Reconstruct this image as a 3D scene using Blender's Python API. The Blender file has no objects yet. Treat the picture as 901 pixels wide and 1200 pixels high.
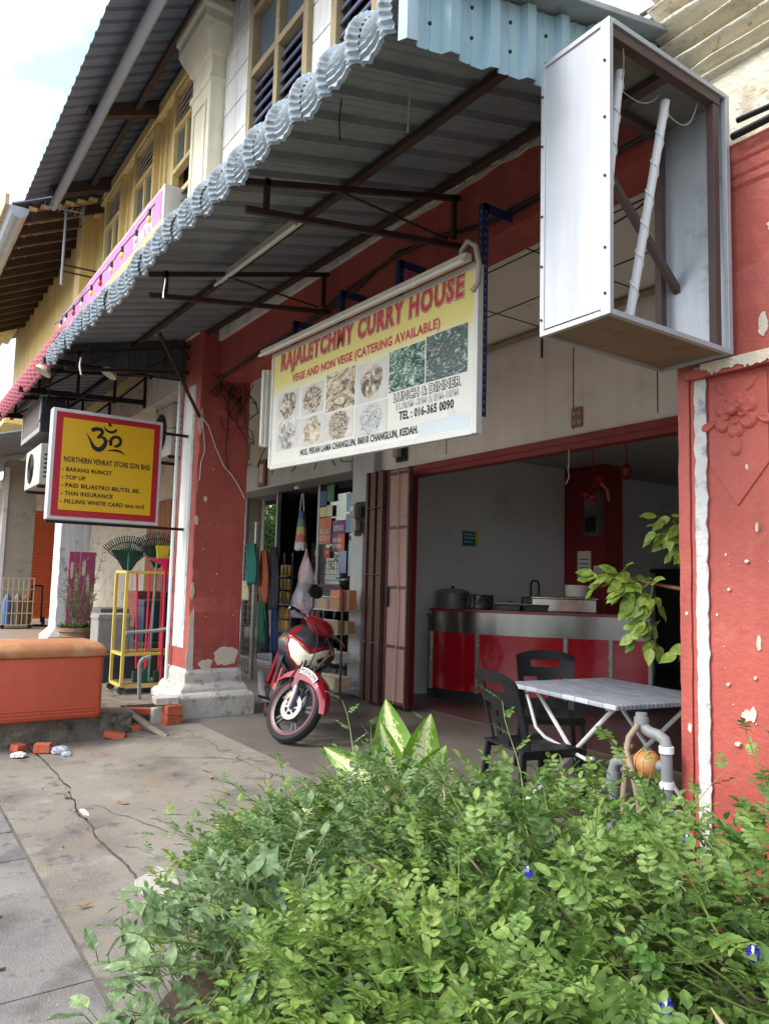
import bpy, bmesh, math, random
from mathutils import Vector, Matrix, noise
random.seed(7)
SC = bpy.context.scene
COL = SC.collection
R = math.radians

# ------------------------------------------------------------------ camera
def cam_setup():
    f, cx, cy, h = 880.0, 450.5, 600.0, 1.65
    roll, pitch = R(1.5), math.atan(83/880)
    up = Vector((math.sin(roll)*math.cos(pitch), -math.cos(roll)*math.cos(pitch), math.sin(pitch))).normalized()
    mx = Vector((-155-cx, 667-cy, f)).normalized()
    mx = (mx - up*mx.dot(up)).normalized()
    X = -mx; Z = up; Y = Z.cross(X)
    rot = Matrix((X, Y, Z))                       # camera (x right, y down, z forward) -> world
    r, d, fw = rot @ Vector((1,0,0)), rot @ Vector((0,1,0)), rot @ Vector((0,0,1))
    m = Matrix((r, -d, -fw)).transposed().to_4x4()
    m.translation = (0, 0, h)
    cd = bpy.data.cameras.new('camera'); co = bpy.data.objects.new('camera', cd)
    cd.sensor_width = 36; cd.lens = 36*f/1200; cd.clip_start = 0.05; cd.clip_end = 2000
    co.matrix_world = m; COL.objects.link(co); SC.camera = co
cam_setup()

# ------------------------------------------------------------------ sky, sun, exposure
SUN_EL, SUN_AZ = 46, 192        # azimuth measured clockwise from +Y
W = bpy.data.worlds.new('World'); SC.world = W; W.use_nodes = True
def world_setup():
    nt = W.node_tree; nt.nodes.clear(); N = nt.nodes.new; L = nt.links.new
    out = N('ShaderNodeOutputWorld'); bg = N('ShaderNodeBackground'); bg.inputs[1].default_value = 0.15
    sky = N('ShaderNodeTexSky'); sky.sky_type = 'NISHITA'; sky.sun_disc = False
    sky.sun_elevation = R(SUN_EL); sky.sun_rotation = R(SUN_AZ); sky.air_density = 1.2; sky.dust_density = 2.5; sky.ozone_density = 1.0
    tc = N('ShaderNodeTexCoord'); mp = N('ShaderNodeMapping'); mp.inputs['Scale'].default_value = (1.6, 1.6, 3.2)
    no = N('ShaderNodeTexNoise'); no.inputs['Scale'].default_value = 1.9; no.inputs['Detail'].default_value = 6; no.inputs['Roughness'].default_value = .55
    cr = N('ShaderNodeValToRGB'); cr.color_ramp.elements[0].position = .43; cr.color_ramp.elements[0].color = (.10,.10,.10,1); cr.color_ramp.elements[1].position = .70
    mx = N('ShaderNodeMixRGB'); mx.inputs[2].default_value = (5.6, 6.1, 6.8, 1)
    L(tc.outputs['Generated'], mp.inputs[0]); L(mp.outputs[0], no.inputs['Vector']); L(no.outputs['Fac'], cr.inputs[0])
    L(cr.outputs[0], mx.inputs[0]); L(sky.outputs[0], mx.inputs[1]); L(mx.outputs[0], bg.inputs[0]); L(bg.outputs[0], out.inputs[0])
world_setup()
def sun_setup():
    d = bpy.data.lights.new('sun', 'SUN'); d.energy = 1.2; d.angle = R(16); d.color = (1, .965, .92)
    o = bpy.data.objects.new('sun', d); COL.objects.link(o)
    el, az = R(SUN_EL), R(SUN_AZ)
    v = Vector((math.sin(az)*math.cos(el), math.cos(az)*math.cos(el), math.sin(el)))   # towards the sun
    o.rotation_euler = v.to_track_quat('Z', 'Y').to_euler(); o.location = v*60
sun_setup()
vs = SC.view_settings; vs.view_transform = 'Standard'; vs.look = 'None'; vs.exposure = 1.45; vs.gamma = 1; vs.use_curve_mapping = False
SC.cycles.use_denoising = True
SC.cycles.max_bounces = 8; SC.cycles.diffuse_bounces = 5; SC.cycles.transparent_max_bounces = 12

# ------------------------------------------------------------------ helpers
OFF = {}
class MB:
    def __init__(s): s.v = []; s.f = []; s.m = []
    def add(s, vs, fs, mi=0):
        b = len(s.v); s.v += [tuple(v) for v in vs]
        for f in fs: s.f.append([b+i for i in f]); s.m.append(mi)
        return s
    def box(s, x0, x1, y0, y1, z0, z1, mi=0):
        x0, x1 = sorted((x0,x1)); y0, y1 = sorted((y0,y1)); z0, z1 = sorted((z0,z1))
        return s.add([(x0,y0,z0),(x1,y0,z0),(x1,y1,z0),(x0,y1,z0),(x0,y0,z1),(x1,y0,z1),(x1,y1,z1),(x0,y1,z1)],
            [(0,3,2,1),(4,5,6,7),(0,1,5,4),(1,2,6,5),(2,3,7,6),(3,0,4,7)], mi)
    def obox(s, c, m, sx, sy, sz, mi=0):      # oriented box, m = 3x3 matrix or z angle
        if not isinstance(m, Matrix): m = Matrix.Rotation(m, 3, 'Z')
        k = MB().box(-sx/2, sx/2, -sy/2, sy/2, -sz/2, sz/2)
        return s.add([Vector(c) + m @ Vector(v) for v in k.v], k.f, mi)
    def bar(s, p0, p1, w, h=None, mi=0, up=(0,0,1)):   # rectangular bar between two points
        p0, p1 = Vector(p0), Vector(p1); h = h or w
        d = (p1-p0); L = d.length; d.normalize(); u = Vector(up)
        if abs(d.dot(u)) > .98: u = Vector((0,1,0))
        a = d.cross(u).normalized(); b = a.cross(d)
        m = Matrix((d, a, b)).transposed()
        return s.obox((p0+p1)/2, m, L, w, h, mi)
    def tube(s, pts, r, n=8, mi=0, caps=True, closed=False):
        pts = [Vector(p) for p in pts]; k = len(pts); rs = r if isinstance(r, (list,tuple)) else [r]*k
        vs = []; prev = None
        for i, p in enumerate(pts):
            if closed: t = pts[(i+1)%k] - pts[i-1]
            else: t = (pts[min(i+1,k-1)] - pts[max(i-1,0)])
            if t.length < 1e-9: t = Vector((0,0,1))
            t.normalize()
            if prev is None:
                u = Vector((0,0,1)) if abs(t.z) < .9 else Vector((1,0,0))
                a = t.cross(u).normalized()
            else:
                a = (prev - t*prev.dot(t))
                a = a.normalized() if a.length > 1e-6 else t.orthogonal().normalized()
            prev = a; b = t.cross(a)
            for j in range(n):
                an = 2*math.pi*j/n; vs.append(p + (a*math.cos(an) + b*math.sin(an))*rs[i])
        fs = []
        for i in range(k if closed else k-1):
            for j in range(n):
                i2 = (i+1)%k
                fs.append((i*n+j, i*n+(j+1)%n, i2*n+(j+1)%n, i2*n+j))
        if caps and not closed: fs += [tuple(range(n-1,-1,-1)), tuple(range((k-1)*n, k*n))]
        return s.add(vs, fs, mi)
    def lathe(s, prof, c=(0,0,0), n=24, mi=0, m=None):   # prof (r,z)
        c = Vector(c); vs = []; fs = []; k = len(prof)
        for r, z in prof:
            for j in range(n):
                a = 2*math.pi*j/n; v = Vector((r*math.cos(a), r*math.sin(a), z))
                vs.append(c + (m @ v if m else v))
        for i in range(k-1):
            for j in range(n): fs.append((i*n+j, i*n+(j+1)%n, (i+1)*n+(j+1)%n, (i+1)*n+j))
        if prof[0][0] > 1e-6: fs.append(tuple(range(n-1,-1,-1)))
        if prof[-1][0] > 1e-6: fs.append(tuple(range((k-1)*n, k*n)))
        return s.add(vs, fs, mi)
    def prism(s, poly, fn, d, mi=0):          # poly 2D, fn (u,v)->3D, d extrusion vector
        d = Vector(d); a = [Vector(fn(u,v)) for u,v in poly]; n = len(a)
        vs = a + [p+d for p in a]
        fs = [tuple(range(n)), tuple(range(2*n-1, n-1, -1))] + [(i, i+n, (i+1)%n+n, (i+1)%n) for i in range(n)]
        return s.add(vs, fs, mi)
    def grid(s, P, nu, nv, mask=None, mi=0):   # P(u,v) u,v in 0..1
        vs = [P(i/nu, j/nv) for j in range(nv+1) for i in range(nu+1)]
        fs = [(j*(nu+1)+i, j*(nu+1)+i+1, (j+1)*(nu+1)+i+1, (j+1)*(nu+1)+i) for j in range(nv) for i in range(nu) if mask is None or mask(i,j)]
        return s.add(vs, fs, mi)
    def xf(s, m, a=0):
        for i in range(a, len(s.v)): s.v[i] = tuple(m @ Vector(s.v[i]))
        return s
    def mesh(s, name, mats, smooth=False, bevel=0, seg=2, solid=0, recalc=True, subsurf=0):
        me = bpy.data.meshes.new(name); me.from_pydata(s.v, [], s.f)
        mats = mats if isinstance(mats, (list,tuple)) else [mats]
        for x in mats: me.materials.append(x)
        if len(mats) > 1: me.polygons.foreach_set('material_index', s.m)
        if bevel or solid or recalc:
            bm = bmesh.new(); bm.from_mesh(me)
            if recalc: 
                bmesh.ops.remove_doubles(bm, verts=bm.verts, dist=1e-6)
                bmesh.ops.recalc_face_normals(bm, faces=bm.faces)
            if solid: bmesh.ops.solidify(bm, geom=bm.faces[:], thickness=solid); bmesh.ops.recalc_face_normals(bm, faces=bm.faces)
            if bevel:
                ed = [e for e in bm.edges if len(e.link_faces) == 2 and e.calc_face_angle(0) > .5]
                bmesh.ops.bevel(bm, geom=ed, offset=bevel, segments=seg, profile=.5, affect='EDGES', clamp_overlap=True)
            bm.to_mesh(me); bm.free()
        if smooth:
            me.polygons.foreach_set('use_smooth', [True]*len(me.polygons))
            if smooth is not True: me.set_sharp_from_angle(angle=R(smooth))
        me.update()
        return me
    def build(s, name, mats, parent=None, smooth=False, **k):
        return link(name, s.mesh(name, mats, smooth, **k), parent)

def link(name, me, parent=None):
    o = bpy.data.objects.new(name, me); COL.objects.link(o)
    if parent is not None:
        o.parent = parent
        if parent.name in OFF: o.location = -OFF[parent.name]
    return o
def tag(o, label, cat, group=None):
    o['label'] = label; o['category'] = cat
    if group: o['group'] = group
    return o
def thing(name, label, cat, loc=(0,0,0), rotz=0, group=None, world=True, rot=None):
    """Empty at the thing's base; world=True means its parts are modelled in world coordinates"""
    o = bpy.data.objects.new(name, None); COL.objects.link(o); o.empty_display_size = .1
    o.location = loc
    if rot is not None: o.rotation_euler = rot
    else: o.rotation_euler = (0,0,rotz)
    tag(o, label, cat, group)
    if world: OFF[o.name] = Vector(loc)
    return o
def struct(o): o['kind'] = 'structure'; return o
def stuff(o): o['kind'] = 'stuff'; return o
def copy_tree(o, parent=None):
    c = o.copy(); COL.objects.link(c); c.parent = parent
    for ch in list(o.children): copy_tree(ch, c)
    return c
def arc(c, r, a0, a1, n, fn): return [fn(c[0]+r*math.cos(a0+(a1-a0)*i/n), c[1]+r*math.sin(a0+(a1-a0)*i/n)) for i in range(n+1)]
def sag(a, b, d, n=10, side=(0,0,0)):
    a, b = Vector(a), Vector(b); sd = Vector(side)
    return [a.lerp(b, i/n) + (Vector((0,0,-d)) + sd)*4*(i/n)*(1-i/n) for i in range(n+1)]
def wob(pts, a, seed=0):
    return [Vector(p) + a*noise.noise_vector(Vector(p)*4 + Vector((seed,0,0))) for p in pts]

def text_part(name, s, mat, parent, place, w=None, h=None, off=0.0, lift=0.0, shear=0.0, spacing=1.06):
    """flat lettering fitted to w x h; place(x, y, lift) -> 3D"""
    def raw(o_):
        cu = bpy.data.curves.new('lettering', 'FONT'); cu.body = s; cu.size = 1; cu.offset = o_; cu.resolution_u = 2; cu.fill_mode = 'FRONT'
        cu.space_character = spacing
        ob = bpy.data.objects.new('lettering', cu); COL.objects.link(ob)
        me = bpy.data.meshes.new_from_object(ob)
        vs = [v.co.copy() for v in me.vertices]; fs = [tuple(p.vertices) for p in me.polygons]
        bpy.data.objects.remove(ob); bpy.data.meshes.remove(me); bpy.data.curves.remove(cu)
        return vs, fs
    v0, _ = raw(0)
    xs = [v.x for v in v0]; ys = [v.y for v in v0]; x0, x1, y0, y1 = min(xs), max(xs), min(ys), max(ys)
    kx = w/(x1-x0) if w else None; ky = h/(y1-y0) if h else kx
    if kx is None: kx = ky
    vs, fs = raw(off)
    mb = MB(); mb.add([place((v.x-x0)*kx + shear*(v.y-y0)*ky, (v.y-y0)*ky, lift) for v in vs], fs)
    return mb.build(name, mat, parent, recalc=False)

# ------------------------------------------------------------------ materials
def lin(c): return tuple(((x/255)/12.92 if x/255 <= .04045 else ((x/255+.055)/1.055)**2.4) for x in c)
MATS = {}
def M(name, col, rough=.6, metal=0, var=.12, vs=3.0, dirt=None, spots=None, streak=None, bump=0, bs=30, coat=0, spec=.5, trans=0, alpha=1, emit=None, stretch=None, rnd=0):
    """col srgb 0-255. dirt/spots = (srgb, threshold, scale[, softness]); streak = (srgb, amount, scale)"""
    if name in MATS: return MATS[name]
    m = bpy.data.materials.new(name); m.use_nodes = True; nt = m.node_tree; N = nt.nodes.new; L = nt.links.new
    b = nt.nodes['Principled BSDF']
    c = lin(col); tc = N('ShaderNodeTexCoord'); vec = tc.outputs['Object']
    if stretch:
        mp = N('ShaderNodeMapping'); mp.inputs['Scale'].default_value = stretch; L(vec, mp.inputs[0]); sv = mp.outputs[0]
    else: sv = vec
    def nz(scale, det=5, rg=.6, v=None):
        n = N('ShaderNodeTexNoise'); n.inputs['Scale'].default_value = scale; n.inputs['Detail'].default_value = det; n.inputs['Roughness'].default_value = rg
        L(v or sv, n.inputs['Vector']); return n.outputs['Fac']
    cur = None
    mx = N('ShaderNodeMixRGB'); mx.inputs[1].default_value = (*[x*(1-var) for x in c], 1); mx.inputs[2].default_value = (*[min(1, x*(1+var)) for x in c], 1)
    rp = N('ShaderNodeMapRange'); rp.inputs[1].default_value = .3; rp.inputs[2].default_value = .7
    L(nz(vs), rp.inputs[0]); L(rp.outputs[0], mx.inputs[0]); cur = mx.outputs[0]
    def layer(cur, colr, fac):
        k = N('ShaderNodeMixRGB'); L(cur, k.inputs[1]); k.inputs[2].default_value = (*lin(colr), 1); L(fac, k.inputs[0]); return k.outputs[0]
    def thr(src, t, soft):
        r_ = N('ShaderNodeMapRange'); r_.inputs[1].default_value = t; r_.inputs[2].default_value = t+soft; L(src, r_.inputs[0]); return r_.outputs[0]
    if streak:
        mp = N('ShaderNodeMapping'); mp.inputs['Scale'].default_value = (1,1,.08); L(vec, mp.inputs[0])
        f = thr(nz(streak[2], 4, .6, mp.outputs[0]), .42, .3); q = N('ShaderNodeMath'); q.operation = 'MULTIPLY'; q.inputs[1].default_value = streak[1]; L(f, q.inputs[0])
        cur = layer(cur, streak[0], q.outputs[0])
    for kd in (dirt, spots):
        for d in ([kd] if kd and not isinstance(kd, list) else (kd or [])):
            cur = layer(cur, d[0], thr(nz(d[2], 7, .62), d[1], d[3] if len(d) > 3 else (.25 if kd is dirt else .015)))
    if rnd:
        oi = N('ShaderNodeObjectInfo'); hs = N('ShaderNodeHueSaturation'); r_ = N('ShaderNodeMapRange'); r_.inputs[3].default_value = 1-rnd; r_.inputs[4].default_value = 1+rnd
        L(oi.outputs['Random'], r_.inputs[0]); L(r_.outputs[0], hs.inputs['Value']); L(cur, hs.inputs['Color']); cur = hs.outputs[0]
    L(cur, b.inputs['Base Color'])
    rr = N('ShaderNodeMapRange'); rr.inputs[3].default_value = max(.02, rough-.1); rr.inputs[4].default_value = min(1, rough+.1); L(nz(vs*3), rr.inputs[0]); L(rr.outputs[0], b.inputs['Roughness'])
    b.inputs['Metallic'].default_value = metal; b.inputs['Coat Weight'].default_value = coat; b.inputs['Specular IOR Level'].default_value = spec
    if trans: b.inputs['Transmission Weight'].default_value = trans
    b.inputs['Alpha'].default_value = alpha
    if emit: b.inputs['Emission Color'].default_value = (*lin(emit[0]),1); b.inputs['Emission Strength'].default_value = emit[1]
    if bump:
        bp = N('ShaderNodeBump'); bp.inputs['Strength'].default_value = bump; bp.inputs['Distance'].default_value = .02
        L(nz(bs, 8, .65), bp.inputs['Height']); L(bp.outputs[0], b.inputs['Normal'])
    MATS[name] = m
    return m
def leaf_mat(name, c1, c2, scale=7, trans=.3, rough=.45, back=None):
    m = bpy.data.materials.new(name); m.use_nodes = True; nt = m.node_tree; N = nt.nodes.new; L = nt.links.new
    b = nt.nodes['Principled BSDF']; out = nt.nodes['Material Output']
    g = N('ShaderNodeNewGeometry'); no = N('ShaderNodeTexNoise'); no.inputs['Scale'].default_value = scale; no.inputs['Detail'].default_value = 3; L(g.outputs['Position'], no.inputs['Vector'])
    mr = N('ShaderNodeMapRange'); mr.inputs[1].default_value = .33; mr.inputs[2].default_value = .67; L(no.outputs['Fac'], mr.inputs[0])
    mx = N('ShaderNodeMixRGB'); mx.inputs[1].default_value = (*lin(c1),1); mx.inputs[2].default_value = (*lin(c2),1); L(mr.outputs[0], mx.inputs[0])
    at = N('ShaderNodeMixRGB'); at.blend_type = 'MULTIPLY'; at.inputs[0].default_value = 1
    n2 = N('ShaderNodeTexNoise'); n2.inputs['Scale'].default_value = 45; n2.inputs['Detail'].default_value = 1; L(g.outputs['Position'], n2.inputs['Vector'])
    m2 = N('ShaderNodeMapRange'); m2.inputs[1].default_value = .3; m2.inputs[2].default_value = .7; m2.inputs[3].default_value = .72; m2.inputs[4].default_value = 1.25; L(n2.outputs['Fac'], m2.inputs[0])
    L(mx.outputs[0], at.inputs[1]); L(m2.outputs[0], at.inputs[2])
    L(at.outputs[0], b.inputs['Base Color']); b.inputs['Roughness'].default_value = rough; b.inputs['Specular IOR Level'].default_value = .4
    tr = N('ShaderNodeBsdfTranslucent'); L(at.outputs[0], tr.inputs[0]); ms = N('ShaderNodeMixShader'); ms.inputs[0].default_value = trans
    L(b.outputs[0], ms.inputs[1]); L(tr.outputs[0], ms.inputs[2]); L(ms.outputs[0], out.inputs[0])
    MATS[name] = m
    return m
def glass_mat(name, tint, refl=.18, rough=.0):
    m = bpy.data.materials.new(name); m.use_nodes = True; nt = m.node_tree; N = nt.nodes.new; L = nt.links.new
    nt.nodes.remove(nt.nodes['Principled BSDF']); out = nt.nodes['Material Output']
    t = N('ShaderNodeBsdfTransparent'); t.inputs[0].default_value = (*lin(tint),1); g = N('ShaderNodeBsdfGlossy'); g.inputs['Roughness'].default_value = rough
    lw = N('ShaderNodeLayerWeight'); lw.inputs[0].default_value = .35; mr = N('ShaderNodeMapRange'); mr.inputs[3].default_value = refl; mr.inputs[4].default_value = .9; L(lw.outputs['Fresnel'], mr.inputs[0])
    ms = N('ShaderNodeMixShader'); L(mr.outputs[0], ms.inputs[0]); L(t.outputs[0], ms.inputs[1]); L(g.outputs[0], ms.inputs[2]); L(ms.outputs[0], out.inputs[0])
    MATS[name] = m
    return m
# palette ---------------------------------------------------------------------
red_p   = M('red_paint', (172,82,70), .62, var=.12, vs=2.2, dirt=[((146,62,56),.52,1.4,.3),((190,110,100),.56,5,.3)], spots=((222,208,190),.775,11), streak=((128,50,46),.4,7), bump=.35, bs=28)
red_in  = M('red_paint_dark', (128,26,30), .5, var=.12, vs=2, bump=.1)
plaster = M('old_plaster', (206,198,182), .85, var=.12, vs=4, dirt=((140,126,104),.55,3), bump=.5, bs=18)
cream_w = M('worn_cream', (216,208,186), .9, var=.12, vs=4, dirt=[((172,162,140),.55,6,.12),((222,214,190),.5,2.5,.3)], spots=[((112,106,98),.66,5,.03),((176,160,128),.62,18,.05)], bump=1, bs=30)
white_w = M('whitewash', (226,226,222), .8, var=.06, vs=2, streak=((150,146,138),.5,9), dirt=((168,162,150),.6,4), bump=.25, bs=22)
cream_p = M('cream_paint', (222,206,160), .7, var=.07, vs=2, dirt=((178,158,112),.6,3), bump=.15)
yellow_p= M('yellow_wall', (234,206,138), .75, var=.08, vs=1.2, streak=((170,128,58),.45,5), bump=.15)
yellow_t= M('yellow_timber', (234,208,142), .65, var=.12, vs=3, dirt=((166,132,76),.60,6), bump=.2)
beige_w = M('beige_board', (228,222,214), .85, var=.05, vs=1.0, dirt=((192,180,166),.56,1.6,.25), streak=((196,186,174),.3,5), bump=.1)
ceil_m  = M('ceiling_board', (222,216,204), .85, var=.05, vs=1.3, dirt=((150,134,112),.58,2,.25))
grey_w  = M('grey_wall', (208,208,204), .8, var=.05, vs=.8, dirt=((164,162,154),.55,1.3,.3), bump=.1)
conc    = M('concrete_apron', (138,131,119), .88, var=.15, vs=1.1, dirt=[((104,98,90),.48,1.7,.22),((146,126,94),.54,.9,.2),((84,80,74),.57,5,.15),((78,74,68),.58,.8,.15),((156,150,140),.60,2.8,.12),((172,148,92),.70,2.1,.08)], spots=[((170,164,154),.64,42,.04),((74,70,64),.65,34,.03),((70,66,60),.70,12,.02)], bump=.6, bs=120)
conc_s  = M('paving_slab', (132,128,122), .88, var=.16, vs=2.4, dirt=[((98,93,87),.50,2.6,.18),((120,114,104),.55,1.2,.15),((84,80,75),.60,6,.12)], spots=[((84,80,76),.65,40,.03),((160,154,146),.66,33,.03),((78,74,70),.69,9,.02)], bump=.6, bs=120, rnd=.07)
conc_d  = M('walkway_concrete', (112,106,98), .38, var=.2, vs=1.6, dirt=((122,114,102),.56,1.2,.2), bump=.15, bs=40)
tile_r  = M('restaurant_floor', (100,76,68), .35, var=.2, vs=3, dirt=((102,86,76),.6,2), bump=.05)
conc_k  = M('rough_kerb', (116,106,92), .95, var=.25, vs=5, dirt=[((70,64,52),.52,6,.15),((150,140,124),.6,9,.1)], bump=1, bs=22)
ground_m= M('ground_asphalt', (70,68,66), .9, var=.12, vs=2, bump=.3, bs=60)
soil_m  = M('soil', (70,56,42), .95, var=.3, vs=12, bump=.8, bs=40)
steel   = M('rusty_steel', (70,50,43), .75, .3, var=.25, vs=5, dirt=((58,36,30),.5,7), bump=.25, bs=50)
dark_st = M('dark_steel', (38,36,36), .6, .4, var=.2)
galv    = M('galvanised_sheet', (160,166,170), .5, .35, var=.08, vs=3, streak=((112,104,98),.5,6), bump=.05)
soffitm = M('awning_sheet', (134,140,144), .55, .25, var=.07, vs=2, streak=((96,92,88),.3,5), dirt=((106,94,84),.62,2,.2))
curl_m  = M('curled_sheet', (142,154,162), .6, .2, var=.15, vs=6, dirt=[((104,104,102),.52,9,.15),((190,198,200),.58,6,.15),((120,96,80),.68,5,.08)], bump=.3, bs=60)
blue_sh = M('pale_blue_sheet', (132,160,168), .55, .15, var=.1, vs=3, streak=((170,192,198),.6,7), dirt=((120,146,152),.6,3))
wood_o  = M('olive_timber', (150,132,98), .7, var=.15, vs=5, dirt=((110,92,66),.55,6), bump=.3)
navy    = M('navy_louvre', (92,98,124), .55, var=.15, vs=5, dirt=((92,94,104),.58,6))
dark_r  = M('dark_roof_timber', (72,54,42), .85, var=.25, vs=4, bump=.3)
roof_g  = M('roof_sheet', (104,112,124), .6, .2, var=.08, vs=1.5, streak=((80,84,92),.4,3))
gut_m   = M('gutter', (172,178,180), .55, .1, var=.07, dirt=((132,130,124),.58,3))
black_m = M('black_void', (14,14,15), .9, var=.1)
brick_m = M('brick', (186,92,62), .9, var=.18, vs=9, dirt=((150,110,90),.55,14), bump=.7, bs=40)
pink_m  = M('pink_print', (206,128,178), .5, var=.08)
white_p = M('white_enamel', (216,220,222), .4, var=.04, vs=2, dirt=((180,178,172),.63,3))
win_gl  = M('window_glass', (92,104,116), .12, var=.2, vs=2, spec=.8)
paper_w = M('paper_white', (226,224,216), .7, var=.04)
black_p = M('black_print', (22,20,22), .6, var=.1)
mossgap = M('joint_dirt', (100,92,80), .95, var=.3, vs=10)

# ground ----------------------------------------------------------------------
def flat(name, poly, z, mat):
    mb = MB(); mb.add([(x,y,z) for x,y in poly], [tuple(range(len(poly)))])
    return struct(mb.build(name, mat))
flat('ground', [(-400,-400),(400,-400),(400,400),(-400,400)], -.06, ground_m)
# pavement of large slabs, each with a lifting hole
pv = MB(); pv.box(-14,3,-2.4,.88,-.05,-.012)
pavement = struct(pv.build('pavement', mossgap))
def slab(x0, x1, y0, y1, z, hole=None):
    mb = MB(); zb = -.01
    if hole is None: return mb.box(x0,x1,y0,y1,zb,z)
    hx, hy, s = hole; a, b, c, d = hx-s, hx+s, hy-s, hy+s
    xs = [x0,a,b,x1]; ys = [y0,c,d,y1]
    vs = [(x,y,z) for y in ys for x in xs]; fs = [(j*4+i, j*4+i+1, j*4+i+5, j*4+i+4) for j in range(3) for i in range(3) if not (i==1 and j==1)]
    mb.add(vs, fs)
    mb.add([(a,c,z),(b,c,z),(b,d,z),(a,d,z),(a,c,-.009),(b,c,-.009),(b,d,-.009),(a,d,-.009)], [(0,1,5,4),(1,2,6,5),(2,3,7,6),(3,0,4,7)])
    mb.add([(x0,y0,z),(x1,y0,z),(x1,y1,z),(x0,y1,z),(x0,y0,zb),(x1,y0,zb),(x1,y1,zb),(x0,y1,zb)], [(0,4,5,1),(1,5,6,2),(2,6,7,3),(3,7,4,0)])
    return mb
xs = [-3.27 - .517*i for i in range(-10, 20)]
for i, x in enumerate(xs):
    for (y0, y1) in ((-.04,.872),(-.96,-.052)):
        z = .028 + random.uniform(-.004,.004)
        h = (x-.26+random.uniform(-.06,.06), .60+random.uniform(-.06,.06), .017) if y0 > -.1 and i % 5 != 2 else None
        slab(x-.517+.006, x, y0, y1, z, h).build('paving_slab', conc_s, pavement)
# apron: concrete ramp rising to the walkway, in two pours with a crack between
def crk(x): return 1.345 + .05*math.sin(x*1.7+.6) + .035*noise.noise(Vector((x*3,0,0))) + .018*noise.noise(Vector((x*11,3,0)))
def apz(x, y):
    t = max(0, min(1, (y-1.3)/1.6)); return .035 + .085*t*t*(3-2*t) + .010*noise.noise(Vector((x*.8,y*.8,2)))
mb = MB(); mb.grid(lambda u,v: (-7.75+9.75*u, .885+v*(crk(-7.75+9.75*u)-.004-.885), apz(-7.75+9.75*u,.885+v*.46)), 150, 6)
a1 = struct(mb.build('apron', conc, smooth=True, recalc=False))
mb = MB()
def ap2(u,v):
    x = -8.15+10.15*u; y0 = crk(x)+.002; y = y0+(2.98-y0)*v; return (x, y, apz(x,y)+.007+.006*math.exp(-(y-y0)*6))
mb.grid(ap2, 150, 18); struct(mb.build('apron', conc, smooth=True, recalc=False))
mb = MB(); mb.box(-8.2,2,.87,3.0,-.05,.027); struct(mb.build('apron_bedding', mossgap))
# finer cracks filled with dirt
def crack(pts, w=.006, zf=apz):
    mb = MB(); vs = []; n = len(pts)
    for i,(x,y) in enumerate(pts):
        a = Vector(pts[max(0,i-1)]); b = Vector(pts[min(n-1,i+1)]); t = (b-a).normalized(); nn = Vector((-t.y,t.x)); ww = w*random.uniform(.4,1.3)
        for s in (-1,1): vs.append((x+nn.x*ww*s, y+nn.y*ww*s, zf(x,y)+.0115))
    mb.add(vs, [(2*i,2*i+1,2*i+3,2*i+2) for i in range(n-1)])
    return mb
def jag(a, b, n=22, am=.05, sd=0):
    a, b = Vector(a), Vector(b); t = (b-a); nn = Vector((-t.y,t.x)).normalized()
    return [tuple(a.lerp(b,i/n) + nn*am*(noise.noise(Vector((i*.35,sd,0)))+.5*noise.noise(Vector((i*.9,sd,5))))) for i in range(n+1)]
for pts in (jag((-5.6,1.42),(-4.6,1.75),16,.03,1), jag((-7.5,2.75),(-5.4,2.72),26,.10,4), jag((-6.6,2.2),(-5.9,2.9),14,.06,9)):
    struct(crack(pts, .005).build('crack', mossgap))
# pale repair patch
pt = [(-4.14,1.29),(-4.20,1.38),(-4.27,1.45),(-4.12,1.50),(-3.96,1.47),(-3.86,1.42),(-3.72,1.33),(-3.76,1.27),(-3.92,1.28),(-4.02,1.26)]
mb = MB(); mb.prism(pt, lambda u,v:(u,v,apz(u,v)+.019), (0,0,-.02))
struct(mb.build('repair_patch', M('pale_mortar', (172,167,158), .9, var=.1, vs=6, dirt=((160,152,140),.6,9), bump=.6, bs=40), bevel=.003))
# walkway in front of the restaurant, restaurant floor
mb = MB(); mb.box(-14.5,2,2.98,5.72,-.05,.124); struct(mb.build('walkway', conc_d))
mb = MB(); mb.box(-8.5,2,5.72,14,-.05,.14); mb.box(-14.6,-8.51,5.722,12,-.05,.15); struct(mb.build('restaurant_floor', tile_r))
# raised store platform with a broken kerb
mb = MB()
def kf(u,v): 
    y = .55+1.75*u; x = -7.78 + .05*noise.noise(Vector((y*3,v*2,0))) + .03*noise.noise(Vector((y*9,v*6,0))) + .05*(1-v); return (x, y, -.03+.315*v)
mb.grid(kf, 40, 8); mb.grid(lambda u,v:(-15.6+ (kf(v,1)[0]+15.6)*u, .55+1.75*v, .285), 6, 40)
mb.box(-15.6,-8.25,2.31,3.35,-.05,.282); mb.box(-15.6,-7.85,.5,.56,-.05,.28)
struct(mb.build('store_platform', conc_k, recalc=False))
mb = MB(); mb.box(-26,-15.65,1.2,6,-.05,.36); struct(mb.build('tiled_walkway', M('floor_tile', (150,132,116), .5, var=.1, vs=4)))
tl = M('terracotta_tile', (196,140,92), .5, var=.1, rnd=.08)
tp = struct(MB().box(-26,-15.66,.98,1.19,-.05,.30).build('tile_kerb', conc_k))
for i in range(22):
    MB().box(-15.9-.46*i,-15.45-.46*i-.0,1.2,1.62,.35,.372).build('tile', tl, tp, bevel=.004, seg=1)

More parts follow.
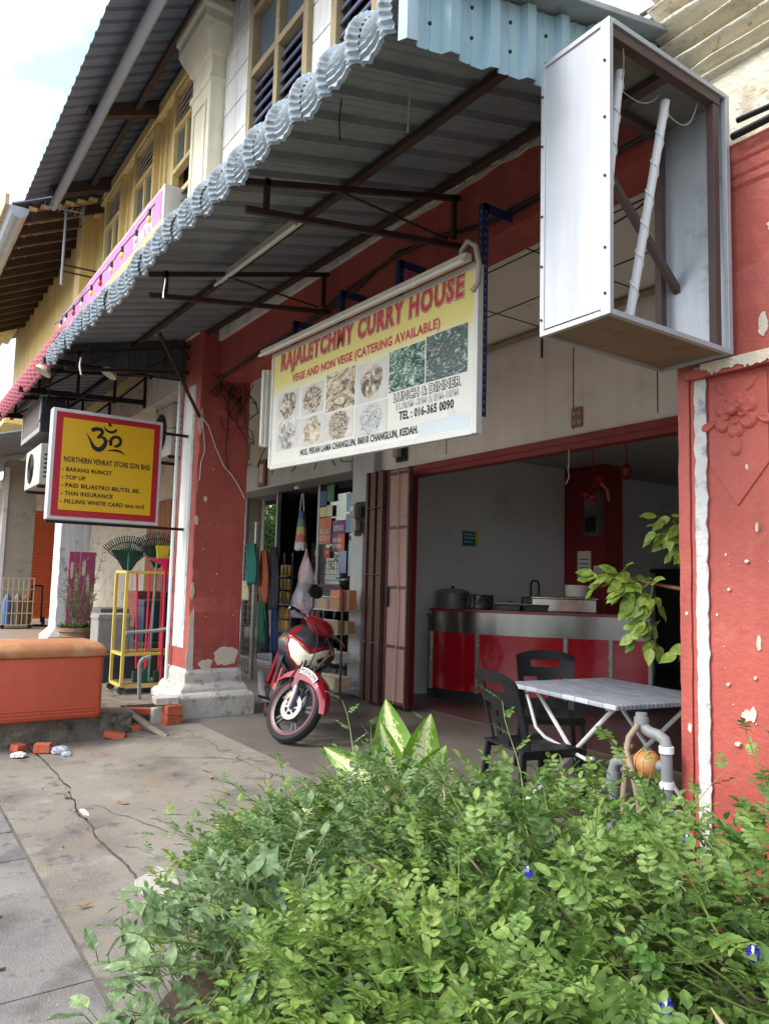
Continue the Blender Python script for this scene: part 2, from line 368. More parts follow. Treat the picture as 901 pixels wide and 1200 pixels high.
# ================================================================= buildings
def sq(mb, x0,x1,y0,y1, prof, mi=0):       # square profile: (offset, z)
    vs = []; n = len(prof)
    for o,z in prof: vs += [(x0-o,y0-o,z),(x1+o,y0-o,z),(x1+o,y1+o,z),(x0-o,y1+o,z)]
    fs = [(i*4+j, i*4+(j+1)%4, i*4+4+(j+1)%4, i*4+4+j) for i in range(n-1) for j in range(4)]
    fs += [(3,2,1,0), tuple(range(4*n-4,4*n))]
    return mb.add(vs, fs, mi)
def rough_col(x0,x1,y0,y1,z0,z1, amp=.006, dz=.035, ch=.012):
    """column with chipped, uneven corners"""
    mb = MB(); n = int((z1-z0)/dz); vs = []
    for i in range(n+1):
        z = z0+(z1-z0)*i/n
        for k,(x,y,sx,sy) in enumerate(((x0,y0,1,1),(x1,y0,-1,1),(x1,y1,-1,-1),(x0,y1,1,-1))):
            c = ch*(.6+1.6*max(0,noise.noise(Vector((z*5,k*7.3,1)))+.15) + .9*max(0,noise.noise(Vector((z*21,k*3.1,4)))))
            j = amp*noise.noise(Vector((z*2.5,k*5.1,8)))
            a = [(x+j, y+sy*c),(x+sx*c, y+j)]
            vs += [(p[0],p[1],z) for p in (a if k in (0,2) else a[::-1])]
    fs = [(i*8+j, i*8+(j+1)%8, i*8+8+(j+1)%8, i*8+8+j) for i in range(n) for j in range(8)]
    fs += [tuple(range(8)), tuple(range(8*n,8*n+8))]
    return mb.add(vs, fs)
def blob(cx, cy, rx, ry, n=22, sd=0, am=.45):
    return [(cx+rx*math.cos(a)*(1+am*noise.noise(Vector((math.cos(a)*1.6+sd,math.sin(a)*1.6,sd)))+.25*noise.noise(Vector((math.cos(a)*5+sd,math.sin(a)*5,2)))),
             cy+ry*math.sin(a)*(1+am*noise.noise(Vector((math.cos(a)*1.6,math.sin(a)*1.6+sd,7)))+.25*noise.noise(Vector((math.cos(a)*5,math.sin(a)*5+sd,4))))) for a in [2*math.pi*i/n for i in range(n)]]
def jstrip(u0,u1,v0,v1,am=.008,sd=0,n=60):
    L_ = [(u0+am*noise.noise(Vector((i*.5,sd,0)))+.5*am*noise.noise(Vector((i*1.7,sd,3))), v0+(v1-v0)*i/n) for i in range(n+1)]
    R_ = [(u1+am*noise.noise(Vector((i*.5,sd+9,0)))+.5*am*noise.noise(Vector((i*1.7,sd+5,3))), v0+(v1-v0)*i/n) for i in range(n+1)]
    return L_+R_[::-1]
flake = M('bare_plaster', (208,194,176), .9, var=.08, vs=14, dirt=((176,166,146),.56,18), bump=.5, bs=60)
strip_m = M('whitewashed_strip', (206,204,202), .85, var=.1, vs=9, dirt=[((148,146,150),.56,11,.1),((176,168,150),.6,5,.1)], bump=.6, bs=50)

BL = thing('curry_house', 'two-storey shophouse with red pillars and beam, open-fronted restaurant below and whitewashed wall above', 'building', (-5,3.2,.1))
# --- left pillar
pl = rough_col(-8.8,-8.2,3.0,3.62,.5,4.62).build('pillar', red_p, BL, smooth=30); pl['label'] = 'chipped red pillar behind the yellow sign'
mb = MB(); sq(mb,-8.8,-8.2,3.0,3.62,[(.15,.10),(.15,.34),(.12,.375),(.085,.39),(.085,.42),(.06,.46),(.03,.485),(.03,.60),(.012,.62),(.0,.64)])
mb.build('plinth', M('plinth_plaster', (196,190,180), .9, var=.12, vs=5, dirt=[((140,130,116),.55,7,.15),((112,104,92),.63,4,.1)], bump=.7, bs=26), pl, bevel=.012)
FX = lambda u,v:(u,2.996,v)
mb = MB(); mb.prism(jstrip(-8.70,-8.33,.86,3.9,.006,2),lambda u,v:(u,2.999,v),(0,-.006,0)); mb.build('white_panel', strip_m, pl)
mb = MB(); mb.prism(jstrip(-8.66,-8.37,1.1,3.8,.004,5),lambda u,v:(u,2.992,v),(0,-.006,0)); mb.build('panel_moulding', white_w, pl)
for k,(cy,cz,rx,rz,sd) in enumerate(((3.46,.76,.15,.12,3),(3.22,.69,.08,.06,6),(3.03,1.0,.035,.28,1),(3.03,.72,.05,.16,4),(3.02,1.5,.02,.09,8),(3.03,2.3,.02,.06,9),(3.12,2.55,.02,.03,10),(3.3,1.7,.006,.008,11),(3.2,2.9,.006,.012,15),(3.02,3.45,.025,.15,17))):
    mb = MB(); mb.prism(blob(cy,cz,rx,rz,28,sd),lambda u,v:(-8.2,u,v),(.004+.0007*k,0,0)); mb.build('peeled_patch', flake, pl)
# --- beam, ceiling, inner wall
rough_col(-8.2,-2.06,3.22,3.52,3.93,4.85,.002,.05,.006).build('beam', red_p, BL)
mb = MB(); mb.prism([(-8.1+6.0*i/70, 4.375+.03*(-2.2+8.1-6.0*i/70)-.03+.03*noise.noise(Vector((i*.4,0,0)))+.018*noise.noise(Vector((i*1.5,2,0)))) for i in range(71)]+[(-2.1,4.64),(-8.1,4.82)], lambda u,v:(u,3.222,v),(0,-.02,0))
mb.build('broken_mortar', flake, BL)
mb = MB(); mb.box(-8.5,2.0,3.5,5.66,4.34,4.40); ce = mb.build('ceiling', ceil_m, BL)
for y in (4.22,4.95): MB().box(-8.4,1.9,y,y+.012,4.334,4.342).build('ceiling_joint', dark_st, ce)
for x in (-6.6,-5.38,-4.16,-2.94): MB().box(x,x+.010,3.53,5.6,4.334,4.341).build('ceiling_joint', dark_st, ce)
MB().box(-8.33,2,5.62,5.70,3.13,4.34).build('inner_wall', beige_w, BL)
for x in (-6.95,-4.98,-4.02): MB().box(x,x+.008,5.615,5.62,3.2,4.33).build('board_joint', dark_st, BL)
MB().tube([(-7.9,5.56,4.29),(2,5.56,4.29)],.035,8).build('ceiling_moulding', M('dirty_cornice',(150,132,104),.9,var=.2,vs=6,dirt=((96,80,60),.55,8)), BL)
lin_ = MB().box(-8.33,2,5.60,5.74,3.0,3.11); lin_.box(-8.33,2,5.585,5.60,3.06,3.135); lin_.build('lintel', M('lintel_red',(134,46,44),.55,var=.15,vs=4,dirt=((96,30,30),.55,5)), BL, bevel=.004)
MB().box(-7.72,-7.60,5.62,5.70,.14,3.0).build('door_post', red_in, BL, bevel=.004)
# party walls and interior
MB().box(-8.55,-8.42,5.75,9.3,.14,3.6).build('party_wall', grey_w, BL)
MB().box(-8.55,-8.08,5.745,5.75+.0,.14,3.6)
MB().box(-8.55,-7.62,9.3,9.75,.14,3.6).build('interior_pier', red_in, BL, bevel=.008)
MB().box(-8.55,2,12.6,12.75,.14,3.6).build('back_wall', grey_w, BL)
MB().box(-8.55,-8.4,9.75,12.6,.14,3.6).build('party_wall', grey_w, BL)
MB().box(-8.55,2,5.74,12.75,3.58,3.66).build('interior_ceiling', M('dim_ceiling',(170,166,158),.9), BL)
MB().box(1.9,2.0,3.6,12.75,.14,4.4).build('party_wall', grey_w, BL)
# pier between store and restaurant
pr = MB().box(-8.86,-8.33,5.5,5.72,.14,4.34); pr.box(-8.55,-8.43,5.72,6.0,.14,3.6); pr = pr.build('party_pier', M('pale_grey_paint',(176,178,176),.7,var=.06,vs=3,streak=((140,138,132),.4,7)), BL, bevel=.006)
# --- right pillar
rp = rough_col(-2.08,-1.50,3.05,3.62,.0,3.62,.008,.03,.016).build('pillar', red_p, BL, smooth=30); rp['label'] = 'red pillar with a moulded flower and a bare white strip'
mb = MB()
for (x0,x1) in ((-2.065,-2.008),(-1.998,-1.925),(-1.62,-1.555),(-1.548,-1.51)): mb.prism(jstrip(x0,x1,.1,2.62,.003,x0*7),lambda u,v:(u,3.051,v),(0,-.012,0))
mb.build('border_moulding', red_p, rp, bevel=.003)
mb = MB(); mb.prism(jstrip(-1.978,-1.922,.1,2.66,.010,3,90),lambda u,v:(u,3.040,v),(0,-.006,0)); mb.build('white_strip', strip_m, rp)
mb = MB(); mb.prism([(-1.912,2.20),(-1.785,2.015),(-1.645,2.19),(-1.645,2.58),(-1.912,2.58)],lambda u,v:(u,3.052,v),(0,-.010,0)); mb.build('pointed_panel', red_p, rp, bevel=.004)
fl = MB()
def petal(mb, cx, cz, ang, L_, w_, t, y=3.042):
    P = lambda u,v: (u,v)
    vs = []; fs = []; n = 12; rings = 4
    for k in range(rings+1):
        rr = k/rings
        for j in range(n):
            a = 2*math.pi*j/n; lx = L_*.5*(1+math.cos(a)*rr)-0; ly = w_*.5*math.sin(a)*rr*(.7+.3*math.cos(a))
            x = cx + lx*math.cos(ang) - ly*math.sin(ang); z = cz + lx*math.sin(ang) + ly*math.cos(ang)
            dep = (t*(.42+.42*rr*rr) if rr < .8 else t*.62) if rr < 1 else 0
            vs.append((x, y-dep, z))
    for k in range(rings):
        for j in range(n): fs.append((k*n+j,k*n+(j+1)%n,(k+1)*n+(j+1)%n,(k+1)*n+j))
    mb.add(vs, fs); return mb
fcx, fcz = -1.785, 2.415
for i in range(6): petal(fl,fcx,fcz,R(90+60*i),.108,.105,.026)
fo = fl.build('flower_relief', red_p, rp, smooth=True)
fl = MB()
for i in range(5): petal(fl,fcx,fcz+.01,R(60+72*i),.062,.062,.038)
fl.lathe([(.0,.0),(.022,-.002),(.022,-.03),(.012,-.042),(0,-.044)],(fcx,3.03,fcz+.012),14,m=Matrix.Rotation(R(-90),3,'X'))
fl.build('flower_heart', red_p, fo, smooth=True)
for a_ in ((fcx-.085,fcz-.02,R(200),.085,.06,.018),(fcx+.085,fcz-.02,R(-20),.085,.06,.018),(fcx,fcz-.085,R(-90),.10,.07,.02),(fcx-.05,fcz+.09,R(120),.08,.05,.014),(fcx+.05,fcz+.09,R(60),.08,.05,.014)): petal(MB(),*a_).build('relief_leaf', red_p, fo, smooth=True)
# capital with mouldings
mb = MB(); sq(mb,-2.06,-1.50,3.05,3.62,[(.0,3.30),(.0,3.42),(.010,3.44),(.010,3.47),(.018,3.485),(.024,3.53),(.034,3.545),(.034,3.60),(.042,3.62)])
mb.build('capital', red_p, rp, bevel=.006)
mb = MB(); mb.prism(jstrip(-2.0,-1.545,2.60,2.64,.006,1,20),lambda u,v:(u,3.05,v),(0,-.05,0)); mb.build('ledge', red_p, rp)
mb = MB(); mb.prism([(-1.92,2.655)]+[(-1.92+.38*i/40,2.612+.030*noise.noise(Vector((i*.21,1.3,0)))+.02*noise.noise(Vector((i*.8,4,0)))) for i in range(41)]+[(-1.54,2.655)],lambda u,v:(u,2.998,v+.002),(0,-.006,0)); mb.build('peeled_patch', flake, rp)
for k,(cx,cz,rx,rz,sd) in enumerate(((-1.76,1.14,.028,.022,2),(-1.735,1.15,.012,.03,5),(-1.705,1.44,.010,.035,3),(-1.90,2.47,.010,.05,7),(-1.66,2.78,.02,.05,8),(-1.58,2.9,.02,.15,12),(-1.60,3.2,.03,.03,14),(-1.74,2.18,.006,.014,9),(-1.75,1.78,.01,.006,10),(-1.83,1.66,.006,.006,11),(-1.84,1.26,.008,.006,4),(-1.72,1.30,.006,.007,6),(-2.03,1.55,.008,.008,13),(-2.02,1.05,.01,.02,21),(-1.62,1.05,.02,.03,22),(-1.7,1.92,.005,.02,23),(-1.80,1.02,.012,.008,24))):
    mb = MB(); mb.prism(blob(cx,cz,rx,rz,24,sd),lambda u,v:(u,3.0495,v),(0,-.004-.0007*k,0)); mb.build('peeled_patch', flake, rp)
for k in range(20):
    cx = random.uniform(-1.90,-1.53); cz = random.uniform(.9,2.0); r0 = random.choice((.0015,.002,.003,.005))
    mb = MB(); mb.prism(blob(cx,cz,r0,r0*random.uniform(.6,1.6),10,k+30),lambda u,v:(u,3.0497,v),(0,-.003,0)); mb.build('paint_chip', flake, rp)
for k in range(30):
    cy = random.uniform(3.06,3.58); cz = random.uniform(.8,3.6); r0 = random.choice((.003,.004,.006))
    mb = MB(); mb.prism(blob(cy,cz,r0,r0*random.uniform(.6,1.6),10,k+70),lambda u,v:(-8.2003,u,v),(.003,0,0)); mb.build('paint_chip', flake, pl)
# cream entablature over the right pillar, worn mouldings
mb = MB(); mb.box(-2.12,2,3.12,3.6,3.62,5.2)
ent = mb.build('entablature', cream_w, BL)
def wornbar(x0,x1,y0,z0,z1,am,sd):
    mb = MB(); n = 60
    def P(u,v):
        x = x0+(x1-x0)*u; k = noise.noise(Vector((x*7,v*3+sd,sd))); k2 = noise.noise(Vector((x*23,v*5,sd+3)))
        cut = max(0, noise.noise(Vector((x*3.2,sd*2.1,0)))-.1)*.18
        yy = 3.13 - (3.13-y0)*math.sin(math.pi*min(1,v*1.15)) + am*k + .4*am*k2 + cut
        return (x, min(yy,3.128), z0+(z1-z0)*v)
    return mb.grid(P, n, 8)
for i,(y0,z0,z1,am) in enumerate(((3.08,4.06,4.10,.012),(3.06,4.12,4.16,.014),(3.03,4.18,4.25,.018),(3.0,4.27,4.32,.014),(2.97,4.34,4.44,.018),(2.95,4.46,4.52,.014),(2.92,4.54,4.62,.014))):
    wornbar(-2.16,2,y0,z0,z1,am,i*3.7).build('cornice_moulding', cream_w, ent, smooth=True, recalc=False)
# --- upper storey
def wall_with(name, x0,x1,y0,y1,z0,z1, holes, mat, parent):
    mb = MB(); cur = x0
    for (a,b,c,d) in sorted(holes):
        mb.box(cur,a,y0,y1,z0,z1); mb.box(a,b,y0,y1,z0,c); mb.box(a,b,y0,y1,d,z1); cur = b
    mb.box(cur,x1,y0,y1,z0,z1); return mb.build(name, mat, parent)
H1 = [(-7.42,-6.10,5.0,8.7),(-5.55,-4.23,5.0,8.7),(-3.6,-2.3,5.6,8.7)]
uw = wall_with('upper_wall', -8.3,2,3.19,3.45,4.42,9.2, H1, white_w, BL)
for (a,b) in ((-8.28,-7.46),(-6.06,-5.59),(-4.19,-3.64),(-2.26,1.9)):
    z = 4.8
    while z < 9.0:
        MB().box(a,b,3.15,3.19,z,z+.385).build('rendered_course', white_w, uw, bevel=.008); z += .40
def shutter_window(x0,x1,z0,z1,parent):
    w = MB(); 
    for a,b in ((x0-.05,x0+.05),(x1-.05,x1+.05)): w.box(a,b,3.09,3.2,z0,z1)
    for z in (z0,6.0,7.18,7.92,z1-.08): w.box(x0,x1,3.095,3.2,z,z+.085)
    xm = (x0+x1)/2; w.box(xm-.045,xm+.045,3.10,3.2,z0,z1)
    wf = w.build('window', wood_o, parent, bevel=.006)
    for (a,b) in ((x0+.05,xm-.045),(xm+.045,x1-.05)):
        MB().box(a,b,3.18,3.19,7.265,7.92).build('pane', win_gl, wf); MB().box(a,b,3.18,3.19,8.005,z1-.08).build('pane', win_gl, wf)
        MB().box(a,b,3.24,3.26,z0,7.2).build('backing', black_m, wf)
        for z0_, z1_ in ((z0+.09,5.98),(6.09,7.16)):
            n = int((z1_-z0_)/.13)
            for i in range(n):
                zz = z0_+(i+.5)*(z1_-z0_)/n
                MB().obox(((a+b)/2,3.165,zz), Matrix.Rotation(R(-24),3,'X'), b-a, .014, .15).build('louvre_slat', navy, wf)
    return wf
for h in H1[:2]: shutter_window(h[0],h[1],h[2]+.6,h[3],uw)
MB().box(-3.6,-2.3,3.25,3.3,5.6,8.7).build('blind_panel', white_w, uw)
# pilaster with capital
mb = MB(); sq(mb,-8.93,-8.30,2.97,3.4,[(0,4.5),(0,7.62),(.03,7.64),(.03,7.70),(0,7.72),(0,7.98),(.03,8.0),(.05,8.06),(.12,8.2),(.16,8.30),(.16,8.42),(.19,8.46),(.19,8.60)])
pz = mb.build('pilaster', M('cream_plaster',(226,218,194),.75,var=.05,vs=2,dirt=((188,172,132),.6,2.5),streak=((196,180,140),.4,6),bump=.2), BL, bevel=.008)
mb = MB()
for (a,b,c,d) in ((-8.83,-8.80,4.6,7.45),(-8.43,-8.40,4.6,7.45),(-8.80,-8.43,7.42,7.45)): mb.box(a,b,2.953,2.97,c,d)
mb.build('panel_moulding', MATS['cream_plaster'], pz, bevel=.004)
mb = MB(); mb.box(-8.5,2,3.45,3.6,4.4,9.2)   # black slab in place of the unlit room behind the windows
mb.build('unlit_room_slab', black_m, BL)
# ================================================================= yellow store building
ST = thing('yellow_store', 'yellow two-storey shophouse next door with timber windows under a grey sheet roof', 'building', (-11.5,3.2,.1))
H2 = [(-10.12,-9.18,6.3,8.52),(-12.06,-11.04,6.3,8.52),(-13.90,-12.86,6.3,8.52)]
wy = wall_with('upper_wall', -14.82,-8.94,3.2,3.4,4.6,8.72, H2, yellow_t, ST)
MB().box(-14.82,-8.94,3.10,3.2,8.55,8.74).build('top_beam', yellow_t, wy, bevel=.008)
rod = M('window_rod',(206,200,188),.5,.3)
for (x0,x1,z0,z1) in H2:
    w = MB()
    for a,b in ((x0-.04,x0+.05),(x1-.05,x1+.04)): w.box(a,b,3.12,3.22,z0,z1+.02)
    for z in (6.85,7.28,7.90,8.48): w.box(x0,x1,3.125,3.22,z,z+.07)
    xm = (x0+x1)/2; w.box(xm-.03,xm+.03,3.14,3.2,7.35,7.90)
    wf = w.build('window', yellow_t, wy, bevel=.005)
    for a,b in ((x0+.05,xm-.03),(xm+.03,x1-.05)): MB().box(a,b,3.18,3.19,7.35,7.90).build('pane', win_gl, wf)
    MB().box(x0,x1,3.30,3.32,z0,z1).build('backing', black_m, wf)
    for i in range(5):
        zz = 8.01+i*.095; MB().tube([(x0+.03,3.17,zz-.03),(x1-.03,3.17,zz+.03)],.011,6).build('rod', rod, wf)
    for i in range(4):
        zz = 6.42+i*.12; MB().obox((xm,3.12,zz),Matrix.Rotation(R(-50),3,'X'),x1-x0-.06,.02,.15).build('vent_slat', M('grey_vent',(120,122,116),.7,var=.15), wf, bevel=.005)
for x in (-10.35,-10.62,-12.3,-12.6,-14.15,-14.4,-10.85):    # timber cover strips between the windows
    MB().box(x-.03,x+.03,3.17,3.2,6.3,8.55).build('cover_strip', yellow_t, wy, bevel=.005)
MB().box(-14.8,-8.95,3.42,3.5,4.6,9.0).build('unlit_room_slab', black_m, ST)  # black slab paints in the darkness behind the store windows
def corr(x0,x1,pitch,rib,hgt,P,ns=1,minor=0):
    """corrugated sheet: P(x, s, h) with s along the slope 0..1, h rib height; ribs run along s"""
    xs = []; x = x0
    while x < x1-1e-6:
        xs += [(x,0),(x+pitch-rib-.02,0)] if not minor else [(x,0),(x+(pitch-rib)*.33,0),(x+(pitch-rib)*.33+.012,minor),(x+(pitch-rib)*.33+.024,0),(x+(pitch-rib)*.66,0),(x+(pitch-rib)*.66+.012,minor),(x+(pitch-rib)*.66+.024,0),(x+pitch-rib-.02,0)]
        xs += [(x+pitch-rib,hgt),(x+pitch-.02,hgt)]
        x += pitch
    xs.append((x,0)); n = len(xs); mb = MB()
    mb.add([P(xx,j/ns,h) for j in range(ns+1) for xx,h in xs], [(j*n+i,j*n+i+1,(j+1)*n+i+1,(j+1)*n+i) for j in range(ns) for i in range(n-1)])
    return mb
corr(-14.0,-3.5,.25,.07,.04,lambda x,s,h:(x,1.78+s*4.4,8.13+s*4.4*.52+h)).build('roof', roof_g, ST, recalc=False)
MB().box(-14.0,-3.5,1.9,3.2,8.0,8.01)
MB().tube([(-14.02,2.25,8.18),(-3.5,2.25,8.18)],.075,14).build('eave_pipe', M('pipe_grey',(150,156,162),.45,var=.06,dirt=((120,118,114),.6,3)), ST, smooth=40)
for x in (-13.6,-10.9,-8.0): MB().bar((x,2.12,8.27),(x,3.2,8.72),.14,.20).build('rafter', dark_r, ST, bevel=.01)
for y,z in ((2.75,8.58),): MB().box(-13.9,-3.6,y,y+.08,z-.05,z+.03).build('purlin', dark_r, ST)
# ground floor: inner wall, store front
MB().box(-15.3,-13.6,6.0,6.15,.14,4.6).build('inner_wall', plaster, ST)
MB().box(-15.4,-8.87,6.0,6.15,3.62,4.6).build('inner_wall', plaster, ST)
fa = MB().box(-13.6,-9.0,5.55,6.05,3.22,3.66).build('shopfront_fascia', M('fascia_grey',(176,176,170),.6,var=.05,streak=((140,136,126),.4,6)), ST, bevel=.008)
MB().box(-15.4,-8.87,3.6,6.1,4.55,4.6).build('ceiling', ceil_m, ST)
MB().box(-14.8,-8.9,3.2,3.5,4.1,4.62).build('beam', plaster, ST, bevel=.01)
gl = glass_mat('shop_glass',(186,196,192),.10); gl2 = glass_mat('mirror_glass',(90,98,96),.42)
fr_m = M('aluminium_frame',(150,152,150),.4,.6,var=.05)
for i,(a,b) in enumerate(((-13.55,-12.2),(-10.68,-8.92))):
    g = MB().box(a,b,6.02,6.035,.22,3.22).build('shop_glass', (gl2,gl)[i], ST)
    f = MB(); f.box(a-.03,a+.03,5.99,6.06,.15,3.22); f.box(b-.03,b+.03,5.99,6.06,.15,3.22); f.box(a+.03,b-.03,5.99,6.06,.15,.21); f.build('frame', fr_m, g)
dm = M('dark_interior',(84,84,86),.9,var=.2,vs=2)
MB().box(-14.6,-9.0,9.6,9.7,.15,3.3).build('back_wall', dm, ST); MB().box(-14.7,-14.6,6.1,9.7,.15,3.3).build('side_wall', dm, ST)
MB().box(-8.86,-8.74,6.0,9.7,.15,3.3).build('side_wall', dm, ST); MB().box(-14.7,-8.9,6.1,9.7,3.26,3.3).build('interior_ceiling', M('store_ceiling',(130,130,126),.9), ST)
# far pillar
fp = rough_col(-16.2,-15.6,3.05,3.6,.28,4.6).build('pillar', white_w, ST)
mb = MB(); sq(mb,-16.2,-15.6,3.05,3.6,[(.14,.28),(.14,.46),(.06,.55),(.02,.60),(.0,.62)]); mb.build('plinth', MATS['plinth_plaster'], fp, bevel=.01)
# ================================================================= third house
TH = thing('far_yellow_house', 'yellow plastered house beyond the store, with gutter and timber rafters at its eaves', 'building', (-19,3.2,.1))
MB().box(-24,-15.3,3.1,3.4,4.7,9.2).build('upper_wall', yellow_p, TH, bevel=.02)
MB().box(-15.3,-14.83,2.92,3.4,4.7,9.1).build('pier', yellow_p, TH, bevel=.02)
MB().box(-15.36,-14.78,2.86,3.4,9.1,9.2).build('pier_cap', yellow_p, TH, bevel=.015)
corr(-25,-14.05,.25,.07,.04,lambda x,s,h:(x,1.6+s*4.4,8.02+s*4.4*.5+h)).build('roof', roof_g, TH, recalc=False)
g = MB(); n = 8
prof = [(1.55+.16*math.cos(math.pi+math.pi*i/n)+.16, 7.98+.2*math.sin(math.pi+math.pi*i/n)) for i in range(n+1)]
g.add([(x,y,z) for x in (-25,-13.95) for y,z in prof], [(i,i+1,i+2+n,i+1+n) for i in range(n)]); g.add([(-13.95,y,z) for y,z in prof],[tuple(range(n+1))])
g.build('gutter', gut_m, TH, solid=.012)
MB().box(-25,-13.95,1.48,1.545,7.96,8.16).build('fascia_board', M('cream_fascia',(212,190,150),.7,var=.1,streak=((150,110,70),.6,6)), TH, bevel=.006)
for i in range(14):
    x = -14.3-.62*i; MB().bar((x,1.8,7.92),(x,3.15,8.55),.10,.16).build('rafter', dark_r, TH, bevel=.008)
for i in range(6): MB().bar((-25,1.95+.2*i,8.10+.1*i),(-14.1,1.95+.2*i,8.10+.1*i),.15,.02).build('eave_board', yellow_p, TH)
MB().box(-26,-15.3,5.9,6.05,.3,4.6).build('inner_wall', plaster, TH)
MB().box(-26.2,-26,1.3,6.05,.3,4.6).build('end_wall', plaster, TH)
MB().box(-26,-15.5,3.2,6.0,4.5,4.6).build('ceiling', ceil_m, TH)
MB().box(-20.7,-20.1,2.62,3.32,.3,4.4).build('pillar', M('bare_grey_render',(160,152,138),.9,var=.08,vs=3,dirt=((130,120,106),.55,4),bump=.4), TH, bevel=.01)
MB().box(-20.1,-20.06,2.58,2.68,.3,4.2).build('pillar_trim', white_w, TH)
# brown timber doors far inside
TD = MB().box(-19.2,-16.3,5.80,5.89,.36,3.5).build('timber_door', M('brown_door',(150,96,62),.6,var=.12,vs=4), TH)
for i in range(8): MB().box(-19.15+.355*i,-19.15+.355*i+.325,5.775,5.80,.4,3.45).build('door_plank', MATS['brown_door'], TD, bevel=.006)

# orange folding louvre doors
OD = MB().box(-22.1,-22.0,3.45,4.3,.45,3.35).build('louvre_door', M('orange_louvre',(204,98,58),.55,var=.08), TH)
for k in range(2):
    y0 = 3.47+k*.42
    for i in range(34): MB().obox((-21.985,y0+.19,.55+i*.082),Matrix.Rotation(R(30),3,'Y'),.012,.36,.075).build('louvre_slat', MATS['orange_louvre'], OD)
MB().box(-22.05,-21.95,4.3,4.42,.4,3.6).build('door_frame', white_w, TH)
# slatted parapet at the very left
PP = MB().box(-24,-18.5,2.3,2.9,5.0,5.2).build('parapet', yellow_p, TH, bevel=.01)
for i in range(22): MB().box(-24+.25*i,-24+.25*i+.22,2.27,2.30,5.0,5.55).build('parapet_slat', yellow_t, PP, bevel=.006)
# third awning
corr(-25,-16,.25,.07,.035,lambda x,s,h:(x,1.7+s*1.5,4.25+s*.45+h)).build('awning_sheet', soffitm, TH, recalc=False)
MB().box(-25,-16,1.66,1.72,4.02,4.28).build('awning_fascia', M('maroon_fascia',(92,44,50),.6), TH)

# ================================================================= awnings with crimped bullnose
tz = lambda x: .030*(-2.2-x)          # the awning climbs slightly to the left
AW = thing('awning', 'grey corrugated awning over the curry house with a crimped curled lip and rusty frame', 'awning', (-5.5,2.4,4.0))
def azu(y): return 4.0+.24*(y-1.65)
nsh = 27
sh = corr(-8.95,-2.2,.25,.075,.035,lambda x,s,h:(x,1.65+s*1.60,azu(1.65+s*1.60)+tz(x)+h),1,.006).build('roof_sheet', soffitm, AW, recalc=False)
def curl_mesh(name, mats, rc=.33, pitch=.25):
    mb = MB(); steps = 24; amax = R(120)
    prof = [(0,0),(.012,.0),(.05,.0),(.075,.004),(.10,.0),(.135,.0),(.16,.004),(.175,.0),(.19,.012),(.20,.028),(.207,.034),(.221,.034),(.228,.028),(.242,.008),(.25,.0)]
    n = len(prof); vs = []
    for k in range(steps+1):
        a = amax*k/steps; cr = .0055 if k % 2 else -.004
        for (x,h) in prof:
            hh = h + (cr if h < .03 else cr*.25 if .205 < x < .225 else cr*.8)
            jag_ = .0 if k < steps-1 else .022*noise.noise(Vector((x*30,1,0)))
            rr = rc+hh
            ye = .010*math.sin(x/pitch*2*math.pi)*(k/steps)
            vs.append((x, -rr*math.sin(a)+ye, rr*math.cos(a)-rc+jag_))
    fs = [(k*n+i,k*n+i+1,(k+1)*n+i+1,(k+1)*n+i) for k in range(steps) for i in range(n-1)]
    mb.add(vs, fs); return mb.mesh(name, mats, recalc=False)
cm = curl_mesh('curl_panel', curl_m, .17)
for i in range(nsh):
    x = -8.95+.25*i
    o = link('curl_panel', cm, AW); o.location = Vector((x,1.65,azu(1.65)+tz(x))) - OFF[AW.name]; o.rotation_euler = (random.uniform(-.07,.07),0,random.uniform(-.03,.03)); o.scale = (1,random.uniform(.96,1.05),random.uniform(.94,1.06))
# end panel of pale blue sheets, ribs vertical (plane x = const)
def vsheet(x, y0, y1, pitch, rib, hgt, ztop, zbot, sgn=1, jag_=.02):
    ys = []; y = y0
    while y < y1-1e-6:
        ys += [(y,0),(y+.02,hgt),(y+rib,hgt),(y+rib+.02,0),(y+pitch*.62,0),(y+pitch*.62+.01,.008),(y+pitch*.62+.02,0)]; y += pitch
    ys.append((y1,0)); n = len(ys); mb = MB()
    mb.add([(x+sgn*h,yy,zbot(yy)+jag_*noise.noise(Vector((yy*5,1,0)))) for yy,h in ys]+[(x+sgn*h,yy,ztop(yy)) for yy,h in ys],[(i,i+1,n+i+1,n+i) for i in range(n-1)])
    return mb
ep = vsheet(-2.19,1.50,3.2,.21,.07,.03,lambda y:azu(y)+.02 if y>1.7 else 3.92+1.1*(y-1.5),lambda y:3.69+.17*(y-1.5)).build('end_sheet', blue_sh, AW, solid=.004)
mb = MB(); 
for y in (1.62,1.83,2.04,2.25,2.46,2.67):
    for dz in (.06,.19): mb.lathe([(.008,0),(.008,.006),(.004,.01)],(-2.155,y,3.69+.17*(y-1.5)+dz+.02),8,m=Matrix.Rotation(R(90),3,'Y'))
mb.build('screw', dark_st, ep)
MB().bar((-2.15,1.62,azu(1.62)+.05),(-2.15,3.2,azu(3.2)+.05),.14,.03).build('edge_flashing', galv, AW, bevel=.004)
vsheet(-8.75,1.62,3.3,.21,.06,.03,lambda y:azu(max(y,1.8))+tz(-8.75)+.02,lambda y:4.02).build('end_sheet', M('dark_sheet',(96,100,106),.6,.2,var=.1,streak=((70,70,72),.5,7)), AW, solid=.003)
for y in (2.38,3.05): MB().bar((-8.9,y,azu(y)+tz(-8.9)-.035),(-2.25,y,azu(y)+tz(-2.25)-.035),.05,.04).build('purlin', steel, AW, bevel=.003)
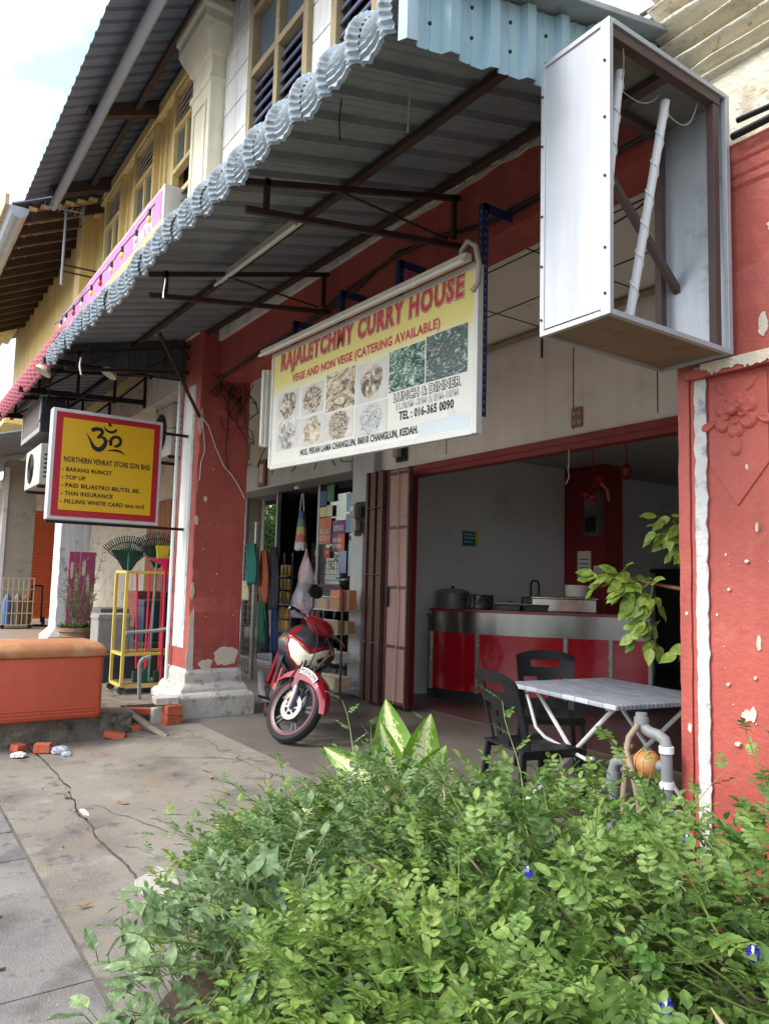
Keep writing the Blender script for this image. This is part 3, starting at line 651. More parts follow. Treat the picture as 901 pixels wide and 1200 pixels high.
for x in (-3.86,-5.66,-8.62):
    t = MB(); t.bar((x,1.62,azu(1.62)-.13+tz(x)),(x,3.2,azu(3.2)-.10+tz(x)),.03,.035); t.bar((x,1.62,3.70+tz(x)),(x,3.22,3.93+tz(x)),.032,.036)
    for y in (1.75,3.15): t.bar((x,y,3.72+tz(x)+(y-1.6)*.16),(x,y,azu(y)-.1+tz(x)),.03)
    t = t.build('truss', steel, AW)
    if x < -8: 
        for y in (1.8,2.5,3.1): MB().bar((x,y,3.72+tz(x)+(y-1.6)*.16),(x,y+(.35 if y<3 else -.3),azu(y)-.08+tz(x)),.014).build('brace_rod', steel, t)
    else: MB().bar((x,2.2,azu(2.2)-.12+tz(x)),(x,3.1,3.95+tz(x)),.012).build('brace_rod', steel, t)
MB().bar((-7.4,2.25,azu(2.25)-.05),(-8.25,3.05,3.45),.028).build('stay_rod', steel, AW)
# neighbour's awning with red lip
NA = thing('red_lipped_awning', 'dark awning with a faded red curled lip in front of the yellow store', 'awning', (-11.5,2.4,4.3))
rz = lambda y: 4.52+.2*(y-1.85)
corr(-15.4,-9.05,.25,.075,.045,lambda x,s,h:(x,1.85+s*1.40,rz(1.85+s*1.40)+h),1,.006).build('roof_sheet', soffitm, NA, recalc=False)
cm2 = curl_mesh('curl_panel_red', M('faded_red_sheet',(176,96,104),.6,.1,var=.15,vs=6,dirt=((206,160,164),.55,8)), .30)
for i in range(25):
    o = link('curl_panel', cm2, NA); o.location = Vector((-15.3+.25*i,1.85,rz(1.85))) - OFF[NA.name]
vsheet(-9.06,1.58,3.2,.21,.06,.03,lambda y:rz(max(1.85,y))-.01-max(0,(1.85-y))*.6,lambda y:4.18).build('end_sheet', dark_st, NA, solid=.003)
for x in (-9.3,-11.0,-13.0):
    t = MB(); t.bar((x,1.5,4.12),(x,3.2,4.2),.05,.07); t.bar((x,1.7,4.42),(x,3.2,4.62),.05,.06)
    for y in (1.75,2.25,2.75,3.18): t.bar((x,y,4.12),(x,y,4.46+(y-1.7)*.13),.035)
    for y in (1.75,2.25,2.75): t.bar((x,y,4.14),(x,y+.5,4.5+(y-1.7)*.13),.025)
    t.build('truss', dark_st, NA)
for y in (2.0,2.8): MB().bar((-15.3,y,rz(y)-.04),(-9.1,y,rz(y)-.04),.05).build('purlin', steel, NA)
# ================================================================= restaurant banner
def banner_mat():
    m = M('banner_vinyl', (226,224,212), .55, var=.03, vs=3, dirt=((196,188,168),.6,3,.25)); nt = m.node_tree; N = nt.nodes.new; L = nt.links.new
    b = nt.nodes['Principled BSDF']; src = b.inputs['Base Color'].links[0].from_socket
    tc = N('ShaderNodeTexCoord'); sp = N('ShaderNodeSeparateXYZ'); L(tc.outputs['Object'], sp.inputs[0])
    mu = N('ShaderNodeMath'); mu.operation = 'MULTIPLY_ADD'; mu.inputs[1].default_value = .035; L(sp.outputs[0], mu.inputs[0]); L(sp.outputs[2], mu.inputs[2])
    mr = N('ShaderNodeMapRange'); mr.inputs[1].default_value = 3.03; mr.inputs[2].default_value = 3.17; L(mu.outputs[0], mr.inputs[0])
    mx = N('ShaderNodeMixRGB'); L(mr.outputs[0], mx.inputs[0]); L(src, mx.inputs[1]); mx.inputs[2].default_value = (*lin((226,212,128)),1)
    L(mx.outputs[0], b.inputs['Base Color']); return m
bs_ = lambda x: -.032*(x+4.7)
BN = thing('banner_sign', 'yellow and white curry house banner with red title and food photos under the awning', 'banner', (-4.7,2.92,2.6))
def bq(x0,x1,z0,z1,y0,y1,mb=None):
    mb = mb or MB(); mb.add([(x,y,z+bs_(x)) for y in (y0,y1) for z in (z0,z1) for x in (x0,x1)],[(0,1,3,2),(4,6,7,5),(0,2,6,4),(1,5,7,3),(0,4,5,1),(2,3,7,6)]); return mb
def bsheet(u,v):
    x = -6.07+2.75*u; z = 2.60+1.02*v; return (x, 2.8895-.0005*math.sin(x*2.3+z*3), z+bs_(x))
MB().grid(bsheet,60,24).build('vinyl_sheet', banner_mat(), BN, smooth=True, recalc=False)
mb = MB(); bq(-6.09,-6.05,2.60,3.64,2.915,2.955,mb); bq(-3.33,-3.29,2.585,3.62,2.895,2.955,mb); bq(-6.05,-3.33,2.585,2.615,2.895,2.955,mb); bq(-6.05,-3.33,3.60,3.64,2.915,2.955,mb)
bfm = M('banner_frame',(214,212,206),.5,.1,var=.05,dirt=((170,160,148),.6,8))
for k,(a,b,c,d) in enumerate(((-6.09,-6.05,2.60,3.64),(-3.33,-3.29,2.585,3.62),(-6.05,-3.33,2.582,2.622),(-6.05,-3.33,3.60,3.64))): bq(a,b,c,d,2.880,2.925).build('frame_bar', bfm, BN, bevel=.003)
def bp(x0,z0): return lambda x,y,l: (x0+x, 2.8872-l*.4, z0+y+bs_(x0+x))
ink_red = M('print_red',(196,48,62),.55,var=.1,vs=6,dirt=((206,120,126),.6,14)); ink_pk = M('print_pink',(196,64,84),.55,var=.08); ink_lt = M('print_pale',(232,206,200),.55)
T = 'RAJALETCHMY CURRY HOUSE'
text_part('lettering_outline',T,black_p,BN,bp(-5.91,3.412),2.47,.195,.072,0,.06,1.16); text_part('lettering_rim',T,ink_lt,BN,bp(-5.91,3.412),2.47,.195,.050,.0015,.06,1.16); text_part('lettering',T,ink_red,BN,bp(-5.91,3.412),2.47,.195,.032,.003,.06,1.16)
text_part('lettering','VEGE AND NON VEGE (CATERING AVAILABLE)',ink_pk,BN,bp(-5.68,3.292),2.02,.085,.032,.001)
T = 'LUNCH & DINNER'; text_part('lettering_outline',T,black_p,BN,bp(-4.15,2.902),.70,.056,.075,0); text_part('lettering',T,paper_w,BN,bp(-4.15,2.902),.70,.056,.008,.002)
T = '11.30AM -3PM & 6PM-10PM'; text_part('lettering_outline',T,M('print_grey',(150,148,144),.6),BN,bp(-4.12,2.843),.65,.042,.05,0); text_part('lettering',T,paper_w,BN,bp(-4.12,2.843),.65,.042,.0,.002)
text_part('lettering','TEL : 016-365 0090',black_p,BN,bp(-4.085,2.768),.575,.056,.028,.001)
text_part('lettering','NO5, PEKAN LAMA CHANGLUN, 06010 CHANGLUN, KEDAH.',black_p,BN,bp(-5.49,2.648),1.62,.058,.028,.001)
def food_mat(i, cols, sc, c=(0,0), bg=(230,227,217), rad=.14):
    m = bpy.data.materials.new(f'food_print_{i}'); m.use_nodes = True; nt = m.node_tree; N = nt.nodes.new; L = nt.links.new; b = nt.nodes['Principled BSDF']; b.inputs['Roughness'].default_value = .55
    tc = N('ShaderNodeTexCoord'); mp = N('ShaderNodeMapping'); mp.inputs['Location'].default_value = (i*3.1,0,i*1.7); mp.inputs['Rotation'].default_value = (0,i*.7,0); mp.inputs['Scale'].default_value = (1,1,1.0+.7*(i%3)); L(tc.outputs['Object'], mp.inputs[0])
    def nz(scl,det,dist,rg=.6):
        n_ = N('ShaderNodeTexNoise'); n_.inputs['Scale'].default_value = scl; n_.inputs['Detail'].default_value = det; n_.inputs['Distortion'].default_value = dist; n_.inputs['Roughness'].default_value = rg; L(mp.outputs[0], n_.inputs['Vector']); return n_.outputs['Fac']
    cr = N('ShaderNodeValToRGB'); e = cr.color_ramp.elements; e[0].position = .34; e[0].color = (*lin(cols[0]),1); e[1].position = .64; e[1].color = (*lin(cols[-1]),1)
    for k,cc in enumerate(cols[1:-1]): q = e.new(.34+.30*(k+1)/(len(cols)-1)); q.color = (*lin(cc),1)
    L(nz(sc,3,2.5), cr.inputs[0])
    mr = N('ShaderNodeMapRange'); mr.inputs[1].default_value = .3; mr.inputs[2].default_value = .7; mr.inputs[3].default_value = .55; mr.inputs[4].default_value = 1.25; L(nz(sc*3.5,5,1.0,.7), mr.inputs[0])
    mu = N('ShaderNodeMixRGB'); mu.blend_type = 'MULTIPLY'; mu.inputs[0].default_value = 1; L(cr.outputs[0], mu.inputs[1]); L(mr.outputs[0], mu.inputs[2])
    sb = N('ShaderNodeVectorMath'); sb.operation = 'DISTANCE'; ml = N('ShaderNodeVectorMath'); ml.operation = 'MULTIPLY'; ml.inputs[1].default_value = (1,0,1.25); L(tc.outputs['Object'], ml.inputs[0]); L(ml.outputs[0], sb.inputs[0]); sb.inputs[1].default_value = (c[0],0,c[1]*1.25)
    ad = N('ShaderNodeMath'); ad.operation = 'MULTIPLY_ADD'; ad.inputs[1].default_value = .12; L(nz(14,4,.5), ad.inputs[0]); L(sb.outputs['Value'], ad.inputs[2])
    ms = N('ShaderNodeMapRange'); ms.inputs[1].default_value = rad+.05; ms.inputs[2].default_value = rad+.075; L(ad.outputs[0], ms.inputs[0])
    bgm = N('ShaderNodeMixRGB'); bgm.inputs[1].default_value = (*lin(bg),1); bgm.inputs[2].default_value = (*lin(tuple(int(x*.8) for x in bg)),1); L(nz(6,2,0), bgm.inputs[0])
    mx = N('ShaderNodeMixRGB'); L(ms.outputs[0], mx.inputs[0]); L(mu.outputs[0], mx.inputs[1]); L(bgm.outputs[0], mx.inputs[2]); L(mx.outputs[0], b.inputs['Base Color']); return m
pale = [(36,32,30),(110,94,76),(196,180,150),(226,220,206)]; tan_ = [(84,70,58),(160,140,108),(214,198,164),(222,214,196)]; grn = [(16,28,24),(50,86,70),(110,150,128),(206,212,200)]; grn2 = [(30,26,28),(70,120,112),(90,60,60),(180,200,196)]; pot_ = [(222,220,212),(198,196,190),(110,100,96),(220,216,206)]
pics = [(-5.96,-5.55,3.0,3.25,pale,22),(-5.50,-5.13,2.985,3.235,pale,26),(-5.09,-4.666,2.96,3.265,tan_,10),(-4.643,-4.24,2.955,3.25,pale,12),(-4.22,-3.81,2.975,3.265,grn,22),(-3.797,-3.386,2.975,3.28,grn2,18),
        (-5.95,-5.53,2.735,2.975,pot_,7),(-5.515,-5.093,2.725,2.97,tan_,7),(-5.085,-4.675,2.73,2.945,pale,34),(-4.645,-4.228,2.71,2.94,[(96,100,104),(180,184,184),(206,206,198),(224,224,218)],40)]
for i,(a,b,c,d,cl,sc) in enumerate(pics):
    bq(a,b,c,d,2.8880,2.8886).build('food_photo', food_mat(i,cl,sc*.55,((a+b)/2,(c+d)/2+bs_((a+b)/2)),rad=(.30 if i in (2,4,5) else .145)), BN)
bq(-3.86,-3.35,2.63,2.72,2.8881,2.8886).build('patch_strip', M('pale_blue_print',(206,216,218),.5,var=.04), BN)
# white plates round the dishes
for (cx,cz,r) in ((-5.82,2.93,.075),(-5.66,2.94,.075)):
    mb = MB(); mb.tube([(cx+r*math.cos(a),2.8872,cz+r*.9*math.sin(a)+bs_(cx)) for a in [2*math.pi*k/20 for k in range(20)]],.008,5,closed=True); mb.build('plate_rim', paper_w, BN)
# slotted blue posts
M('grey_slot',(120,124,136),.6); blue_s = M('blue_slotted_angle',(36,52,98),.55,.2,var=.12)
for x,z0,z1 in ((-3.36,2.66,4.0),(-4.25,3.58,3.95),(-5.05,3.6,3.98),(-5.85,3.62,3.95)):
    o = MB().box(x-.022,x+.022,2.957,2.96,z0,z1); o.box(x+.019,x+.022,2.96,3.2,z1-.06,z1); o.box(x+.019,x+.022,2.96,3.0,z0,z1)
    o = o.build('slotted_post', blue_s, BN)
    h = MB(); z = z0+.03
    while z < z1-.02: h.box(x+.0222,x+.0232,2.974,2.986,z,z+.018); h.box(x-.005,x+.005,2.9555,2.9565,z,z+.018); z += .05
    stuff(h.build('slot_holes', MATS['grey_slot'] if x > -3.5 else black_p, o))
tubew = M('tube_glass_off',(218,216,210),.25,var=.03); batten = M('lamp_batten',(206,200,188),.5,var=.06,dirt=((160,148,130),.6,6))
def tube_lamp(name,label,p0,p1,off=(0,0,-.045),twin=1,grp=None):
    p0,p1,off = Vector(p0),Vector(p1),Vector(off); t = thing(name,label,'lamp',tuple(p0),group=grp)
    MB().bar(p0,p1,.05,.045).build('batten', batten, t, bevel=.004)
    d = (p1-p0).normalized()
    for k in range(twin):
        a = p0.lerp(p1,k/twin)+off+d*.02; b = p0.lerp(p1,(k+1)/twin)+off-d*.02
        MB().tube([a,b],.015,10).build('tube', tubew, t, smooth=40)
        for q,s in ((a,1),(b,-1)): MB().bar(q-d*.006*s-off*.9,q-d*.006*s+off*.25,.03,.02).build('lamp_holder', batten, t)
    return t
tube_lamp('tube_lamp','long double fluorescent lamp along the top edge of the banner',(-6.16,2.82,3.70),(-3.31,2.82,3.605),(0,-.035,-.03),2)
tube_lamp('tube_lamp','upright fluorescent lamp at the left edge of the banner',(-6.145,2.88,2.84),(-6.145,2.88,3.55),(-.01,-.045,0))
tube_lamp('tube_lamp','fluorescent lamp hanging under the awning sheets',(-5.85,2.25,4.14),(-4.40,2.25,4.10),(.0,-.03,-.045))
fx = M('flex_conduit',(176,168,156),.6,var=.08)
tag(MB().tube([(-3.42,2.86,3.60),(-3.40,2.84,3.68),(-3.33,2.83,3.71),(-3.27,2.84,3.66),(-3.26,2.86,3.55),(-3.28,2.87,3.45),(-3.33,2.87,3.41)],.017,8).build('flexible_conduit', fx, smooth=True),'grey flexible conduit looped at the top right corner of the banner','conduit')

# ================================================================= yellow store sign
YS = thing('yellow_sign','yellow signboard with red border and black Om symbol projecting from the pillar','sign',(-8.5,2.9,2.2))
sgw = M('sign_casing',(206,208,208),.45,.1,var=.05,streak=((168,160,150),.4,8))
sgy = M('sign_yellow',(222,172,22),.4,var=.03); sgr = M('sign_red',(178,26,44),.4,var=.04)
MB().box(-8.575,-8.425,1.495,2.665,2.225,3.41).build('casing', sgw, YS, bevel=.008)
MB().box(-8.426,-8.418,1.53,2.63,2.262,3.373).build('red_border', sgr, YS)
MB().box(-8.419,-8.413,1.60,2.565,2.33,3.312).build('yellow_face', sgy, YS)
yp = lambda y0,z0: (lambda x,y,l:(-8.4115+l,y0+x,z0+y))
text_part('lettering','NORTHERN VENKAT STORE SDN BHD',black_p,YS,yp(1.628,2.842),.91,.056,.03)
for s_,z,w_ in (('- BARANG RUNCIT',2.742,.505),('- TOP UP',2.656,.235),('- PAID BIL/ASTRO BIL/TEL BIL',2.572,.82),('- THAI INSURANCE',2.487,.53),('- FILLING WHITE CARD tmz tm3',2.402,.875)):
    text_part('lettering',s_,black_p,YS,yp(1.618,z),w_,.042 if 'tmz' not in s_ else .042,.034)
# Om symbol from tapered strokes; picture coords -> (y, z)
om = lambda px,py: (-8.410, 1.83+(px-185)*.000735, 3.325-(py-85)*.000735)
def stroke(pts):
    out = MB(); n = len(pts); L_ = []; R_ = []
    fine = []
    for i in range(n-1):          # Catmull-Rom
        p = [pts[max(0,i-1)],pts[i],pts[i+1],pts[min(n-1,i+2)]]
        for k in range(6):
            t = k/6; fine.append(tuple(.5*((2*p[1][c])+(-p[0][c]+p[2][c])*t+(2*p[0][c]-5*p[1][c]+4*p[2][c]-p[3][c])*t*t+(-p[0][c]+3*p[1][c]-3*p[2][c]+p[3][c])*t**3) for c in range(3)))
    fine.append(pts[-1]); m = len(fine); vs = []
    for i,(x,y,w) in enumerate(fine):
        a = fine[max(0,i-1)]; b = fine[min(m-1,i+1)]; dx,dy = b[0]-a[0],b[1]-a[1]; l = math.hypot(dx,dy) or 1
        for s in (-1,1): vs.append(om(x-dy/l*w/2*s, y+dx/l*w/2*s))
    return MB().add(vs,[(2*i,2*i+1,2*i+3,2*i+2) for i in range(m-1)])
for st in ([(262,240,60),(330,212,58),(395,215,52),(415,255,48),(390,300,42),(352,348,44)],
           [(380,320,20),(440,335,46),(470,390,52),(440,470,66),(380,515,70),(310,490,58),(262,410,34),(225,340,18),(186,285,3)],
           [(490,362,10),(525,380,20),(545,425,46),(545,360,44),(575,310,44),(635,295,44),(680,330,46),(680,390,46),(640,430,46),(590,440,20)],
           [(430,160,6),(470,210,30),(530,235,38),(585,220,40),(622,180,26)],[(490,88,6),(520,125,46),(522,150,30)],[(495,522,4),(560,505,22),(640,500,36),(710,520,24),(765,552,3)]):
    stroke(st).build('om_stroke', black_p, YS, recalc=False)
MB().bar((-8.5,1.5,2.205),(-8.5,3.01,2.205),.035,.03).build('support_bar', dark_st, YS)
MB().bar((-8.5,2.66,3.3),(-8.5,3.0,3.3),.03).build('support_bar', dark_st, YS)

# ================================================================= empty lightbox
LB = thing('empty_lightbox','empty projecting sign box with missing panels and loose white tubes, fixed to the red pillar','sign box',(-1.94,3.0,2.66))
x0,x1,y0,y1,z0,z1 = -2.12,-1.765,2.19,3.0,2.665,3.845
alu = M('box_aluminium',(176,178,180),.45,.25,var=.05,dirt=((150,146,140),.6,8)); whp = M('box_white_sheet',(178,182,189),.5,.05,var=.04,vs=1.2,streak=((150,150,152),.5,9),dirt=[((150,140,126),.62,5,.12),((160,162,166),.5,1.5,.3)]); brn = M('box_brown_steel',(86,68,64),.65,.2,var=.15,vs=6); ply = M('box_plywood',(132,112,90),.85,var=.15,vs=3,dirt=((92,72,54),.55,5)); grm = M('box_back_sheet',(172,178,184),.35,.2,var=.08,vs=4,streak=((206,210,214),.6,10),dirt=((110,110,112),.58,5,.2))
MB().box(x0+.012,x1-.04,y0+.006,y0+.012,z0+.03,z1-.012).build('front_sheet', whp, LB)
MB().box(x0+.01,x1-.01,y1-.02,y1-.01,z0+.02,z1-.02).build('back_sheet', grm, LB)
MB().box(x0+.01,x1-.01,y0+.012,y1-.02,z0+.012,z0+.022).build('bottom_board', ply, LB)
MB().box(x0+.01,x1-.01,y0+.012,y1-.02,z1-.022,z1-.012).build('top_board', M('box_top_board',(120,118,112),.8,var=.2,vs=5,dirt=((70,62,56),.56,6)), LB)
w = .022
for (a,b,c,d,e,f) in ((x0,x0+w,y0,y0+w,z0,z1),(x1-.045,x1,y0,y0+w,z0,z1),(x0,x0+w,y1-w,y1,z0,z1),(x1-w,x1,y1-.03,y1,z0,z1)): MB().box(a,b,c,d,e,f).build('corner_post', alu, LB, bevel=.002)
for z in (z0-.001,z1-w+.001):
    for (a,b,c,d) in ((x0+w,x1-.045,y0-.001,y0+w),(x0+w,x1-w,y1-w,y1-.001),(x0-.001,x0+w,y0+w,y1-w),(x1-w,x1+.001,y0+w,y1-.03)): MB().box(a,b,c,d,z,z+w).build('edge_rail', alu, LB, bevel=.002)
for (x,y) in ((x1-.035,y1-.085),(x0+.035,y1-.06),(x0+.035,y0+.05)): MB().box(x-.012,x+.022,y-.02,y+.02,z0+.022,z1-.022).build('inner_post', brn, LB, bevel=.002)
for (a,b,c,d) in ((x1-.05,x1-.008,y0+.03,y1-.06),(x0+.008,x0+.05,y0+.03,y1-.06)): MB().box(a,b,c,d,z1-.065,z1-.024).build('inner_rail', brn, LB, bevel=.002)
MB().box(x0+.05,x1-.05,2.58,2.63,z1-.06,z1-.025).build('inner_rail', brn, LB)
for (a,b) in (((x1-.10,2.68,z1-.10),(-1.93,2.50,2.70)),((-1.86,2.37,z1-.10),(-1.93,2.30,2.70))):
    t = MB().tube([a,b],.019,12).build('loose_tube', M('painted_tube',(214,212,208),.4,var=.03), LB, smooth=40)
    a,b = Vector(a),Vector(b); hel = []
    for i in range(60):
        k = .05+.92*i/59; p = a.lerp(b,k); an = i*.75; hel.append(p+Vector((.022*math.cos(an),.022*math.sin(an),0)))
    MB().tube(hel,.0022,4).build('wire', paper_w, t)
for sd,(a,b,d) in enumerate((((x1-.10,2.66,z1-.11),(x1-.05,2.85,z1-.06),.09),((x1-.12,2.66,z1-.08),(-1.93,2.38,z1-.08),.05),((-1.93,2.38,z1-.1),(-1.80,2.3,z1-.07),.06))):
    MB().tube(wob(sag(a,b,d,14,(0,.03,0)),.02,sd),.0025,4).build('wire', fx, LB)
mb = MB()
for z in (2.72,2.95,3.2,3.45,3.7):
    for x in (x0+.011,x1-.022): mb.lathe([(.006,0),(.005,.004),(0,.005)],(x,y0-.002,z+random.uniform(-.03,.03)),6,m=Matrix.Rotation(R(90),3,'X'))
stuff(mb.build('screws', steel, LB))
MB().bar((-2.085,2.26,3.74),(-2.02,2.985,3.02),.03).build('brace', brn, LB)

# ================================================================= table
TB = thing('folding_table','grey folding table with woven-print top and white crossed legs beside the red pillar','table',(-3.46,4.285,.124),R(-8.3),world=False)
def tabletop_mat():
    m = M('table_print',(152,158,168),.45,var=.1,vs=5); nt = m.node_tree; N = nt.nodes.new; L = nt.links.new; b = nt.nodes['Principled BSDF']; src = b.inputs['Base Color'].links[0].from_socket
    tc = N('ShaderNodeTexCoord'); mp = N('ShaderNodeMapping'); mp.inputs['Scale'].default_value = (1,1,1); L(tc.outputs['Object'], mp.inputs[0])
    br = N('ShaderNodeTexBrick'); br.inputs['Scale'].default_value = 7; br.inputs['Mortar Size'].default_value = .022; br.inputs['Brick Width'].default_value = .9; br.inputs['Row Height'].default_value = .24; br.inputs['Color1'].default_value = (*lin((196,202,214)),1); br.inputs['Color2'].default_value = (*lin((150,156,168)),1); br.inputs['Mortar'].default_value = (*lin((70,72,80)),1); L(mp.outputs[0], br.inputs['Vector'])
    mx = N('ShaderNodeMixRGB'); mx.inputs[0].default_value = .8; L(src, mx.inputs[1]); L(br.outputs[0], mx.inputs[2]); L(mx.outputs[0], b.inputs['Base Color']); return m
MB().box(-.56,.56,-.475,.475,.80,.832).build('table_top', tabletop_mat(), TB, bevel=.008)
wt = M('white_tube',(208,208,206),.4,var=.05,dirt=((160,150,140),.62,6))
for y in (-.33,.33):
    for s in (-1,1):
        yy = y+s*.02
        MB().tube([(-.42*s,yy,.79),(-.36*s,yy,.74),(.40*s,yy,.05),(.47*s,yy,.012)],.015,8).build('leg', wt, TB, smooth=40)
for x in (-.38,.38): MB().tube([(x,-.35,.09),(x,.35,.09)],.011,6).build('stretcher', wt, TB)
MB().tube([(-.40,-.40,.76),(-.30,-.40,.55),(-.2,-.40,.50),(.22,-.40,.44),(.28,-.40,.46)],.012,8).build('folding_stay', wt, TB, smooth=40)
for x in (-.41,.41): MB().box(x-.02,x+.02,-.40,.40,.775,.80).build('top_rail', wt, TB)

# ================================================================= plastic chairs
blk = M('black_plastic',(22,23,26),.45,var=.15,vs=4,dirt=((40,40,42),.64,6),spec=.35)
def make_chair(label, loc, rotz):
    s = 1.12; C = thing('plastic_chair', label, 'chair', loc, rotz, 'black plastic chairs', world=False)
    def bk(u,v):       # backrest surface, x back(-) , y across, z up
        wv = .205 + .02*v; y = (u*2-1)*wv; zz = .44+.43*v
        if v > .82: zz -= .045*((abs(u*2-1))**2.6)*((v-.82)/.18)
        x = -.20 - .11*v**1.2 + .045*(u*2-1)**2*(1-.3*v)
        return (x*s, y*s, zz*s)
    def mask(i,j):     # 20 x 24
        cu = abs(i-9.5)
        if 17 <= j <= 19 and cu < 5: return False          # hand slot
        if j < 13 and 3.4 < cu < 8: return j > 10 and cu > 6.6 and False
        if j in (3,4,5,6,9,10) and cu < .8: return False
        return True
    MB().grid(bk,20,24,mask).build('backrest', blk, C, smooth=40, solid=.014)
    def st(u,v):
        y = (u*2-1)*.215; x = -.20+.42*v; z = .44 - .012*math.cos(math.pi*(v-.5))*math.cos(math.pi*(u-.5)) - (.02 if v > .97 else 0); return (x*s,y*s,z*s)
    MB().grid(st,12,12).build('seat', blk, C, smooth=40, solid=.016)
    ap = MB(); ap.box(-.19*s,.205*s,-.21*s,-.195*s,.39*s,.432*s); ap.box(-.19*s,.205*s,.195*s,.21*s,.39*s,.432*s); ap.box(.195*s,.21*s,-.194*s,.194*s,.39*s,.425*s); ap.build('apron', blk, C)
    for sx,sy in ((1,1),(1,-1),(-1,1),(-1,-1)):
        a = Vector((sx*.185,sy*.19,.43))*s; b = Vector((sx*.225,sy*.225,0))*s
        MB().bar(a,b,.042,.03).build('leg', blk, C, bevel=.006)
    return C
make_chair('black plastic chair seen from behind, its back to the leafy shrub',(-3.66,3.74,.124),R(78))
make_chair('black plastic chair facing the grey table from the counter side',(-4.42,4.72,.124),R(-38))

# ================================================================= water meter
WM = thing('water_meter','brown water meter on grey pipes standing left of the red pillar','water meter',(-2.3,3.0,.12))
pg = M('grey_pvc',(122,124,126),.5,var=.1,vs=8,dirt=((88,84,78),.56,8)); brs = M('meter_brown',(166,110,62),.5,var=.12,dirt=((120,80,50),.58,9)); brz = M('old_brass',(128,104,74),.5,.5,var=.2)
Y_ = 2.96
MB().tube([(-2.37,Y_,.1),(-2.37,Y_,.80),(-2.36,Y_,.835),(-2.33,Y_,.855),(-2.27,Y_,.86)],.028,12).build('pipe', pg, WM, smooth=50)
for z in (.78,): MB().tube([(-2.37,Y_,z-.018),(-2.37,Y_,z+.018)],.034,12).build('collar', pg, WM, smooth=50)
MB().tube([(-2.29,Y_,.86),(-2.25,Y_,.86)],.036,12).build('collar', brz, WM, smooth=50)
MB().lathe([(.0,-.062),(.03,-.062),(.045,-.05),(.058,-.03),(.062,-.005),(.062,.02),(.055,.042),(.035,.058),(.02,.06),(.0,.06)],(-2.185,Y_-.005,.865),20,m=Matrix.Rotation(R(90),3,'Y')).build('meter_body', brs, WM, smooth=40)
for dx in (-.02,.022): MB().tube([(-2.185+dx+.062*0,Y_-.005+.064*math.cos(a),.865+.064*math.sin(a)) for a in [2*math.pi*k/18 for k in range(18)]],.003,4,closed=True).build('meter_ring', M('meter_rim',(190,150,100),.5), WM)
MB().tube([(-2.13,Y_,.87),(-2.085,Y_,.88)],.026,10).build('collar', pg, WM, smooth=50)
MB().tube([(-2.085,Y_,.1),(-2.085,Y_,.83),(-2.088,Y_,.96),(-2.095,Y_,.99),(-2.125,Y_,1.005),(-2.17,Y_,1.01),(-2.20,Y_,1.025),(-2.215,Y_,1.05),(-2.215,Y_,1.09)],.026,12).build('pipe', pg, WM, smooth=50)
for z in (.80,.95): MB().tube([(-2.086,Y_,z-.015),(-2.086,Y_,z+.015)],.032,12).build('collar', white_p, WM, smooth=50)
MB().tube([(-2.215,Y_,1.04),(-2.215,Y_,1.07)],.033,12).build('collar', pg, WM, smooth=50)
v = MB(); v.tube([(-2.275,Y_-.01,.86),(-2.275,Y_-.01,.93)],.011,8); v.bar((-2.30,Y_-.01,.935),(-2.25,Y_-.01,.935),.016); v.build('valve_tap', brz, WM)
MB().tube([(-2.21,Y_-.03,1.04),(-2.245,Y_-.05,.98),(-2.245,Y_-.07,.92),(-2.21,Y_-.09,.87),(-2.185,Y_-.09,.80),(-2.17,Y_-.08,.70),(-2.165,Y_-.08,.5)],.014,8).build('hose', M('hose',(140,122,102),.6,var=.1), WM, smooth=50)
MB().tube([(-2.275,Y_-.03,.85),(-2.28,Y_-.05,.7),(-2.265,Y_-.05,.45)],.014,8).build('hose', MATS['hose'], WM, smooth=50)

# ================================================================= counter
CT = thing('serving_counter','curved red serving counter with stainless steel band inside the curry house','counter',(-7,7,.14))
cp = [(-8.38,6.32),(-8.1,6.36),(-7.75,6.44),(-7.42,6.58),(-7.1,6.76),(-6.8,6.97),(-6.51,7.22),(-6.3,7.42),(-6.13,7.6),(-5.97,7.77),(-5.82,7.95)]
def cn(i):
    a = Vector(cp[max(0,i-1)]); b = Vector(cp[min(len(cp)-1,i+1)]); t = (b-a).normalized(); return Vector((t.y,-t.x))
def cwall(i0,i1,z0,z1,off,mat,name,th=.02,smooth=40):
    mb = MB(); vs = []
    for i in range(i0,i1+1):
        n = cn(i)
        for z in (z0,z1):
            for o in (off,off-th): vs.append((cp[i][0]+n.x*o, cp[i][1]+n.y*o, z))
    k = i1-i0
    fs = [(4*i+0,4*i+4,4*i+6,4*i+2) for i in range(k)]+[(4*i+2,4*i+6,4*i+7,4*i+3) for i in range(k)]+[(4*i+1,4*i+3,4*i+7,4*i+5) for i in range(k)]+[(4*i,4*i+1,4*i+5,4*i+4) for i in range(k)]+[(0,2,3,1),(4*k,4*k+1,4*k+3,4*k+2)]
    mb.add(vs,fs); return mb.build(name, mat, CT, smooth=smooth)
gred = M('gloss_red_laminate',(150,12,28),.12,var=.06,spec=.6,coat=.4); sts = M('stainless',(142,142,140),.2,.95,var=.06,vs=2,stretch=(1,1,.1))
for a,b in ((1,3),(3,6),(6,8),(8,10)): cwall(a,b,.27,1.02,0,gred,'red_panel')
cwall(1,10,1.02,1.30,.012,sts,'steel_band',.03); cwall(1,10,.14,.27,-.06,black_p,'toe_kick'); cwall(1,10,1.30,1.335,.06,M('counter_lip_red',(116,16,28),.3,var=.1),'counter_top_edge',.08)
mb = MB(); o_ = [(p[0]-cn(i).x*.62,p[1]-cn(i).y*.62) for i,p in enumerate(cp)]
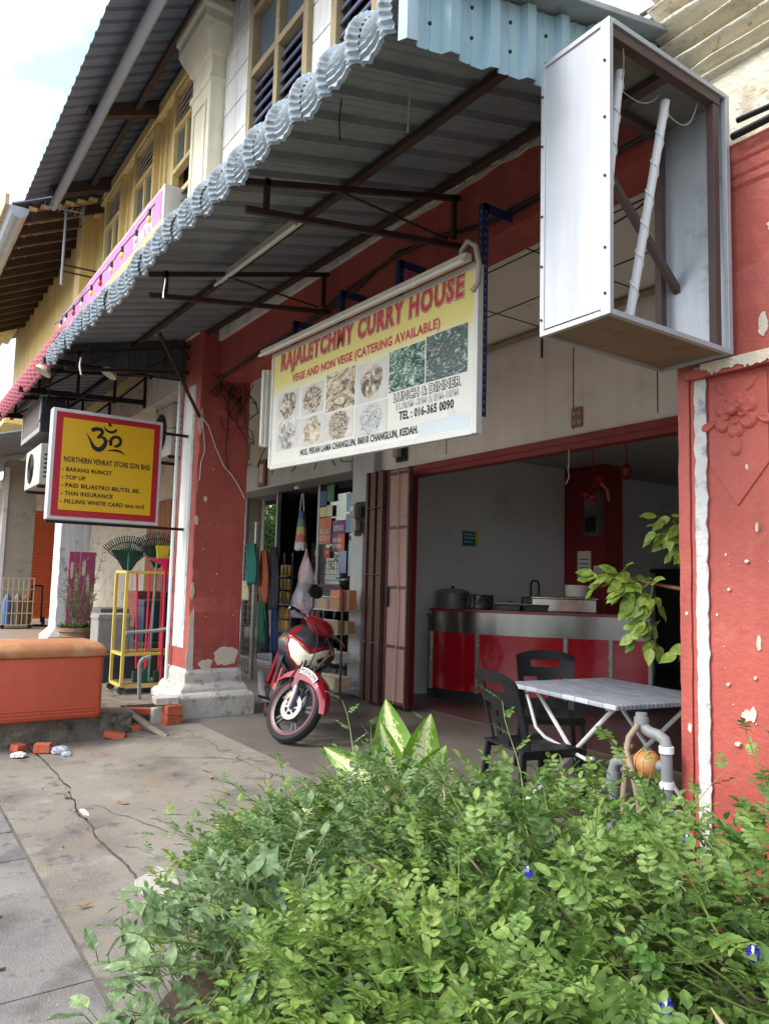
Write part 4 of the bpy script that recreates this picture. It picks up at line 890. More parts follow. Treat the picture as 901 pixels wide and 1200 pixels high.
mb.add([(x,y,1.331) for x,y in cp]+[(x,y,1.331) for x,y in o_],[(i,i+1,i+12,i+11) for i in range(1,10)]); mb.build('worktop', M('worktop',(92,90,88),.35,.5,var=.1), CT)
for i in (1,3,6,8,10):
    n = cn(i); MB().bar((cp[i][0]+n.x*.012,cp[i][1]+n.y*.012,.26),(cp[i][0]+n.x*.012,cp[i][1]+n.y*.012,1.02),.045).build('post', M('chrome_post',(206,204,196),.25,.8,var=.04), CT, bevel=.004)
# ================================================================= motorbike
S_ = 1.13
MBK = thing('motorbike','red and black underbone motorbike parked on its stand beside the left pillar','motorbike',(-7.13,3.57,.124),world=False,rot=(R(-17),0,R(-19)))
tyre = M('tyre_rubber',(24,24,25),.8,var=.2,vs=9,bump=.3,bs=60); bred = M('bike_red',(136,16,30),.22,var=.05,coat=.6); bdk = M('bike_dark_plastic',(40,42,48),.38,var=.1,vs=5); bfork = M('fork_silver',(150,152,160),.3,.7,var=.08); disc = M('brake_disc',(168,164,152),.4,.6,var=.06); lens_ = M('headlight_lens',(228,224,196),.08,var=.08,vs=8,coat=1); chrm = M('chrome',(210,210,210),.12,1,var=.02); rimred = M('rim_stripe',(176,56,66),.4)
SM = Matrix.Diagonal((S_,S_,S_,1))
steer = Matrix.Translation((.60,0,.29)) @ Matrix.Rotation(R(36),4,Vector((-.36,0,.93))) @ Matrix.Translation((-.60,0,-.29))
def fpart(mb,name,mat,parent=MBK,smooth=40,**k): return mb.xf(SM @ steer).build(name,mat,parent,smooth=smooth,**k)
def bpart(mb,name,mat,parent=MBK,smooth=40,**k): return mb.xf(SM).build(name,mat,parent,smooth=smooth,**k)
def wheel(cx, f):
    def ringpts(r,y,n=36): return [(cx+r*math.cos(2*math.pi*i/n),y,.29+r*math.sin(2*math.pi*i/n)) for i in range(n)]
    t = MB(); n = 36; prof = [(.225,-.03),(.245,-.042),(.268,-.042),(.284,-.024),(.29,0),(.284,.024),(.268,.042),(.245,.042),(.225,.03)]
    vs = []
    for i in range(n):
        a = 2*math.pi*i/n
        for r,y in prof: vs.append((cx+r*math.cos(a),y,.29+r*math.sin(a)))
    k = len(prof); t.add(vs,[(i*k+j,i*k+j+1,((i+1)%n)*k+j+1,((i+1)%n)*k+j) for i in range(n) for j in range(k-1)])
    w = f(t,'wheel',tyre)
    r_ = MB(); vs = []; prof2 = [(.226,-.032),(.20,-.026),(.196,0),(.20,.026),(.226,.032)]
    for i in range(n):
        a = 2*math.pi*i/n
        for r,y in prof2: vs.append((cx+r*math.cos(a),y,.29+r*math.sin(a)))
    k = len(prof2); r_.add(vs,[(i*k+j,i*k+j+1,((i+1)%n)*k+j+1,((i+1)%n)*k+j) for i in range(n) for j in range(k-1)])
    f(r_,'rim',bdk,w)
    for y in (-.0335,.0335): f(MB().tube(ringpts(.229,y),.0045,5,closed=True),'rim_stripe',rimred,w)
    for i in range(5):
        a = 2*math.pi*i/5+.3
        for da in (-.12,.12): f(MB().bar((cx+.03*math.cos(a),0,.29+.03*math.sin(a)),(cx+.2*math.cos(a+da),0,.29+.2*math.sin(a+da)),.022,.014,up=(0,1,0)),'spoke',bdk,w)
    f(MB().tube([(cx,-.05,.29),(cx,.05,.29)],.04,14),'hub',bfork,w)
    return w
w1 = wheel(.60,fpart); w2 = wheel(-.60,bpart)
d = MB(); n = 32; vs = []
for i in range(n):
    a = 2*math.pi*i/n
    for r,y in ((.068,-.052),(.108,-.052),(.108,-.047),(.068,-.047)): vs.append((.60+r*math.cos(a),y,.29+r*math.sin(a)))
d.add(vs,[(i*4+j,i*4+(j+1)%4,((i+1)%n)*4+(j+1)%4,((i+1)%n)*4+j) for i in range(n) for j in range(4)])
dsk = fpart(d,'brake_disc',disc,w1)
for i in range(6):
    a = i*math.pi/3; fpart(MB().bar((.60+.03*math.cos(a),-.049,.29+.03*math.sin(a)),(.60+.072*math.cos(a+.3),-.049,.29+.072*math.sin(a+.3)),.012,.005,up=(0,1,0)),'disc_arm',disc,dsk)
for s in (-1,1):
    fpart(MB().tube([(.605,s*.075,.27),(.585,s*.075,.40),(.565,s*.075,.46)],[.022,.026,.026],12),'fork_slider',bfork)
    fpart(MB().tube([(.57,s*.075,.45),(.50,s*.075,.68)],.015,10),'fork_tube',M('fork_dark',(70,72,78),.35,.6))
fpart(MB().obox((.54,-.07,.36),Matrix.Rotation(R(20),3,'Y'),.05,.03,.08),'brake_caliper',M('caliper_gold',(150,130,96),.4,.6),bevel=.006)
fpart(MB().tube([(.53,-.08,.38),(.47,-.10,.5),(.48,-.07,.66)],.006,6),'brake_hose',black_p)
# fender: U section swept round the wheel
fv = MB(); na = 22; sec = [(-.088,-.085),(-.085,-.015),(-.055,.014),(0,.024),(.055,.014),(.085,-.015),(.088,-.085)]
vs = []
for i in range(na+1):
    a = R(12+138*i/na); tip = min(1,.35+i/na*2.2)
    for y,h in sec:
        r = .325+ (h if h > -.05 else h*(.35+.75*math.exp(-((i/na-.6)/.3)**2)))
        vs.append((.60+r*math.cos(a), y*tip, .29+r*math.sin(a)))
k = len(sec); fv.add(vs,[(i*k+j,i*k+j+1,(i+1)*k+j+1,(i+1)*k+j) for i in range(na) for j in range(k-1)])
fen = fpart(fv,'front_fender',bred,solid=.004)
fl_ = MB(); fl_.prism([(.46,.585),(.62,.62),(.60,.55),(.56,.50),(.585,.40),(.545,.40),(.50,.50)],lambda u,v:(u,-.078,v),(0,-.006,0)); fpart(fl_,'fender_stay',bred,fen)
def pm(x,y,l):
    a = R(104)-x/.335; r = .288+y; return tuple(SM @ steer @ Vector((.60+r*math.cos(a),-.0945-l,.29+r*math.sin(a))))
pb = MB(); pb.grid(lambda u,v: pm(.245*u,-.004+.052*v,0),14,1); pb.build('number_sticker',paper_w,fen,recalc=False)
text_part('lettering','PDD6299',black_p,fen,lambda x,y,l: pm(.012+x,.005+y,.002),.222,.034,.03)
# body cowl
zr = [.56,.62,.70,.78,.86,.93,.97]; hw = [.11,.185,.245,.268,.245,.165,.09]; xr = [.39,.435,.46,.455,.42,.36,.31]
def ip(z,arr):
    z = max(zr[0],min(zr[-1],z))
    for i in range(len(zr)-1):
        if z <= zr[i+1]:
            t = (z-zr[i])/(zr[i+1]-zr[i]); t = t*t*(3-2*t)*.5+t*.5; return arr[i]+(arr[i+1]-arr[i])*t
def P_(y,z,o=0):
    w_ = ip(z,hw); q = min(1.25,abs(y)/w_); return (ip(z,xr)-.20*q**2.0+o, y, z)
cw = MB(); cw.grid(lambda u,v:P_((u*2-1)*ip(.56+.41*v,hw),.56+.41*v),18,16)
cowl = bpart(cw,'front_cowl',bdk,solid=.006)
def strip(pts,wd,o,mat,name,par):
    vs = []; n = len(pts)
    for i,(y,z) in enumerate(pts):
        a = Vector(pts[max(0,i-1)]); b = Vector(pts[min(n-1,i+1)]); t = (b-a).normalized(); nn = Vector((-t.y,t.x))*wd/2
        vs += [P_(y-nn.x,z-nn.y,o-.004),P_(y,z,o+.008),P_(y+nn.x,z+nn.y,o-.004)]
    return bpart(MB().add(vs,[(3*i+j,3*i+j+1,3*i+j+4,3*i+j+3) for i in range(n-1) for j in (0,1)]),name,mat,par)
def dens(p,k=5): return [tuple(Vector(p[i]).lerp(Vector(p[i+1]),j/k)) for i in range(len(p)-1) for j in range(k)]+[p[-1]]
HLp = [(-.185,.825),(-.14,.83),(-.07,.785),(0,.75),(.07,.785),(.14,.83),(.185,.825),(.19,.77),(.14,.68),(.07,.632),(0,.618),(-.07,.632),(-.14,.68),(-.19,.77)]
hv = MB(); cy,cz = 0,.70; n = len(HLp); vs = [P_(y,z,.006) for y,z in HLp]+[P_(cy+(y-cy)*.75,cz+(z-cz)*.75,.024) for y,z in HLp]+[P_(cy,cz,.03)]
hv.add(vs,[(i,(i+1)%n,n+(i+1)%n,n+i) for i in range(n)]+[(n+i,n+(i+1)%n,2*n) for i in range(n)])
hl = bpart(hv,'headlight',lens_,cowl)
bpart(MB().lathe([(.055,0),(.05,.012),(.02,.018),(0,.019)],(.452,0,.685),18,m=Matrix.Rotation(R(90),3,'Y')),'reflector',chrm,hl)
mk = MB(); mk.add([P_(y,z,.040) for y,z in ((.075,.725),(.135,.765),(.125,.715),(.085,.69))],[(0,1,2,3)]); bpart(mk,'sticker',black_p,hl)
strip(dens([(-.20,.86),(-.07,.81),(0,.775),(.07,.81),(.20,.86)]),.035,.012,bred,'red_trim',cowl)
strip(dens([(-.195,.83),(-.202,.77),(-.15,.67),(-.075,.618),(0,.602),(.075,.618),(.15,.67),(.202,.77),(.195,.83)]),.016,.008,bred,'red_trim',cowl)
for s in (-1,1): strip(dens([(s*.10,.95),(s*.17,.89),(s*.20,.82)]),.03,.008,bred,'red_trim',cowl)
for s in (-1,1):
    mb = MB(); mb.grid(lambda u,v:(.30-.30*u, s*(.19+.06*math.sin(math.pi*u)*(.4+.6*v)-.10*u*(1-v)), .42+.42*v-.10*u*v),8,8); bpart(mb,'leg_shield',bdk,solid=.008)
    mb = MB(); mb.grid(lambda u,v:(.33-.22*u, s*(.165+.03*math.sin(math.pi*u)), .36+.20*v+.04*u),6,4); bpart(mb,'side_fairing',bred,solid=.008)
    # indicator
    bpart(MB().lathe([(.0,-.02),(.02,-.015),(.026,0),(.018,.012),(0,.016)],P_(s*.215,.80,-.02),12,m=Matrix.Rotation(R(90),3,'Y')),'indicator',M('amber_lens',(206,130,60),.2),cowl)
def loft(rings,name,mat,par=MBK,n=16,sq_=1.0):
    vs = []
    for (x,zc,ry,rz) in rings:
        for j in range(n):
            a = 2*math.pi*j/n; c,s = math.cos(a),math.sin(a); vs.append((x,ry*math.copysign(abs(c)**sq_,c),zc+rz*math.copysign(abs(s)**sq_,s)))
    k = len(rings); return bpart(MB().add(vs,[(i*n+j,i*n+(j+1)%n,(i+1)*n+(j+1)%n,(i+1)*n+j) for i in range(k-1) for j in range(n)]+[tuple(range(n)),tuple(range((k-1)*n,k*n))]),name,mat,par)
for k_,(a_,b_) in enumerate((((.40,-.14,1.0),(.56,-.06,.66)),((.40,.14,1.0),(.55,.05,.66)),((.41,.10,.98),(.36,.10,.8)))): fpart(MB().tube(sag(a_,b_,-.05,8,(.05,0,0)),.006,5),'control_cable',black_p)
loft([(.34,.66,.05,.12),(.2,.52,.08,.1),(0,.48,.09,.1),(-.15,.55,.1,.12),(-.3,.62,.11,.1)],'frame_cover',bdk)
loft([(-.05,.68,.07,.03),(-.12,.73,.11,.05),(-.35,.755,.13,.05),(-.55,.78,.12,.045),(-.70,.80,.08,.03)],'seat',M('seat_vinyl',(26,26,28),.6))
loft([(-.15,.60,.10,.07),(-.4,.66,.13,.08),(-.65,.72,.10,.06),(-.85,.78,.03,.03)],'tail_cowl',bred)
loft([(.12,.33,.10,.06),(.02,.32,.13,.10),(-.12,.30,.13,.10),(-.22,.32,.08,.07)],'engine',M('engine_grey',(86,86,88),.45,.5),sq_=.6)
bpart(MB().tube([(.05,-.10,.25),(-.2,-.13,.2),(-.4,-.15,.24),(-.8,-.16,.36)],[.02,.022,.04,.045],10),'exhaust',bfork)
for s in (-1,1):
    bpart(MB().bar((-.15,s*.08,.32),(-.62,s*.08,.29),.03,.04),'swing_arm',bdk); bpart(MB().tube([(-.60,s*.1,.32),(-.52,s*.1,.64)],.025,10),'shock',bred)
    bpart(MB().tube([(.0,s*.10,.24),(.0,s*.24,.24)],.014,8),'foot_peg',black_p)
bpart(MB().tube([(-.02,.10,.22),(.06,.22,.035)],.010,8),'side_stand',bfork)
loft([(-.86,.56,.05,.02),(-.75,.63,.06,.02),(-.6,.64,.06,.02)],'rear_fender',bdk)
# handlebar assembly (steered)
hc = MB(); vs = []
for i,(y,zc,rx,rz) in enumerate(((-.20,1.005,.02,.02),(-.13,1.0,.06,.05),(-.06,1.0,.085,.07),(0,.995,.095,.075),(.06,1.0,.085,.07),(.13,1.0,.06,.05),(.20,1.005,.02,.02))):
    for j in range(14):
        a = 2*math.pi*j/14; vs.append((.41+rx*math.cos(a)-abs(y)*.18,y,zc+rz*math.sin(a)))
hc.add(vs,[(i*14+j,i*14+(j+1)%14,(i+1)*14+(j+1)%14,(i+1)*14+j) for i in range(6) for j in range(14)]+[tuple(range(14)),tuple(range(84,98))])
hco = fpart(hc,'handlebar_cowl',bred)
for s in (-1,1):
    fpart(MB().tube([(.38,s*.18,1.005),(.34,s*.26,1.01),(.31,s*.37,1.0)],.012,8),'handlebar',chrm); fpart(MB().tube([(.338,s*.265,1.01),(.31,s*.37,1.0)],.019,10),'grip',black_p)
    fpart(MB().tube([(.40,s*.20,1.0),(.42,s*.28,.995),(.39,s*.38,.985)],.007,6),'brake_lever',bfork)
    fpart(MB().lathe([(0,-.012),(.016,-.01),(.016,.008),(0,.01)],(.49-.06,s*.075,1.02),10,m=Matrix.Rotation(R(90),3,'Y')),'indicator',MATS['amber_lens'],hco)
for s in (-1,):
    mr = fpart(MB().tube([(.35,s*.17,1.03),(.36,s*.18,1.12),(.35,s*.24,1.20)],.008,8),'mirror',black_p)
    m_ = MB(); vs = []
    for o_,k in ((0,.55),(.012,1.0),(.03,.9),(.036,.4)):
        for j in range(14):
            a = 2*math.pi*j/14; vs.append((.35+o_,s*.255+.095*k*math.cos(a),1.23+.06*k*math.sin(a)))
    m_.add(vs,[(i*14+j,i*14+(j+1)%14,(i+1)*14+(j+1)%14,(i+1)*14+j) for i in range(3) for j in range(14)]+[tuple(range(14)),tuple(range(42,56))]); fpart(m_,'mirror_head',black_p,mr)

# ================================================================= orange ice box on the kerb
OB = thing('ice_box','faded orange ice box with rounded tan lid on the concrete kerb','ice box',(-7.95,1.35,.285))
org = M('orange_plastic',(190,80,50),.55,var=.07,vs=3,dirt=((170,66,40),.56,3),streak=((150,70,50),.3,6),bump=.1); lid = M('faded_lid',(170,112,70),.75,var=.15,vs=4,dirt=[((190,150,106),.52,3,.2),((150,84,50),.6,5,.2)])
MB().box(-8.24,-7.62,.78,1.965,.287,.885).build('body', org, OB, smooth=40, bevel=.045, seg=4)
l_ = MB(); vs = []
for (i_,z) in ((0,.872),(.0,.93),(.012,.962),(.05,.995),(.12,1.01)):
    vs += [(-8.27+i_,.76+i_,z),(-7.60-i_,.76+i_,z),(-7.60-i_,1.985-i_,z),(-8.27+i_,1.985-i_,z)]
l_.add(vs,[(i*4+j,i*4+(j+1)%4,i*4+4+(j+1)%4,i*4+4+j) for i in range(4) for j in range(4)]+[(3,2,1,0),(16,17,18,19)])
l_.build('lid', lid, OB, smooth=40, bevel=.02, seg=3)
for z in (.335,.365,.395): MB().tube([(-7.617,.84,z),(-7.617,1.90,z)],.008,6).build('rib', org, OB)
# rubble, bricks and litter
def brick(loc, rot, label, sx=.2,sy=.095,sz=.065, mat=brick_m, cat='brick', grp='loose bricks by the kerb'):
    o = MB().box(-sx/2,sx/2,-sy/2,sy/2,0,sz).build('brick', mat, bevel=.008); me = o.data
    for v in me.vertices: v.co += .006*noise.noise_vector(v.co*20+Vector(loc))
    o.location = loc; o.rotation_euler = rot; return tag(o,label,cat,grp)
brick((-7.86,2.74,.105),(0,0,R(100)),'lower red brick standing against the pillar plinth',sz=.11,sx=.17,sy=.13)
brick((-7.86,2.745,.217),(0,0,R(96)),'upper red brick stacked against the pillar plinth',sz=.10,sx=.17,sy=.13)
brick((-8.02,2.66,.112),(0,0,R(88)),'whitish block beside the stacked bricks',sx=.16,sy=.13,sz=.16,mat=MATS['plinth_plaster'])
brick((-7.96,2.70,.32),(0,0,R(85)),'plastered slab on top of the stacked bricks',sx=.24,sy=.2,sz=.075,mat=MATS['plinth_plaster'])
brick((-7.62,2.10,.075),(0,R(10),R(60)),'broken red brick below the corner of the ice box')
brick((-7.80,2.33,.095),(0,0,R(80)),'red brick set in the broken kerb edge near the grey stick',sx=.16)
brick((-8.12,2.50,.20),(0,R(4),R(85)),'long red brick bridging the gap beside the pillar',sx=.30)
brick((-7.42,1.42,.055),(0,0,R(65)),'red brick at the foot of the kerb among litter',sx=.14,sz=.08)
brick((-7.58,1.24,.052),(0,R(6),R(30)),'half red brick left of the crumpled plastic bag',sx=.10)
tag(MB().tube([(-7.95,2.28,.30),(-7.55,2.43,.16),(-7.32,2.52,.10)],[.03,.034,.03],9).build('wood_stick', M('grey_wood',(132,120,104),.9,var=.2,vs=10,bump=.4), smooth=40),'grey wooden stick leaning off the kerb','stick')
def crumple(name,label,c,r,mat,sd,fl_=1.0,cat='litter'):
    mb = MB(); n=18; vs=[]; 
    for i in range(n+1):
        for j in range(n):
            th = math.pi*i/n; ph = 2*math.pi*j/n; d_ = Vector((math.sin(th)*math.cos(ph),math.sin(th)*math.sin(ph),math.cos(th)))
            q = 1+.35*noise.noise(d_*2.2+Vector((sd,0,0)))+.3*abs(noise.noise(d_*5+Vector((0,sd,0)))); vs.append((c[0]+d_.x*r*q,c[1]+d_.y*r*q,max(c[2],c[2]+r*.55*fl_+d_.z*r*q*fl_)))
    mb.add(vs,[(i*n+j,i*n+(j+1)%n,(i+1)*n+(j+1)%n,(i+1)*n+j) for i in range(n) for j in range(n)])
    return tag(mb.build(name,mat),label,cat)
film = M('white_film',(196,202,210),.3,var=.15,vs=20,alpha=.6)
crumple('plastic_bag','crumpled whitish plastic bag by the kerb bricks',(-7.34,1.55,.055),.07,film,3,.5)
crumple('foam_scrap','white foam scrap on the ground in front of the kerb',(-7.40,1.22,.045),.06,paper_w,5,.35)
crumple('plastic_bag','small pale plastic scrap beside the crumpled bag',(-7.22,1.58,.052),.04,film,9,.5)
mb = MB(); mb.prism(blob(-5.45,1.33,.085,.022,20,3,.6),lambda u,v:(u,v,apz(u,v)+.012),(0,0,.003)); tag(mb.build('bird_dropping',paper_w),'white splash mark on the concrete near the crack','stain')
gr = MB()
for k in range(160):
    x = random.uniform(-7.3,-3.0); y = random.choice((random.uniform(1.0,2.9),crk(x)+random.uniform(-.04,.04))); r0 = random.choice((.002,.003,.004,.007)); z = apz(x,y)+.005
    gr.lathe([(0,0),(r0,.0),(r0*.9,r0*.7),(0,r0*1.1)],(x,y,z),5)
stuff(tag(gr.build('gravel', M('pebble',(116,110,100),.9,var=.3)),'loose grit scattered on the cracked concrete apron','gravel'))
for k in range(7):
    x = random.uniform(-6.8,-3.6); y = random.uniform(.95,2.6); L_ = random.uniform(.03,.06); a = random.uniform(0,6.28); z = apz(x,y)+.012
    P = lambda u,v: (x+L_*(u*math.cos(a)-v*math.sin(a)),y+L_*(u*math.sin(a)+v*math.cos(a)),z+.010*u*u)
    tag(MB().add([P(-1,0),P(-.3,.35),P(.5,.3),P(1,0),P(.5,-.3),P(-.3,-.35)],[(0,1,2,3,4,5)]).build('fallen_leaf', M('dead_leaf',(142,110,66),.8,var=.3,rnd=.25), solid=.001),'dry brown leaf lying on the concrete apron','leaf','fallen leaves on the concrete')
# ================================================================= broom cart by the pillar
CA = thing('broom_cart','yellow metal cart holding brooms and rakes left of the pillar','cart',(-9.22,2.9,.285))
yel = M('yellow_enamel',(196,170,72),.5,var=.1,vs=5,dirt=((130,100,50),.6,8))
bx = ((-9.45,2.52),(-9.0,2.52),(-9.45,3.42),(-9.0,3.42))
for x,y in bx: MB().bar((x,y,.36),(x,y,1.70),.035).build('post', yel, CA, bevel=.003)
for z in (.38,.74,1.70):
    for a,b in ((0,1),(2,3),(0,2),(1,3)): MB().bar((*bx[a],z),(*bx[b],z),.032).build('rail', yel, CA)
MB().box(-9.44,-9.01,2.53,3.41,.385,.405).build('deck', M('cart_deck',(92,80,66),.8,var=.2), CA)
for x,y in bx:
    c = MB().tube([(x-.015,y,.335),(x+.015,y,.335)],.048,14).build('castor', M('castor_rubber',(70,70,66),.6), CA, smooth=40); MB().bar((x,y,.34),(x,y,.375),.03).build('fork', dark_st, c)
rs = M('red_stick',(188,36,58),.4,var=.06); gs = M('teal_stick',(60,140,124),.4,var=.06); gb = M('green_bristle',(24,58,48),.7,var=.25,vs=20)
lab = ['leftmost red broom in the yellow cart','second red broom from the left in the yellow cart','red broom in the middle of the yellow cart','red broom right of the teal rake handle in the cart','thick red broom under the squeegee in the cart','slanting red broom leaning on the right of the cart']
for k,(a,b) in enumerate((((-9.1,2.72,.40),(-9.1,2.66,1.72)),((-9.05,2.80,.40),(-9.06,2.80,1.75)),((-9.2,2.86,.40),(-9.2,2.92,1.74)),((-9.06,2.96,.40),(-9.1,3.02,1.78)),((-9.04,3.04,.40),(-9.08,3.14,1.80)),((-9.03,3.06,.42),(-9.03,3.42,1.45)))):
    t = thing('broom',lab[k],'broom',a,group='brooms in the cart'); a_,b_ = Vector(a),Vector(b)
    MB().tube([a_.lerp(b_,.12),b_],.013 if k!=4 else .02,8).build('handle', rs, t, smooth=40)
    MB().obox(a_+Vector((0,0,.07)),0,.05,.10,.13).build('bristles', gb, t, bevel=.01)
def rake(label,a,b,sp,sd):
    t = thing('leaf_rake',label,'rake',tuple(a),group='leaf rakes in the cart'); a,b = Vector(a),Vector(b)
    MB().tube([a,b+Vector((0,0,.35))],.012,8).build('handle', gs, t, smooth=40)
    h = b
    for i in range(23):
        an = R(-sp+2*sp*i/22); d_ = Vector((0,math.sin(an),math.cos(an))); L_ = .40
        MB().bar(h+d_*.05,h+d_*L_+Vector((.02,0,0)),.013,.006,up=(1,0,0)).build('tine', gb, t)
        if i % 2 == 0: MB().bar(h+d_*L_+Vector((.02,0,0)),h+d_*(L_+.01)+Vector((.07,0,-.02)),.010,.005).build('tine_tip', gb, t)
    for rr in (.16,.24,.32):
        MB().tube([h+Vector((.004,rr*math.sin(R(-sp+2*sp*i/12)),rr*math.cos(R(-sp+2*sp*i/12)))) for i in range(13)],.007,5).build('cross_band', gb, t)
    MB().prism([(-.035,-.04),(.035,-.04),(.20,.22),(-.20,.22)],lambda u,v:(h.x-.004,h.y+u,h.z+v),(.008,0,0)).build('rake_plate', gb, t)
rake('dark green leaf rake on the left of the cart',(-9.3,2.62,.42),(-9.3,2.60,1.74),50,0)
rake('dark green leaf rake behind the yellow brush',(-9.02,2.84,.42),(-9.18,2.92,1.80),48,1)
t = thing('squeegee','pink-red squeegee standing upside down in the cart','squeegee',(-9.0,3.0,.42)); MB().tube([(-9.0,2.98,.42),(-8.98,2.96,1.82)],.018,10).build('handle', rs, t, smooth=40)
MB().prism([(-.03,0),(.03,0),(.05,.05),(.20,.115),(.20,.135),(-.20,.135),(-.20,.115),(-.05,.05)],lambda u,v:(-8.985,2.96+u,1.74+v),(.02,0,0)).build('head', M('pink_plastic',(206,40,84),.4), t, bevel=.004)
t = thing('hand_brush','bright yellow brush standing above the pink squeegee','brush',(-9.06,2.95,1.85)); 
MB().tube([(-9.1,2.98,.45),(-9.08,2.96,1.86)],.010,8).build('handle', rs, t)
for i in range(9): MB().bar((-9.08,2.90+.012*i,1.86),(-9.08,2.87+.02*i,2.03),.016).build('bristle_tuft', M('lime_bristle',(206,206,40),.6), t)
t = thing('stand_pipe','grey water pipe with elbow rising beside the broom cart','pipe',(-8.62,2.62,.2)); 
MB().tube([(-8.60,2.62,.2),(-8.60,2.60,.66),(-8.60,2.61,.70),(-8.60,2.64,.73),(-8.60,2.72,.75)],.022,8).build('pipe', pg, t, smooth=50); MB().tube([(-8.85,2.50,1.0),(-8.85,2.83,1.02),(-8.78,2.99,1.05)],.022,8).build('pipe', pg, t, smooth=50)
tag(crumple('goods_bag','clear bag of yellow goods at the bottom of the cart',(-9.12,3.28,.41),.14,M('goods_yellow',(176,152,96),.4,var=.4,vs=10),4,.9,'bag'),'clear bag of yellow goods at the bottom of the cart','bag')
for k,(x,y,z,sx,sy,sz,c,lb) in enumerate(((-10.3,2.75,.285,.5,.45,.35,(46,52,64),'dark blue crate on the store platform behind the cart'),(-10.6,2.78,.638,.4,.42,.5,(140,138,132),'white carton stacked on the dark blue crate behind the cart'),(-10.2,3.24,.285,.4,.36,.5,(52,46,44),'black crate beyond the cart near the pillar'),(-10.3,3.25,.788,.4,.36,.55,(36,40,58),'dark bundle on the black crate beyond the cart'),(-11.3,2.95,.285,.5,.4,.9,(96,88,78),'grey box standing left of the rakes'),(-11.7,3.75,.125,.6,.7,.75,(44,44,50),'wide charcoal crate on the walkway behind the cart'),(-11.75,3.6,.877,.5,.45,.55,(120,60,44),'rust red carton on the wide charcoal crate'),(-11.7,4.0,.877,.4,.3,.8,(58,62,72),'tall slate grey carton on the wide charcoal crate'),(-11.0,3.52,.125,.45,.4,.6,(140,130,112),'beige carton on the walkway behind the black crate'),(-11.0,3.54,.727,.4,.36,.4,(34,54,90),'navy carton on the beige carton'))):
    o = thing('crate',lb,'crate',(x,y,z)); m_ = M(f'crate_{k}',c,.6,var=.15,vs=4); MB().box(x-sx/2,x+sx/2,y-sy/2,y+sy/2,z,z+sz).build('body', m_, o, bevel=.012); MB().box(x-sx/2-.01,x+sx/2+.01,y-sy/2-.01,y+sy/2+.01,z+sz*.86,z+sz*.93).build('rim', m_, o, bevel=.004)

# ================================================================= potted plant, boards, trolley, units on the left
PPt = thing('potted_plant','spindly green plant in a woven brown pot by the white far pillar','potted plant',(-13.2,2.93,.285))
MB().lathe([(.0,0),(.19,.0),(.24,.2),(.27,.42),(.30,.44),(.30,.50),(.27,.50),(.26,.46),(0,.46)],(-13.2,2.93,.285),24).build('pot', M('wicker_pot',(140,112,84),.8,var=.2,vs=14,bump=.5), PPt, smooth=40)
for z in (.12,.2,.28,.36): MB().tube([(-13.2+(.225+z*.12)*math.cos(a),2.93+(.225+z*.12)*math.sin(a),.285+z) for a in [2*math.pi*k/24 for k in range(24)]],.012,5,closed=True).build('woven_band', MATS['wicker_pot'], PPt)
lf_d = leaf_mat('dull_leaf',(70,92,52),(96,118,64)); twig = M('twig',(112,104,78),.8,var=.2)
rnd = random.Random(3); st_ = MB(); lv = MB()
for i in range(26):
    a = rnd.uniform(0,6.28); r0 = rnd.uniform(0,.12); h = rnd.uniform(.6,1.45); p = Vector((-13.2+r0*math.cos(a),2.93+r0*math.sin(a),.74)); q = p+Vector((rnd.uniform(-.3,.3),rnd.uniform(-.3,.3),h))
    pts = wob([p.lerp(q,k/8) for k in range(9)],.05,i); st_.tube(pts,[.007-.0006*k for k in range(9)],4,caps=False)
    for k in range(2,9):
        for j in range(5):
            d_ = Vector((rnd.uniform(-1,1),rnd.uniform(-1,1),rnd.uniform(.0,1.3))).normalized(); c = pts[k]; L_ = rnd.uniform(.06,.13); s = d_.cross(Vector((rnd.random(),rnd.random(),.3))).normalized()*.005
            lv.add([c,c+d_*L_*.5+s,c+d_*L_,c+d_*L_*.5-s],[(0,1,2,3)])
for j in range(120):
    a = rnd.uniform(0,6.28); c = Vector((-13.2+.22*math.cos(a)*rnd.random(),2.93+.25*math.sin(a)*rnd.random(),.76)); d_ = Vector((math.cos(a),math.sin(a),rnd.uniform(.2,1.2))).normalized(); L_ = rnd.uniform(.10,.2); s = d_.cross(Vector((0,0,1))).normalized()*.03
    lv.add([c,c+d_*L_*.5+s,c+d_*L_,c+d_*L_*.5-s],[(0,1,2,3)])
stuff(st_.build('stems', twig, PPt)); stuff(lv.build('foliage', lf_d, PPt, recalc=False))
for k,(y0,y1,lb) in enumerate(((2.86,3.04,'left pink advertising board behind the potted plant'),(3.05,3.30,'right pink advertising board behind the potted plant'))):
    t = thing('advert_board',lb,'board',(-13.8,(y0+y1)/2,.285)); MB().box(-13.82,-13.79,y0,y1,.285,2.05).build('panel', M('magenta_board',(182,60,116),.5,var=.1,vs=2), t, bevel=.004)
    for i in range(2+k):
        MB().prism(blob(0,0,.05,.16,18,i+k*3,.5),lambda u,v:(-13.788,y0+.06+.08*i+u*.6,1.75-.25*i+v),(.003,0,0)).build('print_mark', M('cream_print',(222,206,176),.5), t)
t = thing('cage_trolley','cream wire cage trolley holding bottles on the far walkway','trolley',(-19.6,3.0,.36))
crm_ = M('cream_wire',(186,168,130),.5,var=.1)
for i in range(7): MB().bar((-19.4,2.62+.11*i,.42),(-19.4,2.62+.11*i,1.55),.02).build('bar', crm_, t)
for z in (.45,.72,1.0,1.28,1.54): MB().bar((-19.4,2.60,z),(-19.4,3.30,z),.024).build('rail', crm_, t)
MB().box(-19.9,-19.4,2.62,3.28,.42,.45).build('deck', crm_, t)
